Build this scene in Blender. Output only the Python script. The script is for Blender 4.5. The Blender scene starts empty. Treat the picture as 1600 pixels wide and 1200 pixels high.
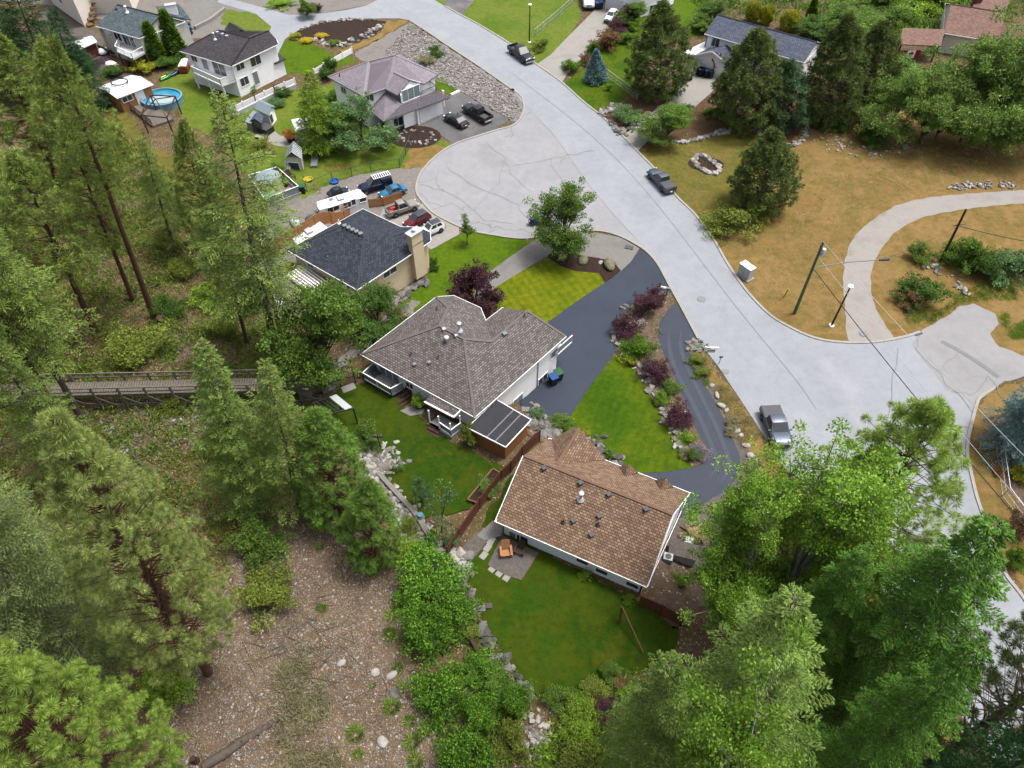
import bpy, math, random
import numpy as np
from mathutils import Vector, Matrix
from mathutils.geometry import delaunay_2d_cdt
S = bpy.context.scene
COL = S.collection
R = math.radians
# ---------------------------------------------------------------- camera, light, exposure
CAM_H, CAM_F, CAM_T = 60.0, 1111.0, 50.0
cd = bpy.data.cameras.new('camera'); cam = bpy.data.objects.new('camera', cd); COL.objects.link(cam)
cam.location = (0, 0, CAM_H); cam.rotation_euler = (R(90 - CAM_T), 0, 0)
cd.sensor_width = 36; cd.lens = 36 * CAM_F / 1600; cd.clip_start = 1; cd.clip_end = 6000
S.camera = cam
W = bpy.data.worlds.new('World'); S.world = W; W.use_nodes = True
SUN_EL, SUN_AZ = 70, 75          # degrees; azimuth clockwise from +Y
_n = W.node_tree.nodes; _bg = _n['Background']; _sk = _n.new('ShaderNodeTexSky')
_sk.sky_type = 'NISHITA'; _sk.sun_disc = False; _sk.sun_elevation = R(SUN_EL); _sk.sun_rotation = R(SUN_AZ)
_sk.dust_density = 6; _sk.air_density = 0.8; _sk.ozone_density = 0.5
_hs = _n.new('ShaderNodeHueSaturation'); _hs.inputs['Saturation'].default_value = .5      # overcast: a paler sky
W.node_tree.links.new(_sk.outputs[0], _hs.inputs['Color']); W.node_tree.links.new(_hs.outputs[0], _bg.inputs[0]); _bg.inputs[1].default_value = 0.115
sl = bpy.data.lights.new('sun', 'SUN'); sl.energy = 1.5; sl.angle = R(14); sl.color = (1, .975, .94)
so = bpy.data.objects.new('sun', sl); COL.objects.link(so); so.location = (0, 0, 120)
so.rotation_euler = Vector((-math.sin(R(SUN_AZ)) * math.cos(R(SUN_EL)), -math.cos(R(SUN_AZ)) * math.cos(R(SUN_EL)), -math.sin(R(SUN_EL)))).to_track_quat('-Z', 'Y').to_euler()
S.view_settings.view_transform = 'Standard'; S.view_settings.look = 'None'; S.view_settings.exposure = 1.6
S.view_settings.gamma = 1
# ---------------------------------------------------------------- picture point -> place
_t = R(CAM_T)
_F = np.array([0, math.cos(_t), -math.sin(_t)]); _U = np.array([0, math.sin(_t), math.cos(_t)]); _R = np.array([1., 0, 0])
EYE = np.array([0, 0, CAM_H])
def ray(px, py): return _F * CAM_F + _R * (px - 800) + _U * (600 - py)
def flat(px, py, z=0.0):
    d = ray(px, py); return EYE + d * ((z - CAM_H) / d[2])
def pline(pts): return np.array([flat(*p)[:2] for p in pts])
# relief: back gardens sit on a terrace above the road, the wooded hillside climbs on from there
_TERR = pline([(430, 250), (500, 340), (575, 400), (640, 520), (740, 600), (838, 672), (905, 760), (1010, 850), (1075, 950), (1250, 1250)])
_HILL = pline([(20, 30), (110, 130), (215, 245), (330, 350), (420, 470), (490, 640), (560, 725), (640, 820), (700, 900), (750, 1000), (800, 1090), (880, 1260)])
def _sd(L, x, y):
    x = np.asarray(x, float); y = np.asarray(y, float)
    best = np.full(x.shape, 1e9); sg = np.zeros(x.shape)
    for a, b in zip(L[:-1], L[1:]):
        d = b - a; l2 = d @ d
        t = np.clip(((x - a[0]) * d[0] + (y - a[1]) * d[1]) / l2, 0, 1)
        ex = x - a[0] - t * d[0]; ey = y - a[1] - t * d[1]
        q = np.hypot(ex, ey); s = d[0] * (y - a[1]) - d[1] * (x - a[0])
        m = q < best - 1e-9
        best = np.where(m, q, best); sg = np.where(m, np.sign(-s), sg)
    return best * sg           # positive on the hill side
def gz(x, y):
    t = np.clip((_sd(_TERR, x, y) + 2.5) / 5, 0, 1); z = 2.3 * t * t * (3 - 2 * t)
    fade = np.clip((128 - np.asarray(y)) / 30, 0, 1)
    fade2 = np.clip((104 - np.asarray(y)) / 25, 0, 1)
    z = z * fade2
    h = np.clip(_sd(_HILL, x, y), 0, 60)
    z = z + fade * (0.16 * (np.sqrt(h * h + 16) - 4) + np.where(h > 0, np.clip(h / 6, 0, 1) * .28 * (np.sin(x * .55 + 1.3 * np.sin(y * .31)) * np.sin(y * .47 + .8)), 0))
    return z
def at(px, py, dz=0.0):
    z = 0.0
    for _ in range(25):
        p = flat(px, py, z + dz); z = .5 * z + .5 * float(gz(p[0], p[1]))
    p = flat(px, py, z + dz); return Vector(p)
def V(p): return Vector((float(p[0]), float(p[1]), float(p[2])))
def height_for(base, py):
    """height of an upright thing standing at base whose top reaches picture row py"""
    lo, hi = 0.0, 50.0
    for _ in range(40):
        h = (lo + hi) / 2; q = np.array([base[0], base[1], base[2] + h]) - EYE
        y = 600 - CAM_F * (q @ _U) / (q @ _F)
        if y > py: lo = h
        else: hi = h
    return h
def ppm(p):
    q = np.array(p) - EYE; return CAM_F / (q @ _F)       # picture pixels per metre there
# ---------------------------------------------------------------- things, parts, meshes
def tag(o, label=None, cat=None, group=None, kind=None):
    if label: o['label'] = label
    if cat: o['category'] = cat
    if group: o['group'] = group
    if kind: o['kind'] = kind
    return o
def thing(name, label, cat, loc=(0, 0, 0), group=None, rz=0.0):
    o = bpy.data.objects.new(name, None); COL.objects.link(o); o.empty_display_size = .3
    o.location = loc; o.rotation_euler = (0, 0, rz)
    return tag(o, label, cat, group)
def root_loc(o):
    while o.parent: o = o.parent
    return Vector(o.location)
def link(name, me, parent=None):
    o = bpy.data.objects.new(name, me); COL.objects.link(o)
    if parent: o.parent = parent
    return o
def copy_tree(o, parent=None):
    c = o.copy(); COL.objects.link(c); c.parent = parent
    for ch in o.children: copy_tree(ch, c)
    return c
class MB:
    def __init__(s): s.v = []; s.f = []; s.m = []; s.uv = None
    def add(s, vs, fs, m=0):
        k = len(s.v); s.v += [tuple(map(float, p)) for p in vs]
        for f in fs: s.f.append([k + i for i in f]); s.m.append(m)
        return s
    def box(s, c, d, rz=0., m=0, tilt=None):
        x, y, z = d[0] / 2, d[1] / 2, d[2] / 2
        M = Matrix.Rotation(rz, 3, 'Z')
        if tilt: M = M @ tilt
        vs = [Vector(c) + M @ Vector((a * x, b * y, q * z)) for q in (-1, 1) for a, b in ((-1, -1), (1, -1), (1, 1), (-1, 1))]
        return s.add(vs, [(3, 2, 1, 0), (4, 5, 6, 7), (0, 1, 5, 4), (1, 2, 6, 5), (2, 3, 7, 6), (3, 0, 4, 7)], m)
    def bar(s, a, b, w, h=None, m=0):
        a = Vector(a); b = Vector(b); h = h or w; d = (b - a)
        L = d.length
        if L < 1e-6: return s
        d /= L; side = d.cross(Vector((0, 0, 1)))
        side = side.normalized() if side.length > 1e-4 else Vector((1, 0, 0)); up = side.cross(d)
        vs = [p + side * (i * w / 2) + up * (j * h / 2) for p in (a, b) for i, j in ((-1, -1), (1, -1), (1, 1), (-1, 1))]
        return s.add(vs, [(3, 2, 1, 0), (4, 5, 6, 7), (0, 1, 5, 4), (1, 2, 6, 5), (2, 3, 7, 6), (3, 0, 4, 7)], m)
    def tube(s, pts, rs, n=8, m=0, cap=True):
        pts = [Vector(p) for p in pts]
        if not hasattr(rs, '__len__'): rs = [rs] * len(pts)
        vs = []; N = len(pts)
        for i, p in enumerate(pts):
            d = (pts[min(i + 1, N - 1)] - pts[max(i - 1, 0)]).normalized()
            a = d.cross(Vector((0, 1, .1)) if abs(d.y) < .9 else Vector((1, 0, .1))).normalized(); b = d.cross(a)
            vs += [p + (a * math.cos(k * 2 * math.pi / n) + b * math.sin(k * 2 * math.pi / n)) * rs[i] for k in range(n)]
        fs = [(i * n + k, i * n + (k + 1) % n, (i + 1) * n + (k + 1) % n, (i + 1) * n + k) for i in range(N - 1) for k in range(n)]
        if cap: fs += [tuple(range(n - 1, -1, -1)), tuple(range((N - 1) * n, N * n))]
        return s.add(vs, fs, m)
    def lathe(s, prof, n=16, c=(0, 0, 0), m=0, sx=1, sy=1):
        c = Vector(c); vs = [c + Vector((r * math.cos(k * 2 * math.pi / n) * sx, r * math.sin(k * 2 * math.pi / n) * sy, z)) for r, z in prof for k in range(n)]
        N = len(prof)
        fs = [(i * n + k, i * n + (k + 1) % n, (i + 1) * n + (k + 1) % n, (i + 1) * n + k) for i in range(N - 1) for k in range(n)]
        fs += [tuple(range(n - 1, -1, -1)), tuple(range((N - 1) * n, N * n))]
        return s.add(vs, fs, m)
    def prism(s, poly, z0, z1, m=0):
        n = len(poly)
        vs = [(p[0], p[1], z0) for p in poly] + [(p[0], p[1], z1) for p in poly]
        return s.add(vs, [tuple(range(n - 1, -1, -1)), tuple(range(n, 2 * n))] + [(i, (i + 1) % n, n + (i + 1) % n, n + i) for i in range(n)], m)
    def rock(s, c, r, rng, m=0, flatz=.6):
        P = [(-1, -1, -1), (1, -1, -1), (1, 1, -1), (-1, 1, -1), (-1, -1, 1), (1, -1, 1), (1, 1, 1), (-1, 1, 1), (0, 0, 1.5), (0, 0, -1), (1.45, 0, 0), (-1.45, 0, 0), (0, 1.45, 0), (0, -1.45, 0)]
        F = [(8, 4, 5), (8, 5, 6), (8, 6, 7), (8, 7, 4), (10, 1, 2), (10, 2, 6), (10, 6, 5), (10, 5, 1), (11, 3, 0), (11, 0, 4), (11, 4, 7), (11, 7, 3), (12, 2, 3), (12, 3, 7), (12, 7, 6), (12, 6, 2), (13, 0, 1), (13, 1, 5), (13, 5, 4), (13, 4, 0), (9, 2, 1), (9, 3, 2), (9, 0, 3), (9, 1, 0)]
        a = rng.uniform(0, 6.3); e = rng.uniform(.65, 1.35)
        vs = []
        for x, y, z in P:
            k = r * .68 * rng.uniform(.78, 1.18); x, y = x * e, y / e
            vs.append((c[0] + (x * math.cos(a) - y * math.sin(a)) * k, c[1] + (x * math.sin(a) + y * math.cos(a)) * k, c[2] + z * k * flatz))
        return s.add(vs, F, m)
    def build(s, name, mats, parent=None, smooth=None, local=False):
        if not isinstance(mats, (list, tuple)): mats = [mats]
        me = bpy.data.meshes.new(name)
        off = Vector((0, 0, 0)) if (local or parent is None) else root_loc(parent)
        me.from_pydata([(p[0] - off.x, p[1] - off.y, p[2] - off.z) for p in s.v], [], s.f)
        for m in mats: me.materials.append(m)
        if len(mats) > 1: me.polygons.foreach_set('material_index', s.m)
        if smooth is not None:
            me.polygons.foreach_set('use_smooth', [True] * len(s.f)); me.update()
            me.set_sharp_from_angle(angle=R(smooth))
        if s.uv is not None:
            uv = me.uv_layers.new(name='UVMap'); k = 0
            for poly, u in zip(me.polygons, s.uv):
                for li, q in zip(poly.loop_indices, u): uv.data[li].uv = q
        me.update()
        return link(name, me, parent)
# ---------------------------------------------------------------- materials
K_ALB = 0.29
def C(r, g, b, k=K_ALB):
    f = lambda c: (c / 255 / 12.92 if c / 255 <= .04045 else ((c / 255 + .055) / 1.055) ** 2.4) * k
    return (f(r), f(g), f(b), 1)
class NT:
    def __init__(s, name, rough=.8, spec=.3):
        s.mat = bpy.data.materials.new(name); s.mat.use_nodes = True; s.t = s.mat.node_tree; s.n = s.t.nodes
        s.b = s.n['Principled BSDF']; s.b.inputs['Roughness'].default_value = rough
        s.b.inputs['Specular IOR Level'].default_value = spec
        s._pos = None
    def new(s, k, **kw):
        n = s.n.new(k)
        for a, v in kw.items(): setattr(n, a, v)
        return n
    def L(s, a, b): s.t.links.new(a, b)
    def pos(s):
        if not s._pos: s._pos = s.new('ShaderNodeNewGeometry').outputs['Position']
        return s._pos
    def noise(s, scale, detail=4, rough=.6, vec=None, dist=0):
        n = s.new('ShaderNodeTexNoise'); n.inputs['Scale'].default_value = scale; n.inputs['Detail'].default_value = detail
        n.inputs['Roughness'].default_value = rough; n.inputs['Distortion'].default_value = dist
        s.L(vec or s.pos(), n.inputs['Vector']); return n.outputs['Fac']
    def ramp(s, fac, cols, lo=.3, hi=.7, interp='LINEAR'):
        r = s.new('ShaderNodeValToRGB'); e = r.color_ramp.elements; r.color_ramp.interpolation = interp
        while len(e) < len(cols): e.new(.5)
        for i, c in enumerate(cols):
            e[i].position = lo + (hi - lo) * i / max(1, len(cols) - 1); e[i].color = c
        s.L(fac, r.inputs['Fac']); return r.outputs['Color']
    def mix(s, a, b, fac, mode='MIX'):
        m = s.new('ShaderNodeMix', data_type='RGBA', blend_type=mode)
        for i, v in ((0, fac), (6, a), (7, b)):
            if isinstance(v, (int, float)): m.inputs[i].default_value = v
            elif isinstance(v, tuple): m.inputs[i].default_value = v
            else: s.L(v, m.inputs[i])
        return m.outputs[2]
    def math(s, op, a, b=0.):
        m = s.new('ShaderNodeMath', operation=op)
        for i, v in ((0, a), (1, b)):
            if isinstance(v, (int, float)): m.inputs[i].default_value = v
            else: s.L(v, m.inputs[i])
        return m.outputs[0]
    def bump(s, h, strength=.5, dist=.05):
        b = s.new('ShaderNodeBump'); b.inputs['Strength'].default_value = strength; b.inputs['Distance'].default_value = dist
        s.L(h, b.inputs['Height']); s.L(b.outputs[0], s.b.inputs['Normal'])
    def done(s, col):
        if isinstance(col, tuple): s.b.inputs['Base Color'].default_value = col
        else: s.L(col, s.b.inputs['Base Color'])
        return s.mat
G_ = lambda v: (v, v, v, 1)
def plain(name, col, rough=.6, var=.12, scale=6, spec=.3, metal=0.):
    m = NT(name, rough, spec); m.b.inputs['Metallic'].default_value = metal
    n = m.noise(scale, 5); a = tuple(c * (1 - var) for c in col[:3]) + (1,); b = tuple(min(1, c * (1 + var)) for c in col[:3]) + (1,)
    return m.done(m.ramp(n, [a, b]))
def ground(name, big, fine, bs=.12, fs=6, fmix=.5, bump=.4, fdetail=6, lo=.32, hi=.68, rough=.95, speck=None, stripes=None):
    """big: colours of metre-size patches, fine: colours of small grain mixed over them"""
    m = NT(name, rough, .1)
    c = m.ramp(m.noise(bs, 5, .62), big, lo, hi)
    f = m.noise(fs, fdetail, .72)
    c2 = m.ramp(f, fine, .3, .7)
    c = m.mix(c, c2, fmix + (.1 if 'lawn' in name else 0))
    mid = m.noise(fs * .22, 4, .6)
    c = m.mix(c, m.ramp(mid, [G_(.62), G_(1.0), G_(1.38)], .3, .7), .12 if 'concrete' in name or 'track' in name else .5, 'MULTIPLY')
    if stripes:
        for ang, per, amt in stripes:
            mp = m.new('ShaderNodeMapping'); mp.inputs['Rotation'].default_value = (0, 0, ang); m.L(m.pos(), mp.inputs['Vector'])
            w = m.new('ShaderNodeTexWave'); w.inputs['Scale'].default_value = 1 / per * .5 * .63; w.inputs['Distortion'].default_value = 1.2; w.inputs['Detail'].default_value = 2
            m.L(mp.outputs[0], w.inputs['Vector'])
            c = m.mix(c, m.ramp(w.outputs['Fac'], [G_(1 - amt), G_(1 + amt)], .3, .7), 1., 'MULTIPLY')
    if speck:
        sc, th, cols = speck
        v = m.new('ShaderNodeTexVoronoi'); v.inputs['Scale'].default_value = sc; v.inputs['Randomness'].default_value = 1; m.L(m.pos(), v.inputs['Vector'])
        sp = m.new('ShaderNodeSeparateColor'); m.L(v.outputs['Color'], sp.inputs[0])
        pc = m.ramp(sp.outputs[0], cols, 0, 1)
        edge = m.math('LESS_THAN', v.outputs['Distance'], .43)
        on = m.math('GREATER_THAN', sp.outputs[1], th)
        c = m.mix(c, pc, m.math('MULTIPLY', edge, on))
        h = m.math('ADD', m.math('MULTIPLY', m.math('MULTIPLY', m.math('SUBTRACT', .5, v.outputs['Distance']), on), 1.2), f)
    else: h = f
    m.bump(h, bump, .06)
    return m.done(c)
STONES = [C(120, 100, 86), C(196, 176, 160), C(150, 128, 112), C(238, 228, 216), C(124, 110, 102)]
MAT = {}
MAT['floor'] = ground('forest_floor', [C(96, 76, 58), C(128, 104, 76), C(112, 110, 56), C(146, 124, 86), C(86, 92, 40)], [C(64, 48, 36), C(130, 106, 78), C(176, 152, 118)], .16, 5, .5, .6, speck=(6.5, .7, STONES))
MAT['scree'] = ground('scree_slope', [C(126, 104, 82), C(150, 126, 100), C(112, 92, 74), C(160, 136, 108), C(134, 120, 84)], [C(76, 62, 50), C(142, 120, 98), C(196, 176, 152)], .2, 9, .55, .8, speck=(11, .5, STONES))
MAT['lawn_bright'] = ground('lawn_bright', [C(74, 112, 8), C(98, 132, 12), C(116, 144, 18), C(84, 122, 10)], [C(62, 96, 6), C(98, 132, 12), C(124, 152, 26)], .22, 8, .4, .3)
MAT['lawn_striped'] = ground('lawn_striped', [C(104, 126, 10), C(124, 140, 14), C(144, 152, 20), C(112, 132, 12)], [C(88, 110, 6), C(124, 138, 12), C(152, 160, 24)], .25, 8, .4, .3, stripes=[(-.47, 1.05, .08), (1.1, 1.25, .05)])
MAT['lawn_front'] = ground('lawn_front', [C(54, 96, 4), C(76, 114, 6), C(122, 136, 18), C(66, 106, 4)], [C(46, 84, 2), C(80, 118, 8), C(110, 140, 18)], .16, 8, .4, .3, stripes=[(.35, .9, .035)])
MAT['lawn_deep'] = ground('lawn_deep', [C(44, 84, 2), C(58, 98, 4), C(92, 102, 12), C(40, 84, 2), C(112, 106, 24)], [C(36, 66, 1), C(62, 94, 5), C(88, 108, 16)], .16, 8, .4, .3)
MAT['lawn_far'] = ground('lawn_far', [C(92, 128, 34), C(116, 146, 40), C(148, 156, 66), C(98, 132, 32)], [C(74, 108, 22), C(118, 146, 42), C(150, 166, 72)], .14, 7, .4, .3)
MAT['dry'] = ground('dry_field', [C(172, 132, 76), C(152, 130, 68), C(184, 150, 96), C(134, 124, 60), C(174, 138, 82), C(150, 132, 72)], [C(124, 96, 50), C(168, 136, 80), C(200, 172, 116)], .1, 6, .45, .4)
MAT['patchy'] = ground('patchy_lawn', [C(118, 122, 44), C(146, 132, 66), C(102, 116, 34), C(160, 138, 78), C(124, 126, 48)], [C(92, 92, 30), C(136, 128, 56), C(170, 156, 90)], .13, 6, .45, .4)
MAT['mulch'] = ground('bark_mulch', [C(62, 48, 42), C(80, 62, 54), C(54, 42, 38)], [C(36, 28, 24), C(74, 58, 50), C(112, 92, 80)], .5, 12, .6, .8)
MAT['mulch_red'] = ground('pine_straw', [C(116, 88, 66), C(134, 104, 80), C(98, 76, 56)], [C(74, 54, 40), C(122, 94, 72), C(164, 134, 108)], .3, 9, .5, .7)
MAT['gravel'] = ground('pale_gravel', [C(158, 152, 146), C(174, 168, 160), C(146, 140, 132)], [C(112, 106, 100), C(164, 158, 152), C(206, 200, 194)], .3, 14, .55, .6)
MAT['gravel_dark'] = ground('grey_gravel', [C(126, 118, 110), C(140, 132, 124), C(112, 104, 98)], [C(80, 74, 70), C(130, 122, 116), C(170, 162, 156)], .4, 14, .55, .7)
MAT['rockbank'] = ground('rock_bank', [C(162, 158, 154), C(178, 174, 170), C(150, 146, 140)], [C(110, 106, 104), C(166, 162, 158), C(206, 202, 200)], .3, 8, .5, .8, speck=(4.5, .15, [C(136, 132, 130), C(206, 202, 200), C(168, 164, 160), C(120, 116, 114)]))
MAT['track'] = ground('gravel_track', [C(196, 191, 185), C(210, 205, 198), C(184, 178, 170)], [C(164, 156, 146), C(192, 186, 178), C(212, 206, 200)], .3, 20, .45, .3)
MAT['concrete'] = ground('concrete_slab', [C(192, 188, 180), C(204, 200, 192), C(182, 178, 170)], [C(172, 168, 160), C(196, 192, 184), C(212, 208, 202)], .25, 7, .4, .15)
MAT['concrete_old'] = ground('old_concrete', [C(158, 156, 150), C(170, 168, 162), C(148, 144, 138)], [C(132, 130, 124), C(164, 162, 156), C(186, 184, 178)], .3, 7, .4, .2)
MAT['kerb'] = ground('kerb_concrete', [C(206, 202, 194), C(218, 214, 206), C(192, 186, 176)], [C(176, 170, 160), C(210, 206, 198), C(224, 220, 214)], .5, 5, .5, .1)
MAT['soil'] = ground('garden_soil', [C(126, 106, 88), C(146, 124, 104), C(112, 94, 78)], [C(84, 68, 56), C(134, 112, 94), C(170, 148, 128)], .4, 9, .5, .6, speck=(4, .8, STONES))
def road_mat(name, cols, tracks=None, cracks=None, rough=.85):
    m = NT(name, rough, .25)
    c = m.ramp(m.noise(.09, 5, .6), cols, .3, .7)
    f = m.noise(22, 3, .7); c = m.mix(c, m.ramp(f, [G_(.80), G_(1.18)], .3, .7), .8, 'MULTIPLY')
    c = m.mix(c, m.ramp(m.noise(.8, 5, .7, dist=.5), [G_(.9), G_(1.0), G_(1.06)], .3, .7), .9, 'MULTIPLY')
    if cracks:
        v = m.new('ShaderNodeTexVoronoi', feature='DISTANCE_TO_EDGE'); v.inputs['Scale'].default_value = cracks
        wn = m.new('ShaderNodeTexNoise'); wn.inputs['Scale'].default_value = .35; wn.inputs['Detail'].default_value = 4; m.L(m.pos(), wn.inputs['Vector'])
        va = m.new('ShaderNodeVectorMath', operation='MULTIPLY_ADD'); m.L(wn.outputs['Color'], va.inputs[0]); va.inputs[1].default_value = (2.5, 2.5, 2.5); m.L(m.pos(), va.inputs[2])
        m.L(va.outputs[0], v.inputs['Vector'])
        on = m.math('MULTIPLY', m.math('LESS_THAN', v.outputs['Distance'], .007), m.math('GREATER_THAN', m.noise(.06, 2), .5))
        c = m.mix(c, C(170, 168, 168), on)
    m.bump(f, .15, .01)
    return m.done(c)
MAT['road'] = road_mat('weathered_asphalt', [C(184, 189, 196), C(198, 203, 210), C(190, 195, 202), C(205, 209, 216)])
MAT['court'] = road_mat('court_asphalt', [C(184, 184, 187), C(198, 198, 202), C(190, 191, 195), C(203, 203, 207)], cracks=.11)
MAT['side_road'] = road_mat('side_asphalt', [C(178, 177, 178), C(192, 191, 193), C(184, 183, 185)])
MAT['new_asphalt'] = road_mat('new_asphalt', [C(54, 65, 84), C(65, 77, 97), C(59, 70, 90)], rough=.7)
MAT['mid_asphalt'] = road_mat('worn_driveway', [C(104, 104, 108), C(140, 138, 138), C(118, 118, 121), C(160, 156, 152)])
MAT['drive_asphalt'] = road_mat('curved_driveway', [C(58, 68, 86), C(71, 81, 99), C(64, 74, 92)], rough=.7)
MAT['tarline'] = plain('crack_sealer', C(158, 157, 160), .8)
MAT['wheelmark'] = plain('polished_wheel_tracks', C(78, 88, 103), .7, .14, 1.5)
MAT['seam'] = plain('seam_tar', C(166, 165, 168), .8)
# roofs: shingles laid in courses along each slope (UV in metres)
def shingle(name, cols, sx=.33, sy=.2, gap=.42, rough=.9):
    cols = [tuple(x * 1.5 for x in c[:3]) + (1,) for c in cols]
    m = NT(name, rough, .2); uv = m.new('ShaderNodeUVMap').outputs[0]
    br = m.new('ShaderNodeTexBrick'); br.inputs['Scale'].default_value = 1; br.inputs['Mortar Size'].default_value = .028
    br.inputs['Brick Width'].default_value = sx; br.inputs['Row Height'].default_value = sy; br.inputs['Mortar Smooth'].default_value = .3
    br.inputs['Bias'].default_value = 0; br.offset = .5
    br.inputs['Color1'].default_value = G_(0); br.inputs['Color2'].default_value = G_(1); br.inputs['Mortar'].default_value = G_(.5)
    m.L(uv, br.inputs['Vector'])
    c = m.mix(m.ramp(br.outputs['Color'], cols, .05, .95), cols[1], .3)
    c = m.mix(c, tuple(x * gap for x in cols[0][:3]) + (1,), br.outputs['Fac'])
    c = m.mix(c, m.ramp(m.noise(.7, 5, .65), [G_(.9), G_(1.), G_(1.07)], .3, .7), .9, 'MULTIPLY')
    c = m.mix(c, m.ramp(m.noise(14, 3, .7), [G_(.8), G_(1.2)], .3, .7), .7, 'MULTIPLY')
    m.bump(m.math('SUBTRACT', 1, br.outputs['Fac']), .5, .02)
    return m.done(c)
MAT['shingle_grey'] = shingle('grey_brown_shingles', [C(94, 89, 87), C(122, 115, 112), C(150, 142, 138)], .34, .23)
MAT['shingle_tan'] = shingle('tan_shingles', [C(120, 95, 76), C(148, 121, 99), C(176, 149, 126)], .34, .23)
MAT['shingle_navy'] = shingle('charcoal_blue_shingles', [C(46, 52, 62), C(62, 69, 81), C(80, 88, 101)], .4, .24)
MAT['shingle_dark'] = shingle('charcoal_shingles', [C(60, 57, 62), C(74, 70, 75), C(90, 86, 90)], .4, .24)
MAT['shingle_teal'] = shingle('slate_green_shingles', [C(78, 92, 98), C(98, 112, 118), C(118, 132, 138)], .4, .24)
MAT['shingle_blue'] = shingle('slate_blue_shingles', [C(78, 86, 104), C(96, 104, 122), C(114, 122, 139)], .4, .24)
MAT['shingle_brown'] = shingle('red_brown_shingles', [C(128, 98, 88), C(148, 116, 104), C(166, 136, 122)], .4, .24)
MAT['tile_mauve'] = shingle('mauve_metal_tiles', [C(138, 130, 139), C(150, 142, 151), C(162, 154, 163)], .28, .38, .72, .6)
MAT['ridge_grey'] = plain('grey_ridge', C(140, 130, 124), .9)
MAT['ridge_tan'] = plain('tan_ridge', C(150, 116, 92), .9)
MAT['ridge_navy'] = plain('navy_ridge', C(70, 78, 90), .9)
MAT['ridge_mauve'] = plain('mauve_ridge', C(184, 177, 184), .6)
def siding(name, col, course=.2, depth=.3, vertical=False):
    m = NT(name, .65, .3); m.n.remove(m.n.get('x')) if m.n.get('x') else None
    sx = m.new('ShaderNodeSeparateXYZ'); m.L(m.pos(), sx.inputs[0])
    fr = m.math('FRACT', m.math('DIVIDE', sx.outputs['Z'], course))
    line = m.math('LESS_THAN', fr, .12)
    base = m.ramp(m.noise(1.2, 5), [tuple(c * .93 for c in col[:3]) + (1,), tuple(min(1, c * 1.05) for c in col[:3]) + (1,)])
    c = m.mix(base, tuple(c * .78 for c in col[:3]) + (1,), line)
    m.bump(fr, depth, .02); return m.done(c)
MAT['wall_white'] = siding('white_siding', (.68, .68, .68, 1)); MAT['wall_bluewhite'] = siding('pale_blue_grey_siding', (.58, .60, .615, 1))
MAT['wall_cream'] = plain('cream_stucco', (.459, .429, .370, 1), .9); MAT['wall_greige'] = siding('greige_siding', (.414, .400, .363, 1))
MAT['wall_beige'] = plain('beige_stucco', (.45, .37, .25, 1), .9, .06, 3); MAT['white'] = plain('white_paint', (.592, .592, .592, 1), .5, .04)
MAT['white_metal'] = plain('white_sheet_metal', (.43, .44, .455, 1), .35, .05, 2, .5); MAT['black'] = plain('black_paint', (.015, .015, .016, 1), .5)
MAT['dark'] = plain('dark_grey', (.037, .037, .041, 1), .6); MAT['grey'] = plain('grey_paint', (.11, .115, .12, 1), .6); MAT['lgrey'] = plain('light_grey', (.27, .277, .285, 1), .6)
MAT['wood_brown'] = siding('stained_boards', C(224, 146, 94), .14, .3); MAT['fence_brown'] = plain('brown_fence_boards', C(132, 76, 50), .8, .25, 5)
MAT['fence_orange'] = plain('cedar_boards', C(226, 160, 104), .8, .18, 5); MAT['old_wood'] = plain('grey_weathered_timber', C(150, 140, 128), .9, .22, 4)
MAT['timber'] = plain('raw_timber', C(150, 112, 76), .85, .2, 4); MAT['dark_timber'] = plain('dark_timber', C(86, 62, 48), .85, .2, 4)
MAT['deck'] = plain('pale_deck_boards', C(190, 190, 196), .7, .08, 3); MAT['brick'] = plain('brick_red', C(140, 82, 62), .9)
MAT['felt'] = plain('black_roofing_felt', C(58, 58, 64), .8, .18, 1.5); MAT['felt_line'] = plain('pale_seam_strip', C(150, 150, 154), .6)
MAT['pale_roof'] = plain('pale_blue_roofing', C(170, 188, 197), .5, .08, 2); MAT['glasshouse'] = plain('greenhouse_glazing', C(150, 164, 160), .2, .12, 2, .5); MAT['glass'] = plain('window_glass', (.026, .033, .041, 1), .08, .2, .5, .8); MAT['glass_car'] = plain('car_glass', (.015, .018, .022, 1), .06, .2, 1, .8)
MAT['glass_pale'] = plain('pale_blue_glass', C(172, 192, 198), .1, .1, 1, .8)
MAT['bark_red'] = plain('red_pine_bark', C(120, 82, 62), .95, .35, 3); MAT['bark_grey'] = plain('grey_bark', C(118, 106, 94), .95, .3, 3); MAT['bark_pale'] = plain('pale_bark', C(196, 190, 178), .9, .25, 3)
MAT['twig'] = plain('dead_twigs', C(150, 144, 132), .95, .2); MAT['stone'] = plain('pale_fieldstone', C(214, 208, 200), .9, .22, 2); MAT['stone_grey'] = plain('grey_boulder', C(150, 146, 142), .95, .25, 2)
MAT['stone_mossy'] = plain('mossy_boulder', C(148, 146, 118), .95, .25, 2); MAT['stone_dark'] = plain('dark_boulder', C(112, 108, 106), .95, .25, 2)
MAT['slate_stone'] = plain('terrace_stone', C(166, 160, 152), .9, .2, 2)
MAT['rubber'] = plain('tyre_rubber', (.011, .011, .012, 1), .85); MAT['rim'] = plain('alloy_rim', (.333, .340, .355, 1), .35, .1, 3, .5, .6); MAT['chrome'] = plain('bright_metal', (.444, .451, .466, 1), .3, .1, 3, .5, .7)
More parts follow.
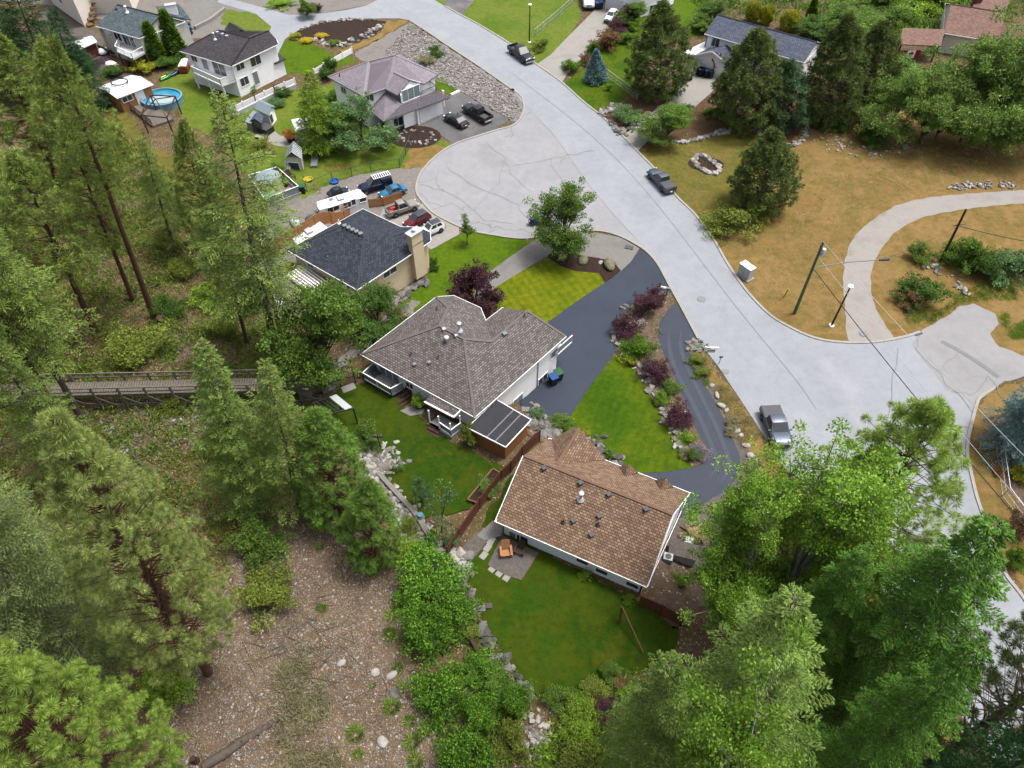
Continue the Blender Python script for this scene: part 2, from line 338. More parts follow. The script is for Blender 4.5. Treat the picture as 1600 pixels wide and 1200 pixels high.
MAT['galv'] = plain('galvanised_steel', (.333, .348, .363, 1), .45, .1, 3, .5, .4); MAT['red_lamp'] = plain('red_lens', (.259, .015, .015, 1), .2, .1, 3, .6); MAT['lamp_clear'] = plain('clear_lens', (.518, .533, .555, 1), .15, .05, 3, .6)
def leafmat(name, cols, trans=.38, patch=.36, ps=.55):
    cols = [tuple(x * 2.7 for x in c[:3]) + (1,) for c in cols]
    m = NT(name, .7, .15); g = m.new('ShaderNodeNewGeometry')
    c = m.ramp(g.outputs['Random Per Island'], cols, 0, 1)
    tc = m.new('ShaderNodeTexCoord'); n = m.noise(ps, 3, .6, tc.outputs['Object'])
    c = m.mix(c, m.ramp(n, [G_(1 - patch), G_(1.), G_(1 + patch)], .3, .7), 1., 'MULTIPLY')
    oi = m.new('ShaderNodeObjectInfo'); c = m.mix(c, m.ramp(oi.outputs['Random'], [G_(.86), G_(1.14)], 0, 1), 1., 'MULTIPLY')
    m.L(c, m.b.inputs['Base Color'])
    t = m.new('ShaderNodeBsdfTranslucent'); m.L(c, t.inputs[0]); x = m.new('ShaderNodeMixShader'); x.inputs[0].default_value = trans
    m.L(m.b.outputs[0], x.inputs[1]); m.L(t.outputs[0], x.inputs[2]); m.L(x.outputs[0], m.n['Material Output'].inputs['Surface'])
    return m.mat
LEAF = {
 'fir': leafmat('fir_needles', [C(80, 102, 46), C(102, 124, 54), C(124, 144, 66), C(90, 112, 50), C(146, 158, 88)]),
 'fir_lush': leafmat('lush_fir_needles', [C(62, 104, 38), C(84, 128, 46), C(108, 148, 56), C(72, 114, 42), C(134, 168, 76)]),
 'fir_dark': leafmat('dark_fir_needles', [C(32, 60, 32), C(44, 76, 40), C(54, 88, 46), C(38, 68, 36)]),
 'fir_grey': leafmat('greyish_fir_needles', [C(84, 100, 54), C(104, 122, 64), C(126, 142, 82), C(96, 112, 58), C(150, 160, 110)]),
 'fir_pale': leafmat('pale_fir_needles', [C(88, 116, 48), C(110, 138, 58), C(132, 160, 74), C(100, 126, 54), C(158, 178, 104)]),
 'fir_wide': leafmat('spreading_fir_needles', [C(84, 112, 50), C(104, 132, 58), C(124, 150, 70), C(96, 122, 54), C(150, 168, 98)]),
 'cedar': leafmat('cedar_sprays', [C(92, 122, 34), C(116, 144, 44), C(138, 164, 58), C(104, 134, 38)]),
 'pond': leafmat('long_pine_needles', [C(122, 140, 72), C(146, 164, 84), C(168, 184, 104), C(134, 152, 76), C(190, 198, 130)], .3),
 'pond_green': leafmat('green_pine_needles', [C(108, 138, 58), C(132, 160, 66), C(154, 180, 80), C(118, 148, 62), C(176, 196, 100)], .3),
 'pine_mid': leafmat('forest_pine_needles', [C(98, 118, 54), C(118, 138, 62), C(140, 156, 76), C(108, 126, 58)], .3),
 'pine_young': leafmat('young_pine_needles', [C(78, 110, 46), C(98, 128, 54), C(118, 148, 64), C(86, 118, 48)], .3),
 'pine_dark': leafmat('dark_pine_needles', [C(66, 82, 42), C(86, 102, 52), C(110, 124, 64), C(76, 92, 46)], .3),
 'pine_blue': leafmat('bluish_pine_needles', [C(58, 86, 60), C(74, 102, 68), C(92, 118, 78)], .3),
 'decid': leafmat('broad_leaves', [C(70, 100, 40), C(94, 124, 48), C(118, 146, 62), C(82, 112, 44)]),
 'decid_yellow': leafmat('yellow_green_leaves', [C(84, 124, 40), C(110, 148, 48), C(142, 172, 66), C(98, 136, 44)]),
 'decid_dark': leafmat('dark_broad_leaves', [C(56, 88, 34), C(74, 106, 42), C(96, 124, 52), C(64, 96, 38)]),
 'decid_blue': leafmat('grey_green_leaves', [C(78, 110, 66), C(98, 130, 78), C(120, 148, 94)]),
 'robinia': leafmat('feathery_leaves', [C(72, 104, 44), C(98, 130, 54), C(130, 156, 76), C(84, 116, 48), C(150, 172, 96)]),
 'yellow': leafmat('golden_foliage', [C(124, 134, 34), C(152, 158, 44), C(176, 174, 60)]),
 'laurel': leafmat('glossy_shrub_leaves', [C(52, 92, 28), C(72, 114, 32), C(98, 140, 42), C(126, 162, 56)]),
 'lime': leafmat('lime_foliage', [C(94, 128, 38), C(118, 150, 46), C(142, 168, 62)]),
 'olive': leafmat('olive_foliage', [C(88, 104, 40), C(108, 122, 48), C(130, 140, 62), C(98, 112, 44)]),
 'purple': leafmat('purple_leaves', [C(66, 42, 52), C(84, 54, 66), C(102, 66, 74), C(58, 38, 48)], .25),
 'rust': leafmat('rusty_leaves', [C(108, 72, 58), C(126, 88, 68), C(120, 110, 66), C(98, 70, 54)], .25),
 'blue': leafmat('blue_spruce_needles', [C(84, 116, 120), C(108, 140, 144), C(134, 164, 168), C(94, 126, 130)], .2),
 'blue_dark': leafmat('grey_blue_spruce_needles', [C(84, 110, 108), C(104, 130, 126), C(126, 150, 146), C(92, 118, 114)], .2),
 'hedge': leafmat('dense_hedge', [C(62, 94, 24), C(82, 116, 30), C(100, 132, 38)]),
 'straw': leafmat('straw_blades', [C(150, 134, 92), C(176, 160, 112), C(196, 182, 136), C(140, 136, 80)], .3),
 'grass': leafmat('grass_blades', [C(84, 116, 32), C(110, 140, 44), C(134, 156, 64)], .3),
 'lavender': leafmat('lavender_heads', [C(120, 104, 128), C(138, 120, 146), C(110, 120, 90)], .3),
 'grey_scrub': leafmat('grey_scrub', [C(120, 118, 84), C(142, 138, 100), C(160, 154, 120), C(104, 108, 66)], .3),
 'flower_red': leafmat('red_blooms', [C(196, 60, 50), C(206, 96, 60), C(92, 120, 44), C(80, 108, 40)], .3),
 'flower_yellow': leafmat('yellow_blooms', [C(214, 180, 40), C(226, 200, 60), C(120, 140, 44)], .3),
}
# ---------------------------------------------------------------- ground
RNG = random.Random(7)
def structure(o, label=None): o['kind'] = 'structure'; return o
def make_ground():
    xs = np.concatenate([[-3000, -900, -400, -220, -160], np.arange(-120, 121, 1.0), [160, 220, 400, 900, 3000]])
    ys = np.concatenate([[-2500, -600, -200, -80, -30], np.arange(-8, 170, 1.0), [190, 230, 330, 500, 900, 1800, 4000]])
    X, Y = np.meshgrid(xs, ys); Z = gz(X, Y)
    nx, ny = len(xs), len(ys)
    vs = np.stack([X, Y, Z], -1).reshape(-1, 3)
    i = np.arange(nx - 1)[None, :] + np.arange(ny - 1)[:, None] * nx
    fs = np.stack([i, i + 1, i + 1 + nx, i + nx], -1).reshape(-1, 4)
    me = bpy.data.meshes.new('ground'); me.from_pydata(vs.tolist(), [], fs.tolist())
    me.polygons.foreach_set('use_smooth', [True] * len(fs)); me.materials.append(MAT['floor']); me.update()
    return structure(link('ground', me))
make_ground()
def smooth_closed(P, n=6):
    P = [np.array(p, float) for p in P]; out = []; N = len(P)
    for i in range(N):
        p0, p1, p2, p3 = P[i - 1], P[i], P[(i + 1) % N], P[(i + 2) % N]
        for k in range(n):
            t = k / n
            out.append(.5 * ((2 * p1) + (-p0 + p2) * t + (2 * p0 - 5 * p1 + 4 * p2 - p3) * t * t + (-p0 + 3 * p1 - 3 * p2 + p3) * t ** 3))
    return out
def smooth_open(P, n=6):
    P = [np.array(p, float) for p in P]; P = [2 * P[0] - P[1]] + P + [2 * P[-1] - P[-2]]; out = []
    for i in range(1, len(P) - 2):
        p0, p1, p2, p3 = P[i - 1:i + 3]
        for k in range(n):
            t = k / n
            out.append(.5 * ((2 * p1) + (-p0 + p2) * t + (2 * p0 - 5 * p1 + 4 * p2 - p3) * t * t + (-p0 + 3 * p1 - 3 * p2 + p3) * t ** 3))
    out.append(P[-2]); return out
def densify(P, step):
    out = []; N = len(P)
    for i in range(N):
        a, b = P[i], P[(i + 1) % N]; n = max(1, int(np.linalg.norm(b - a) / step))
        out += [a + (b - a) * k / n for k in range(n)]
    return out
def sheet(name, px, mat, lvl, smooth=False, rough=0.0, step=1.3, world=False, kind='structure'):
    """ground covering draped over the relief; lvl = its layer (each a little above the one below)"""
    P = [np.array(p, float) for p in px] if world else [np.array(at(*p)[:2]) for p in px]
    if smooth: P = smooth_closed(P, 5)
    P = densify(P, step if not rough else min(step, .45))
    if rough:
        rr = random.Random(name + str(len(P))); ph = [rr.uniform(0, 6) for _ in range(4)]
        P = [p + rough * np.array([math.sin(p[1] * 2.1 + ph[0]) + rr.uniform(-.7, .7), math.sin(p[0] * 2.3 + ph[1]) + rr.uniform(-.7, .7)]) * .5 for p in P]
    A = np.array(P); n = len(P)
    lo = A.min(0); hi = A.max(0); area = max(hi[0] - lo[0], .1) * max(hi[1] - lo[1], .1)
    st = max(step, math.sqrt(area / 9000)); flatz = False
    gx, gy = np.meshgrid(np.arange(lo[0], hi[0], st), np.arange(lo[1], hi[1], st)); gp = np.stack([gx.ravel(), gy.ravel()], 1)
    ins = np.zeros(len(gp), bool); j = n - 1
    for i in range(n):
        xi, yi, xj, yj = A[i, 0], A[i, 1], A[j, 0], A[j, 1]
        if yi != yj: ins ^= ((yi > gp[:, 1]) != (yj > gp[:, 1])) & (gp[:, 0] < (xj - xi) * (gp[:, 1] - yi) / (yj - yi) + xi)
        j = i
    g = gp[ins]
    pts = [Vector((float(p[0]), float(p[1]))) for p in P] + [Vector((float(p[0]), float(p[1]))) for p in g]
    vo, _, fo, *_r = delaunay_2d_cdt(pts, [(i, (i + 1) % n) for i in range(n)], [], 1, 1e-4)
    q = np.array([[v.x, v.y] for v in vo]); z = gz(q[:, 0], q[:, 1]) + .012 * lvl + np.where(gz(q[:, 0], q[:, 1]) > .01, .02 * lvl, 0)
    me = bpy.data.meshes.new(name); F = []
    for f in fo:
        a, b, c = [q[i] for i in f[:3]]
        F.append(list(f) if (b[0] - a[0]) * (c[1] - a[1]) - (b[1] - a[1]) * (c[0] - a[0]) > 0 else list(f)[::-1])
    me.from_pydata([(float(p[0]), float(p[1]), float(zz)) for p, zz in zip(q, z)], [], F)
    me.polygons.foreach_set('use_smooth', [True] * len(F))
    me.materials.append(MAT[mat]); me.update()
    o = link(name, me); o['kind'] = kind; return o
def strip(name, px, width, mat, lift=.03, h=None, smooth=True, kind='structure', world=False, z0=None):
    """a flat band (h None) or a raised kerb of height h along a line"""
    P = [np.array(p, float) for p in px] if world else [np.array(at(*p)[:2]) for p in px]
    if smooth and len(P) > 2: P = smooth_open(P, 7)
    m = MB(); L = []; Rr = []
    for i, p in enumerate(P):
        d = P[min(i + 1, len(P) - 1)] - P[max(i - 1, 0)]; d = d / (np.linalg.norm(d) + 1e-9); nn = np.array([-d[1], d[0]])
        w = width(i / (len(P) - 1)) if callable(width) else width
        L.append(p + nn * w / 2); Rr.append(p - nn * w / 2)
    zz = lambda p: float(gz(p[0], p[1])) + lift
    k = len(P)
    if h is None:
        m.add([(p[0], p[1], zz(p)) for p in L] + [(p[0], p[1], zz(p)) for p in Rr], [(i, k + i, k + i + 1, i + 1) for i in range(k - 1)])
    else:
        vs = [(p[0], p[1], zz(p) - .1) for p in L] + [(p[0], p[1], zz(p) + h) for p in L] + [(p[0], p[1], zz(p) + h) for p in Rr] + [(p[0], p[1], zz(p) - .1) for p in Rr]
        fs = []
        for i in range(k - 1):
            for a in range(3): fs.append((a * k + i, (a + 1) * k + i, (a + 1) * k + i + 1, a * k + i + 1))
        fs += [(0, k, 2 * k, 3 * k), (4 * k - 1, 3 * k - 1, 2 * k - 1, k - 1)]
        m.add(vs, fs)
    o = m.build(name, MAT[mat])
    if kind: o['kind'] = kind
    return o
# -- main layers
sheet('dry_field', [(1000, 236), (1050, 218), (1110, 210), (1190, 200), (1260, 150), (1400, 120), (1620, 90), (1780, 130), (1850, 400), (1720, 600), (1600, 560), (1440, 530), (1330, 545), (1200, 500), (1110, 380)], 'dry', 1, rough=.4, step=1.6)
sheet('patchy_lawn', [(995, 237), (1050, 222), (1100, 220), (1150, 204), (1190, 208), (1240, 232), (1236, 292), (1190, 330), (1118, 366), (1086, 338), (1054, 306)], 'patchy', 3, rough=.9)
sheet('verge', [(1555, 607), (1600, 596), (1760, 640), (1760, 960), (1610, 940), (1560, 860), (1527, 775), (1512, 700), (1526, 635)], 'dry', 1, rough=.3)
sheet('garden_soil', [(1570, 640), (1620, 620), (1760, 680), (1760, 930), (1640, 880), (1590, 800), (1556, 720)], 'soil', 2, rough=.4)
sheet('verge', [(1091, 532), (1105, 560), (1140, 604), (1180, 665), (1222, 724), (1300, 820), (1420, 1010), (1500, 1160), (1380, 1190), (1200, 980), (1130, 880), (1150, 760), (1146, 690), (1100, 600), (1078, 550)], 'dry', 1, rough=.5)
sheet('gravel_strip', [(1084, 545), (1100, 580), (1130, 630), (1160, 690), (1195, 745), (1190, 780), (1160, 775), (1156, 735), (1146, 688), (1118, 628), (1098, 595), (1076, 552)], 'gravel_dark', 2, rough=.4)
sheet('gravel_yard', [(1060, 812), (1116, 778), (1157, 742), (1190, 770), (1180, 850), (1130, 930), (1070, 960), (1010, 930), (1030, 860)], 'gravel_dark', 2.5, rough=.4)
sheet('soil_patch', [(1030, 880), (1075, 875), (1100, 910), (1090, 960), (1055, 985), (1010, 930)], 'soil', 4, rough=.5)
sheet('gravel_lot', [(664, 262), (652, 282), (651, 302), (662, 318), (640, 338), (600, 345), (540, 360), (470, 385), (430, 400), (405, 370), (425, 320), (470, 312), (500, 294), (560, 273), (615, 264)], 'gravel', 2, rough=.3)
sheet('yard_lawn', [(350, 180), (400, 150), (440, 145), (520, 130), (560, 190), (640, 210), (700, 222), (710, 228), (684, 246), (662, 263), (615, 265), (560, 274), (500, 295), (470, 313), (430, 320), (380, 270), (345, 225)], 'lawn_far', 1, rough=.5)
sheet('dry_patch', [(640, 234), (664, 226), (700, 229), (684, 245), (664, 262), (632, 262)], 'dry', 2, rough=.8)
sheet('side_lawn', [(330, 210), (300, 200), (250, 130), (270, 95), (330, 60), (430, 120), (350, 170)], 'lawn_far', 2, rough=.5)
sheet('scrub_lawn', [(150, 170), (190, 165), (240, 230), (320, 260), (400, 330), (380, 360), (280, 300), (200, 250)], 'patchy', 3, rough=.9)
sheet('gravel_yard', [(80, 10), (130, 40), (160, 60), (170, 90), (205, 120), (120, 120), (95, 70), (60, 20)], 'gravel_dark', 2, rough=.5)
sheet('top_ground', [(-100, -10), (-140, -60), (700, -60), (690, 0), (590, 5), (480, 25), (440, 60), (300, 60), (190, 40), (90, 10)], 'gravel', 1)
sheet('lane', [(345, -6), (400, 9), (450, 23), (482, 24), (540, 16), (572, 9), (590, 0), (640, -30), (672, 0), (662, 20), (640, 32), (625, 29), (575, 29), (540, 31), (500, 36), (470, 45), (445, 62), (434, 85), (425, 88), (418, 60), (424, 42), (400, 22), (340, 4)], 'road', 3)
sheet('parking_pad', [(330, 0), (352, 14), (322, 46), (300, 46), (282, 34), (300, 8)], 'concrete_old', 3)
sheet('upper_lawn', [(400, 22), (424, 42), (418, 62), (400, 95), (360, 60), (345, 35), (352, 14)], 'lawn_far', 2, rough=.5)
sheet('upper_lawn', [(436, 80), (445, 62), (490, 70), (520, 85), (560, 95), (520, 108), (480, 118), (440, 112)], 'lawn_bright', 2, rough=.6)
sheet('mulch_bed', [(466, 50), (480, 42), (505, 35), (540, 31), (580, 30), (605, 35), (590, 52), (560, 66), (535, 70), (500, 62), (470, 58)], 'mulch', 4, rough=.5)
sheet('dry_patch', [(600, 33), (640, 32), (625, 42), (580, 68), (540, 84), (530, 78), (560, 68), (595, 50)], 'dry', 3, rough=.5)
sheet('rock_bank', [(640, 35), (700, 75), (750, 107), (800, 142), (815, 155), (818, 172), (808, 190), (797, 187), (720, 143), (690, 140), (660, 130), (640, 110), (600, 97), (604, 78), (640, 58), (660, 50)], 'rockbank', 3, rough=.4)
sheet('gravel_drive', [(640, 36), (668, 50), (640, 58), (604, 78), (600, 97), (565, 96), (553, 84), (590, 62)], 'gravel', 3, rough=.3)
sheet('side_lawn', [(672, 122), (690, 120), (716, 142), (704, 149), (684, 140)], 'lawn_bright', 4)
sheet('worn_driveway', [(704, 149), (720, 143), (797, 187), (772, 203), (750, 212), (710, 226), (690, 212), (660, 205), (606, 208), (606, 196), (650, 190), (690, 176)], 'mid_asphalt', 3)
sheet('upper_lawn', [(675, 0), (695, 10), (722, 25), (750, 40), (800, 71), (838, 101), (862, 85), (893, 52), (908, 25), (902, -10), (720, -40)], 'lawn_far', 2)
sheet('far_driveway', [(690, -4), (700, 12), (722, 24), (735, 8), (748, -10)], 'mid_asphalt', 3)
sheet('concrete_drive', [(838, 101), (878, 129), (885, 118), (910, 90), (940, 60), (958, 30), (965, 8), (940, 4), (925, 20), (905, 40), (880, 65), (860, 86)], 'concrete', 3)
sheet('upper_lawn', [(882, 130), (912, 160), (936, 178), (958, 166), (985, 148), (1000, 120), (1030, 70), (1040, 30), (1052, 0), (960, -10), (970, 40), (930, 90), (905, 110)], 'lawn_front', 2)
sheet('upper_lawn', [(1045, 60), (1056, -10), (1120, -20), (1105, 20), (1095, 55), (1070, 60)], 'lawn_bright', 2)
sheet('pine_straw', [(936, 180), (960, 168), (1000, 150), (1060, 140), (1125, 128), (1200, 120), (1300, 120), (1420, 130), (1400, 190), (1260, 180), (1240, 225), (1190, 206), (1150, 204), (1100, 219), (1050, 223), (1000, 236), (972, 212)], 'mulch_red', 2, rough=.5)
sheet('far_lawn', [(1050, -20), (1700, -20), (1700, 60), (1500, 110), (1300, 90), (1260, 60), (1180, 40), (1100, 40)], 'floor', .4)
sheet('upper_lawn', [(1385, 45), (1390, 30), (1440, 22), (1460, 40), (1430, 46), (1395, 52)], 'lawn_front', 3)
sheet('concrete_drive', [(973, 213), (995, 237), (1020, 214), (1050, 190), (1085, 168), (1108, 148), (1130, 126), (1100, 108), (1078, 112), (1060, 128), (1040, 160), (1010, 182)], 'concrete', 4)
sheet('gravel_track', [(1325, 531), (1321, 490), (1317, 440), (1322, 400), (1335, 370), (1362, 345), (1400, 322), (1450, 309), (1525, 302), (1600, 297), (1720, 292), (1720, 314), (1600, 318), (1525, 325), (1462, 335), (1425, 347), (1395, 367), (1372, 397), (1362, 425), (1362, 462), (1375, 495), (1396, 530), (1372, 538), (1345, 538)], 'track', 3, smooth=True, rough=.12)
MAIN_L = [(600, 2), (640, 32), (675, 55), (700, 72), (750, 105), (800, 140)]
COURT = [(800, 140), (815, 152), (819, 170), (812, 187), (800, 197), (776, 204), (750, 212), (710, 226), (682, 244), (662, 265), (653, 282), (651, 300), (660, 315), (680, 335), (717, 354), (740, 362), (800, 372), (832, 372), (880, 364), (920, 361), (942, 362), (970, 370), (1000, 386)]
LOW_L = [(1017, 400), (1030, 417), (1045, 445), (1060, 472), (1075, 500), (1091, 530), (1104, 550), (1122, 573), (1140, 600), (1170, 645), (1200, 692), (1222, 722), (1290, 812), (1380, 930), (1460, 1050), (1560, 1200)]
MAIN_R = [(672, -4), (695, 10), (722, 25), (750, 40), (800, 71), (837, 100), (875, 127), (912, 160), (940, 182), (972, 212), (995, 236), (1025, 267), (1055, 305), (1087, 337), (1115, 375), (1135, 410), (1155, 440), (1175, 465), (1200, 490), (1225, 507), (1265, 526), (1300, 534), (1340, 536), (1375, 534), (1412, 527), (1437, 519)]
SIDE = [(1475, 497), (1500, 479), (1522, 475), (1535, 482), (1553, 490), (1562, 507), (1546, 522), (1560, 542), (1600, 557), (1760, 610), (1760, 660), (1600, 590), (1570, 597)]
LOW_R = [(1553, 607), (1532, 620), (1525, 634), (1518, 660), (1512, 687), (1511, 712), (1516, 737), (1525, 775), (1535, 805), (1550, 850), (1570, 897), (1600, 937), (1700, 1080)]
sheet('road', MAIN_L + [(815, 160), (840, 185), (870, 220), (915, 285), (965, 345), (1000, 386)] + LOW_L + [(1700, 1200)] + LOW_R[::-1] + [(1540, 590), (1500, 520), (1437, 519)] + MAIN_R[::-1][1:] + [(640, -20)], 'road', 5, step=2)
sheet('court', COURT + [(965, 343), (915, 283), (870, 218), (838, 183), (815, 158)], 'court', 6, step=2)
sheet('side_road', [(1437, 519), (1425, 540), (1480, 610), (1525, 632), (1553, 607)] + SIDE[::-1][0:2] + [(1760, 640)] + SIDE[::-1][3:], 'side_road', 6, rough=.15, step=2)
for L_ in (MAIN_L[1:] + COURT + LOW_L[:6], MAIN_R[1:], LOW_R): strip('kerb', L_, .32, 'kerb', .05, .11)
# tar seams and sealed cracks
for a in ([(815, 158), (838, 183), (870, 218), (915, 283), (965, 343), (998, 378)], [(850, 330), (835, 342)], [(1275, 640), (1240, 590), (1150, 480), (1010, 300), (915, 205), (800, 115)]):
    strip('road_seam', a, .07, 'seam', .085)
for a in ([(800, 262), (860, 250), (900, 241), (930, 236)], [(760, 222), (790, 250), (800, 275), (830, 300)], [(655, 290), (700, 300), (740, 330), (760, 345), (800, 350)], [(700, 262), (740, 290), (800, 315), (826, 343)], [(860, 250), (880, 290), (872, 330)], [(790, 250), (780, 290), (740, 330)], [(1437, 525), (1430, 545), (1480, 600), (1530, 655)], [(1470, 575), (1500, 550), (1545, 580)], [(1460, 660), (1515, 668)], [(1400, 545), (1395, 600), (1385, 660)], [(1490, 612), (1520, 616), (1545, 590), (1580, 640)], [(1490, 820), (1500, 860), (1520, 890)]):
    P_ = []
    for p, q in zip(a[:-1], a[1:]):
        for k in range(4): P_.append((p[0] + (q[0] - p[0]) * k / 4 + RNG.uniform(-3, 3), p[1] + (q[1] - p[1]) * k / 4 + RNG.uniform(-2, 2)))
    strip('crack_seal', P_ + [a[-1]], .06, 'tarline', .095)
strip('repair_strip', [(1470, 534), (1490, 544), (1525, 565), (1560, 590)], .55, 'tarline', .097)
# -- driveways and gardens by the houses in the middle
sheet('front_lawn', [(717, 367), (740, 363), (800, 373), (832, 377), (800, 399), (762, 426), (700, 470), (640, 510), (605, 490), (640, 455), (668, 436), (672, 392)], 'lawn_bright', 2)
sheet('concrete_pad', [(662, 318), (717, 355), (718, 366), (674, 390), (640, 372), (590, 345), (600, 325), (640, 322)], 'concrete', 3)
sheet('gravel_drive', [(740, 446), (762, 427), (800, 399), (832, 377), (860, 366), (920, 362), (970, 371), (999, 388), (985, 410), (970, 424), (960, 408), (930, 402), (895, 398), (870, 388), (855, 400), (800, 433), (770, 452), (745, 470)], 'concrete_old', 1)
sheet('striped_lawn', [(856, 403), (875, 416), (900, 423), (935, 426), (945, 442), (900, 472), (850, 510), (760, 520), (740, 480), (770, 452), (800, 433)], 'lawn_striped', 3)
sheet('mulch_bed', [(856, 401), (868, 388), (890, 388), (905, 399), (935, 404), (958, 410), (970, 423), (958, 434), (945, 442), (936, 427), (900, 424), (875, 416)], 'mulch', 5)
sheet('black_driveway', [(1000, 389), (1017, 402), (1030, 419), (1045, 447), (1050, 457), (1015, 457), (990, 476), (965, 500), (959, 522), (962, 551), (925, 600), (886, 657), (855, 655), (820, 645), (800, 600), (850, 508), (900, 472), (945, 442), (970, 424), (985, 410)], 'new_asphalt', 4)
sheet('curved_driveway', [(1056, 472), (1073, 502), (1089, 531), (1078, 540), (1077, 552), (1087, 575), (1100, 600), (1120, 632), (1133, 660), (1146, 688), (1156, 714), (1155, 742), (1134, 768), (1115, 777), (1066, 810), (1000, 800), (960, 740), (1000, 737), (1040, 737), (1083, 731), (1103, 722), (1106, 705), (1092, 680), (1077, 650), (1062, 612), (1050, 585), (1034, 550), (1027, 525), (1030, 505), (1042, 487)], 'drive_asphalt', 3)
for a in ([(1046, 515), (1046, 545), (1056, 580), (1074, 615), (1094, 655), (1113, 700), (1120, 726), (1108, 748)], [(1064, 515), (1064, 545), (1076, 580), (1096, 620), (1118, 665), (1134, 705), (1138, 730), (1126, 756)]):
    strip('wheel_track', a, lambda t: .5 * min(1, t * 6 + .1, (1 - t) * 6 + .1), 'wheelmark', .056)
sheet('planted_bed', [(1015, 457), (1048, 459), (1042, 485), (1030, 505), (1027, 525), (1035, 550), (1052, 587), (1062, 612), (1077, 650), (1092, 680), (1106, 704), (1102, 721), (1083, 731), (1070, 712), (1052, 680), (1035, 650), (1012, 612), (1000, 582), (962, 551), (960, 522), (990, 476)], 'soil', 6)
sheet('triangle_lawn', [(962, 553), (982, 560), (1000, 582), (1012, 612), (1035, 650), (1052, 680), (1070, 712), (1083, 731), (1035, 738), (990, 740), (930, 715), (885, 690), (870, 672), (887, 657), (925, 600)], 'lawn_front', 5)
sheet('rock_bed', [(820, 645), (860, 655), (888, 658), (960, 715), (950, 735), (900, 720), (860, 700), (825, 680)], 'soil', 3)
sheet('back_lawn', [(500, 625), (540, 602), (580, 600), (640, 640), (700, 690), (740, 706), (790, 735), (735, 798), (690, 806), (658, 808), (640, 797), (612, 770), (592, 742), (607, 730), (590, 715), (562, 708), (525, 682)], 'lawn_deep', 4, smooth=False, rough=.25)
sheet('rear_lawn', [(720, 897), (752, 862), (790, 835), (900, 890), (1000, 940), (1062, 985), (1040, 1040), (985, 1052), (930, 1078), (880, 1090), (845, 1088), (812, 1062), (790, 1030), (770, 1000), (745, 950)], 'lawn_deep', 4, rough=.3)
sheet('side_lawn', [(806, 735), (788, 760), (750, 822), (768, 838), (785, 815), (800, 775), (815, 735)], 'lawn_deep', 3, rough=.3)
sheet('patio', [(785, 838), (842, 865), (815, 908), (790, 900), (762, 884)], 'gravel_dark', 6)
sheet('paving', [(757, 846), (786, 838), (790, 822), (770, 815), (745, 838)], 'concrete_old', 6)
sheet('gravel_side', [(745, 832), (766, 842), (735, 880), (716, 892), (705, 876)], 'gravel_dark', 5)
sheet('rock_bed', [(566, 712), (590, 702), (608, 714), (610, 730), (594, 742), (576, 738)], 'rockbank', 6, rough=.2)
sheet('path', [(510, 590), (540, 570), (575, 545), (600, 530), (640, 500), (655, 470), (640, 470), (590, 510), (545, 550), (500, 580)], 'gravel', 3, rough=.3)
sheet('gravel_yard', [(455, 395), (400, 410), (390, 450), (440, 500), (500, 490), (560, 480), (560, 440)], 'gravel', 2, rough=.3)
sheet('scree_slope', [(320, 930), (400, 850), (470, 800), (540, 800), (620, 860), (640, 900), (615, 960), (640, 1040), (700, 1110), (740, 1260), (380, 1300), (180, 1260), (215, 1130), (240, 1050), (320, 1030)], 'scree', 2, rough=1.6)
sheet('scree_slope', [(562, 720), (592, 744), (640, 800), (700, 868), (690, 890), (640, 852), (600, 800), (560, 760)], 'rockbank', 3, rough=.6)
sheet('scree_slope', [(190, 650), (240, 640), (300, 655), (285, 690), (225, 705), (185, 690)], 'scree', 2, rough=1.)
sheet('scree_slope', [(250, 500), (320, 490), (370, 540), (400, 620), (340, 600), (280, 560)], 'scree', 2, rough=1.)
sheet('scree_slope', [(835, 1130), (850, 1125), (870, 1180), (860, 1260), (820, 1260)], 'scree', 3, rough=.5)
# ---------------------------------------------------------------- trees and plants
def nrm(a): return a / (np.linalg.norm(a, axis=-1, keepdims=True) + 1e-9)
def cards(name, P, D, L, Wd, mat, rng, flatten=0.):
    """many small leaf-shaped faces; P base, D direction, L length, Wd width"""
    N = len(P); D = nrm(D)
    rnd = rng.normal(size=(N, 3)); rnd[:, :2] *= (1 - flatten); rnd[:, 2] += flatten * 2
    Sd = nrm(np.cross(D, rnd)); L = np.broadcast_to(np.asarray(L, float), (N,))[:, None]; Wd = np.broadcast_to(np.asarray(Wd, float), (N,))[:, None]
    mid = P + D * L * .48
    co = np.empty((N, 4, 3)); co[:, 0] = P; co[:, 1] = mid - Sd * Wd / 2; co[:, 2] = P + D * L; co[:, 3] = mid + Sd * Wd / 2
    me = bpy.data.meshes.new(name)
    me.vertices.add(4 * N); me.vertices.foreach_set('co', co.astype(np.float32).ravel())
    me.loops.add(4 * N); me.loops.foreach_set('vertex_index', np.arange(4 * N, dtype=np.int32))
    me.polygons.add(N); me.polygons.foreach_set('loop_start', np.arange(0, 4 * N, 4, dtype=np.int32))
    me.update(calc_edges=True); me.materials.append(mat)
    return me
def mesh_of(mb, name, mat):
    o = mb.build(name, mat, None, smooth=60); me = o.data; bpy.data.objects.remove(o); return me
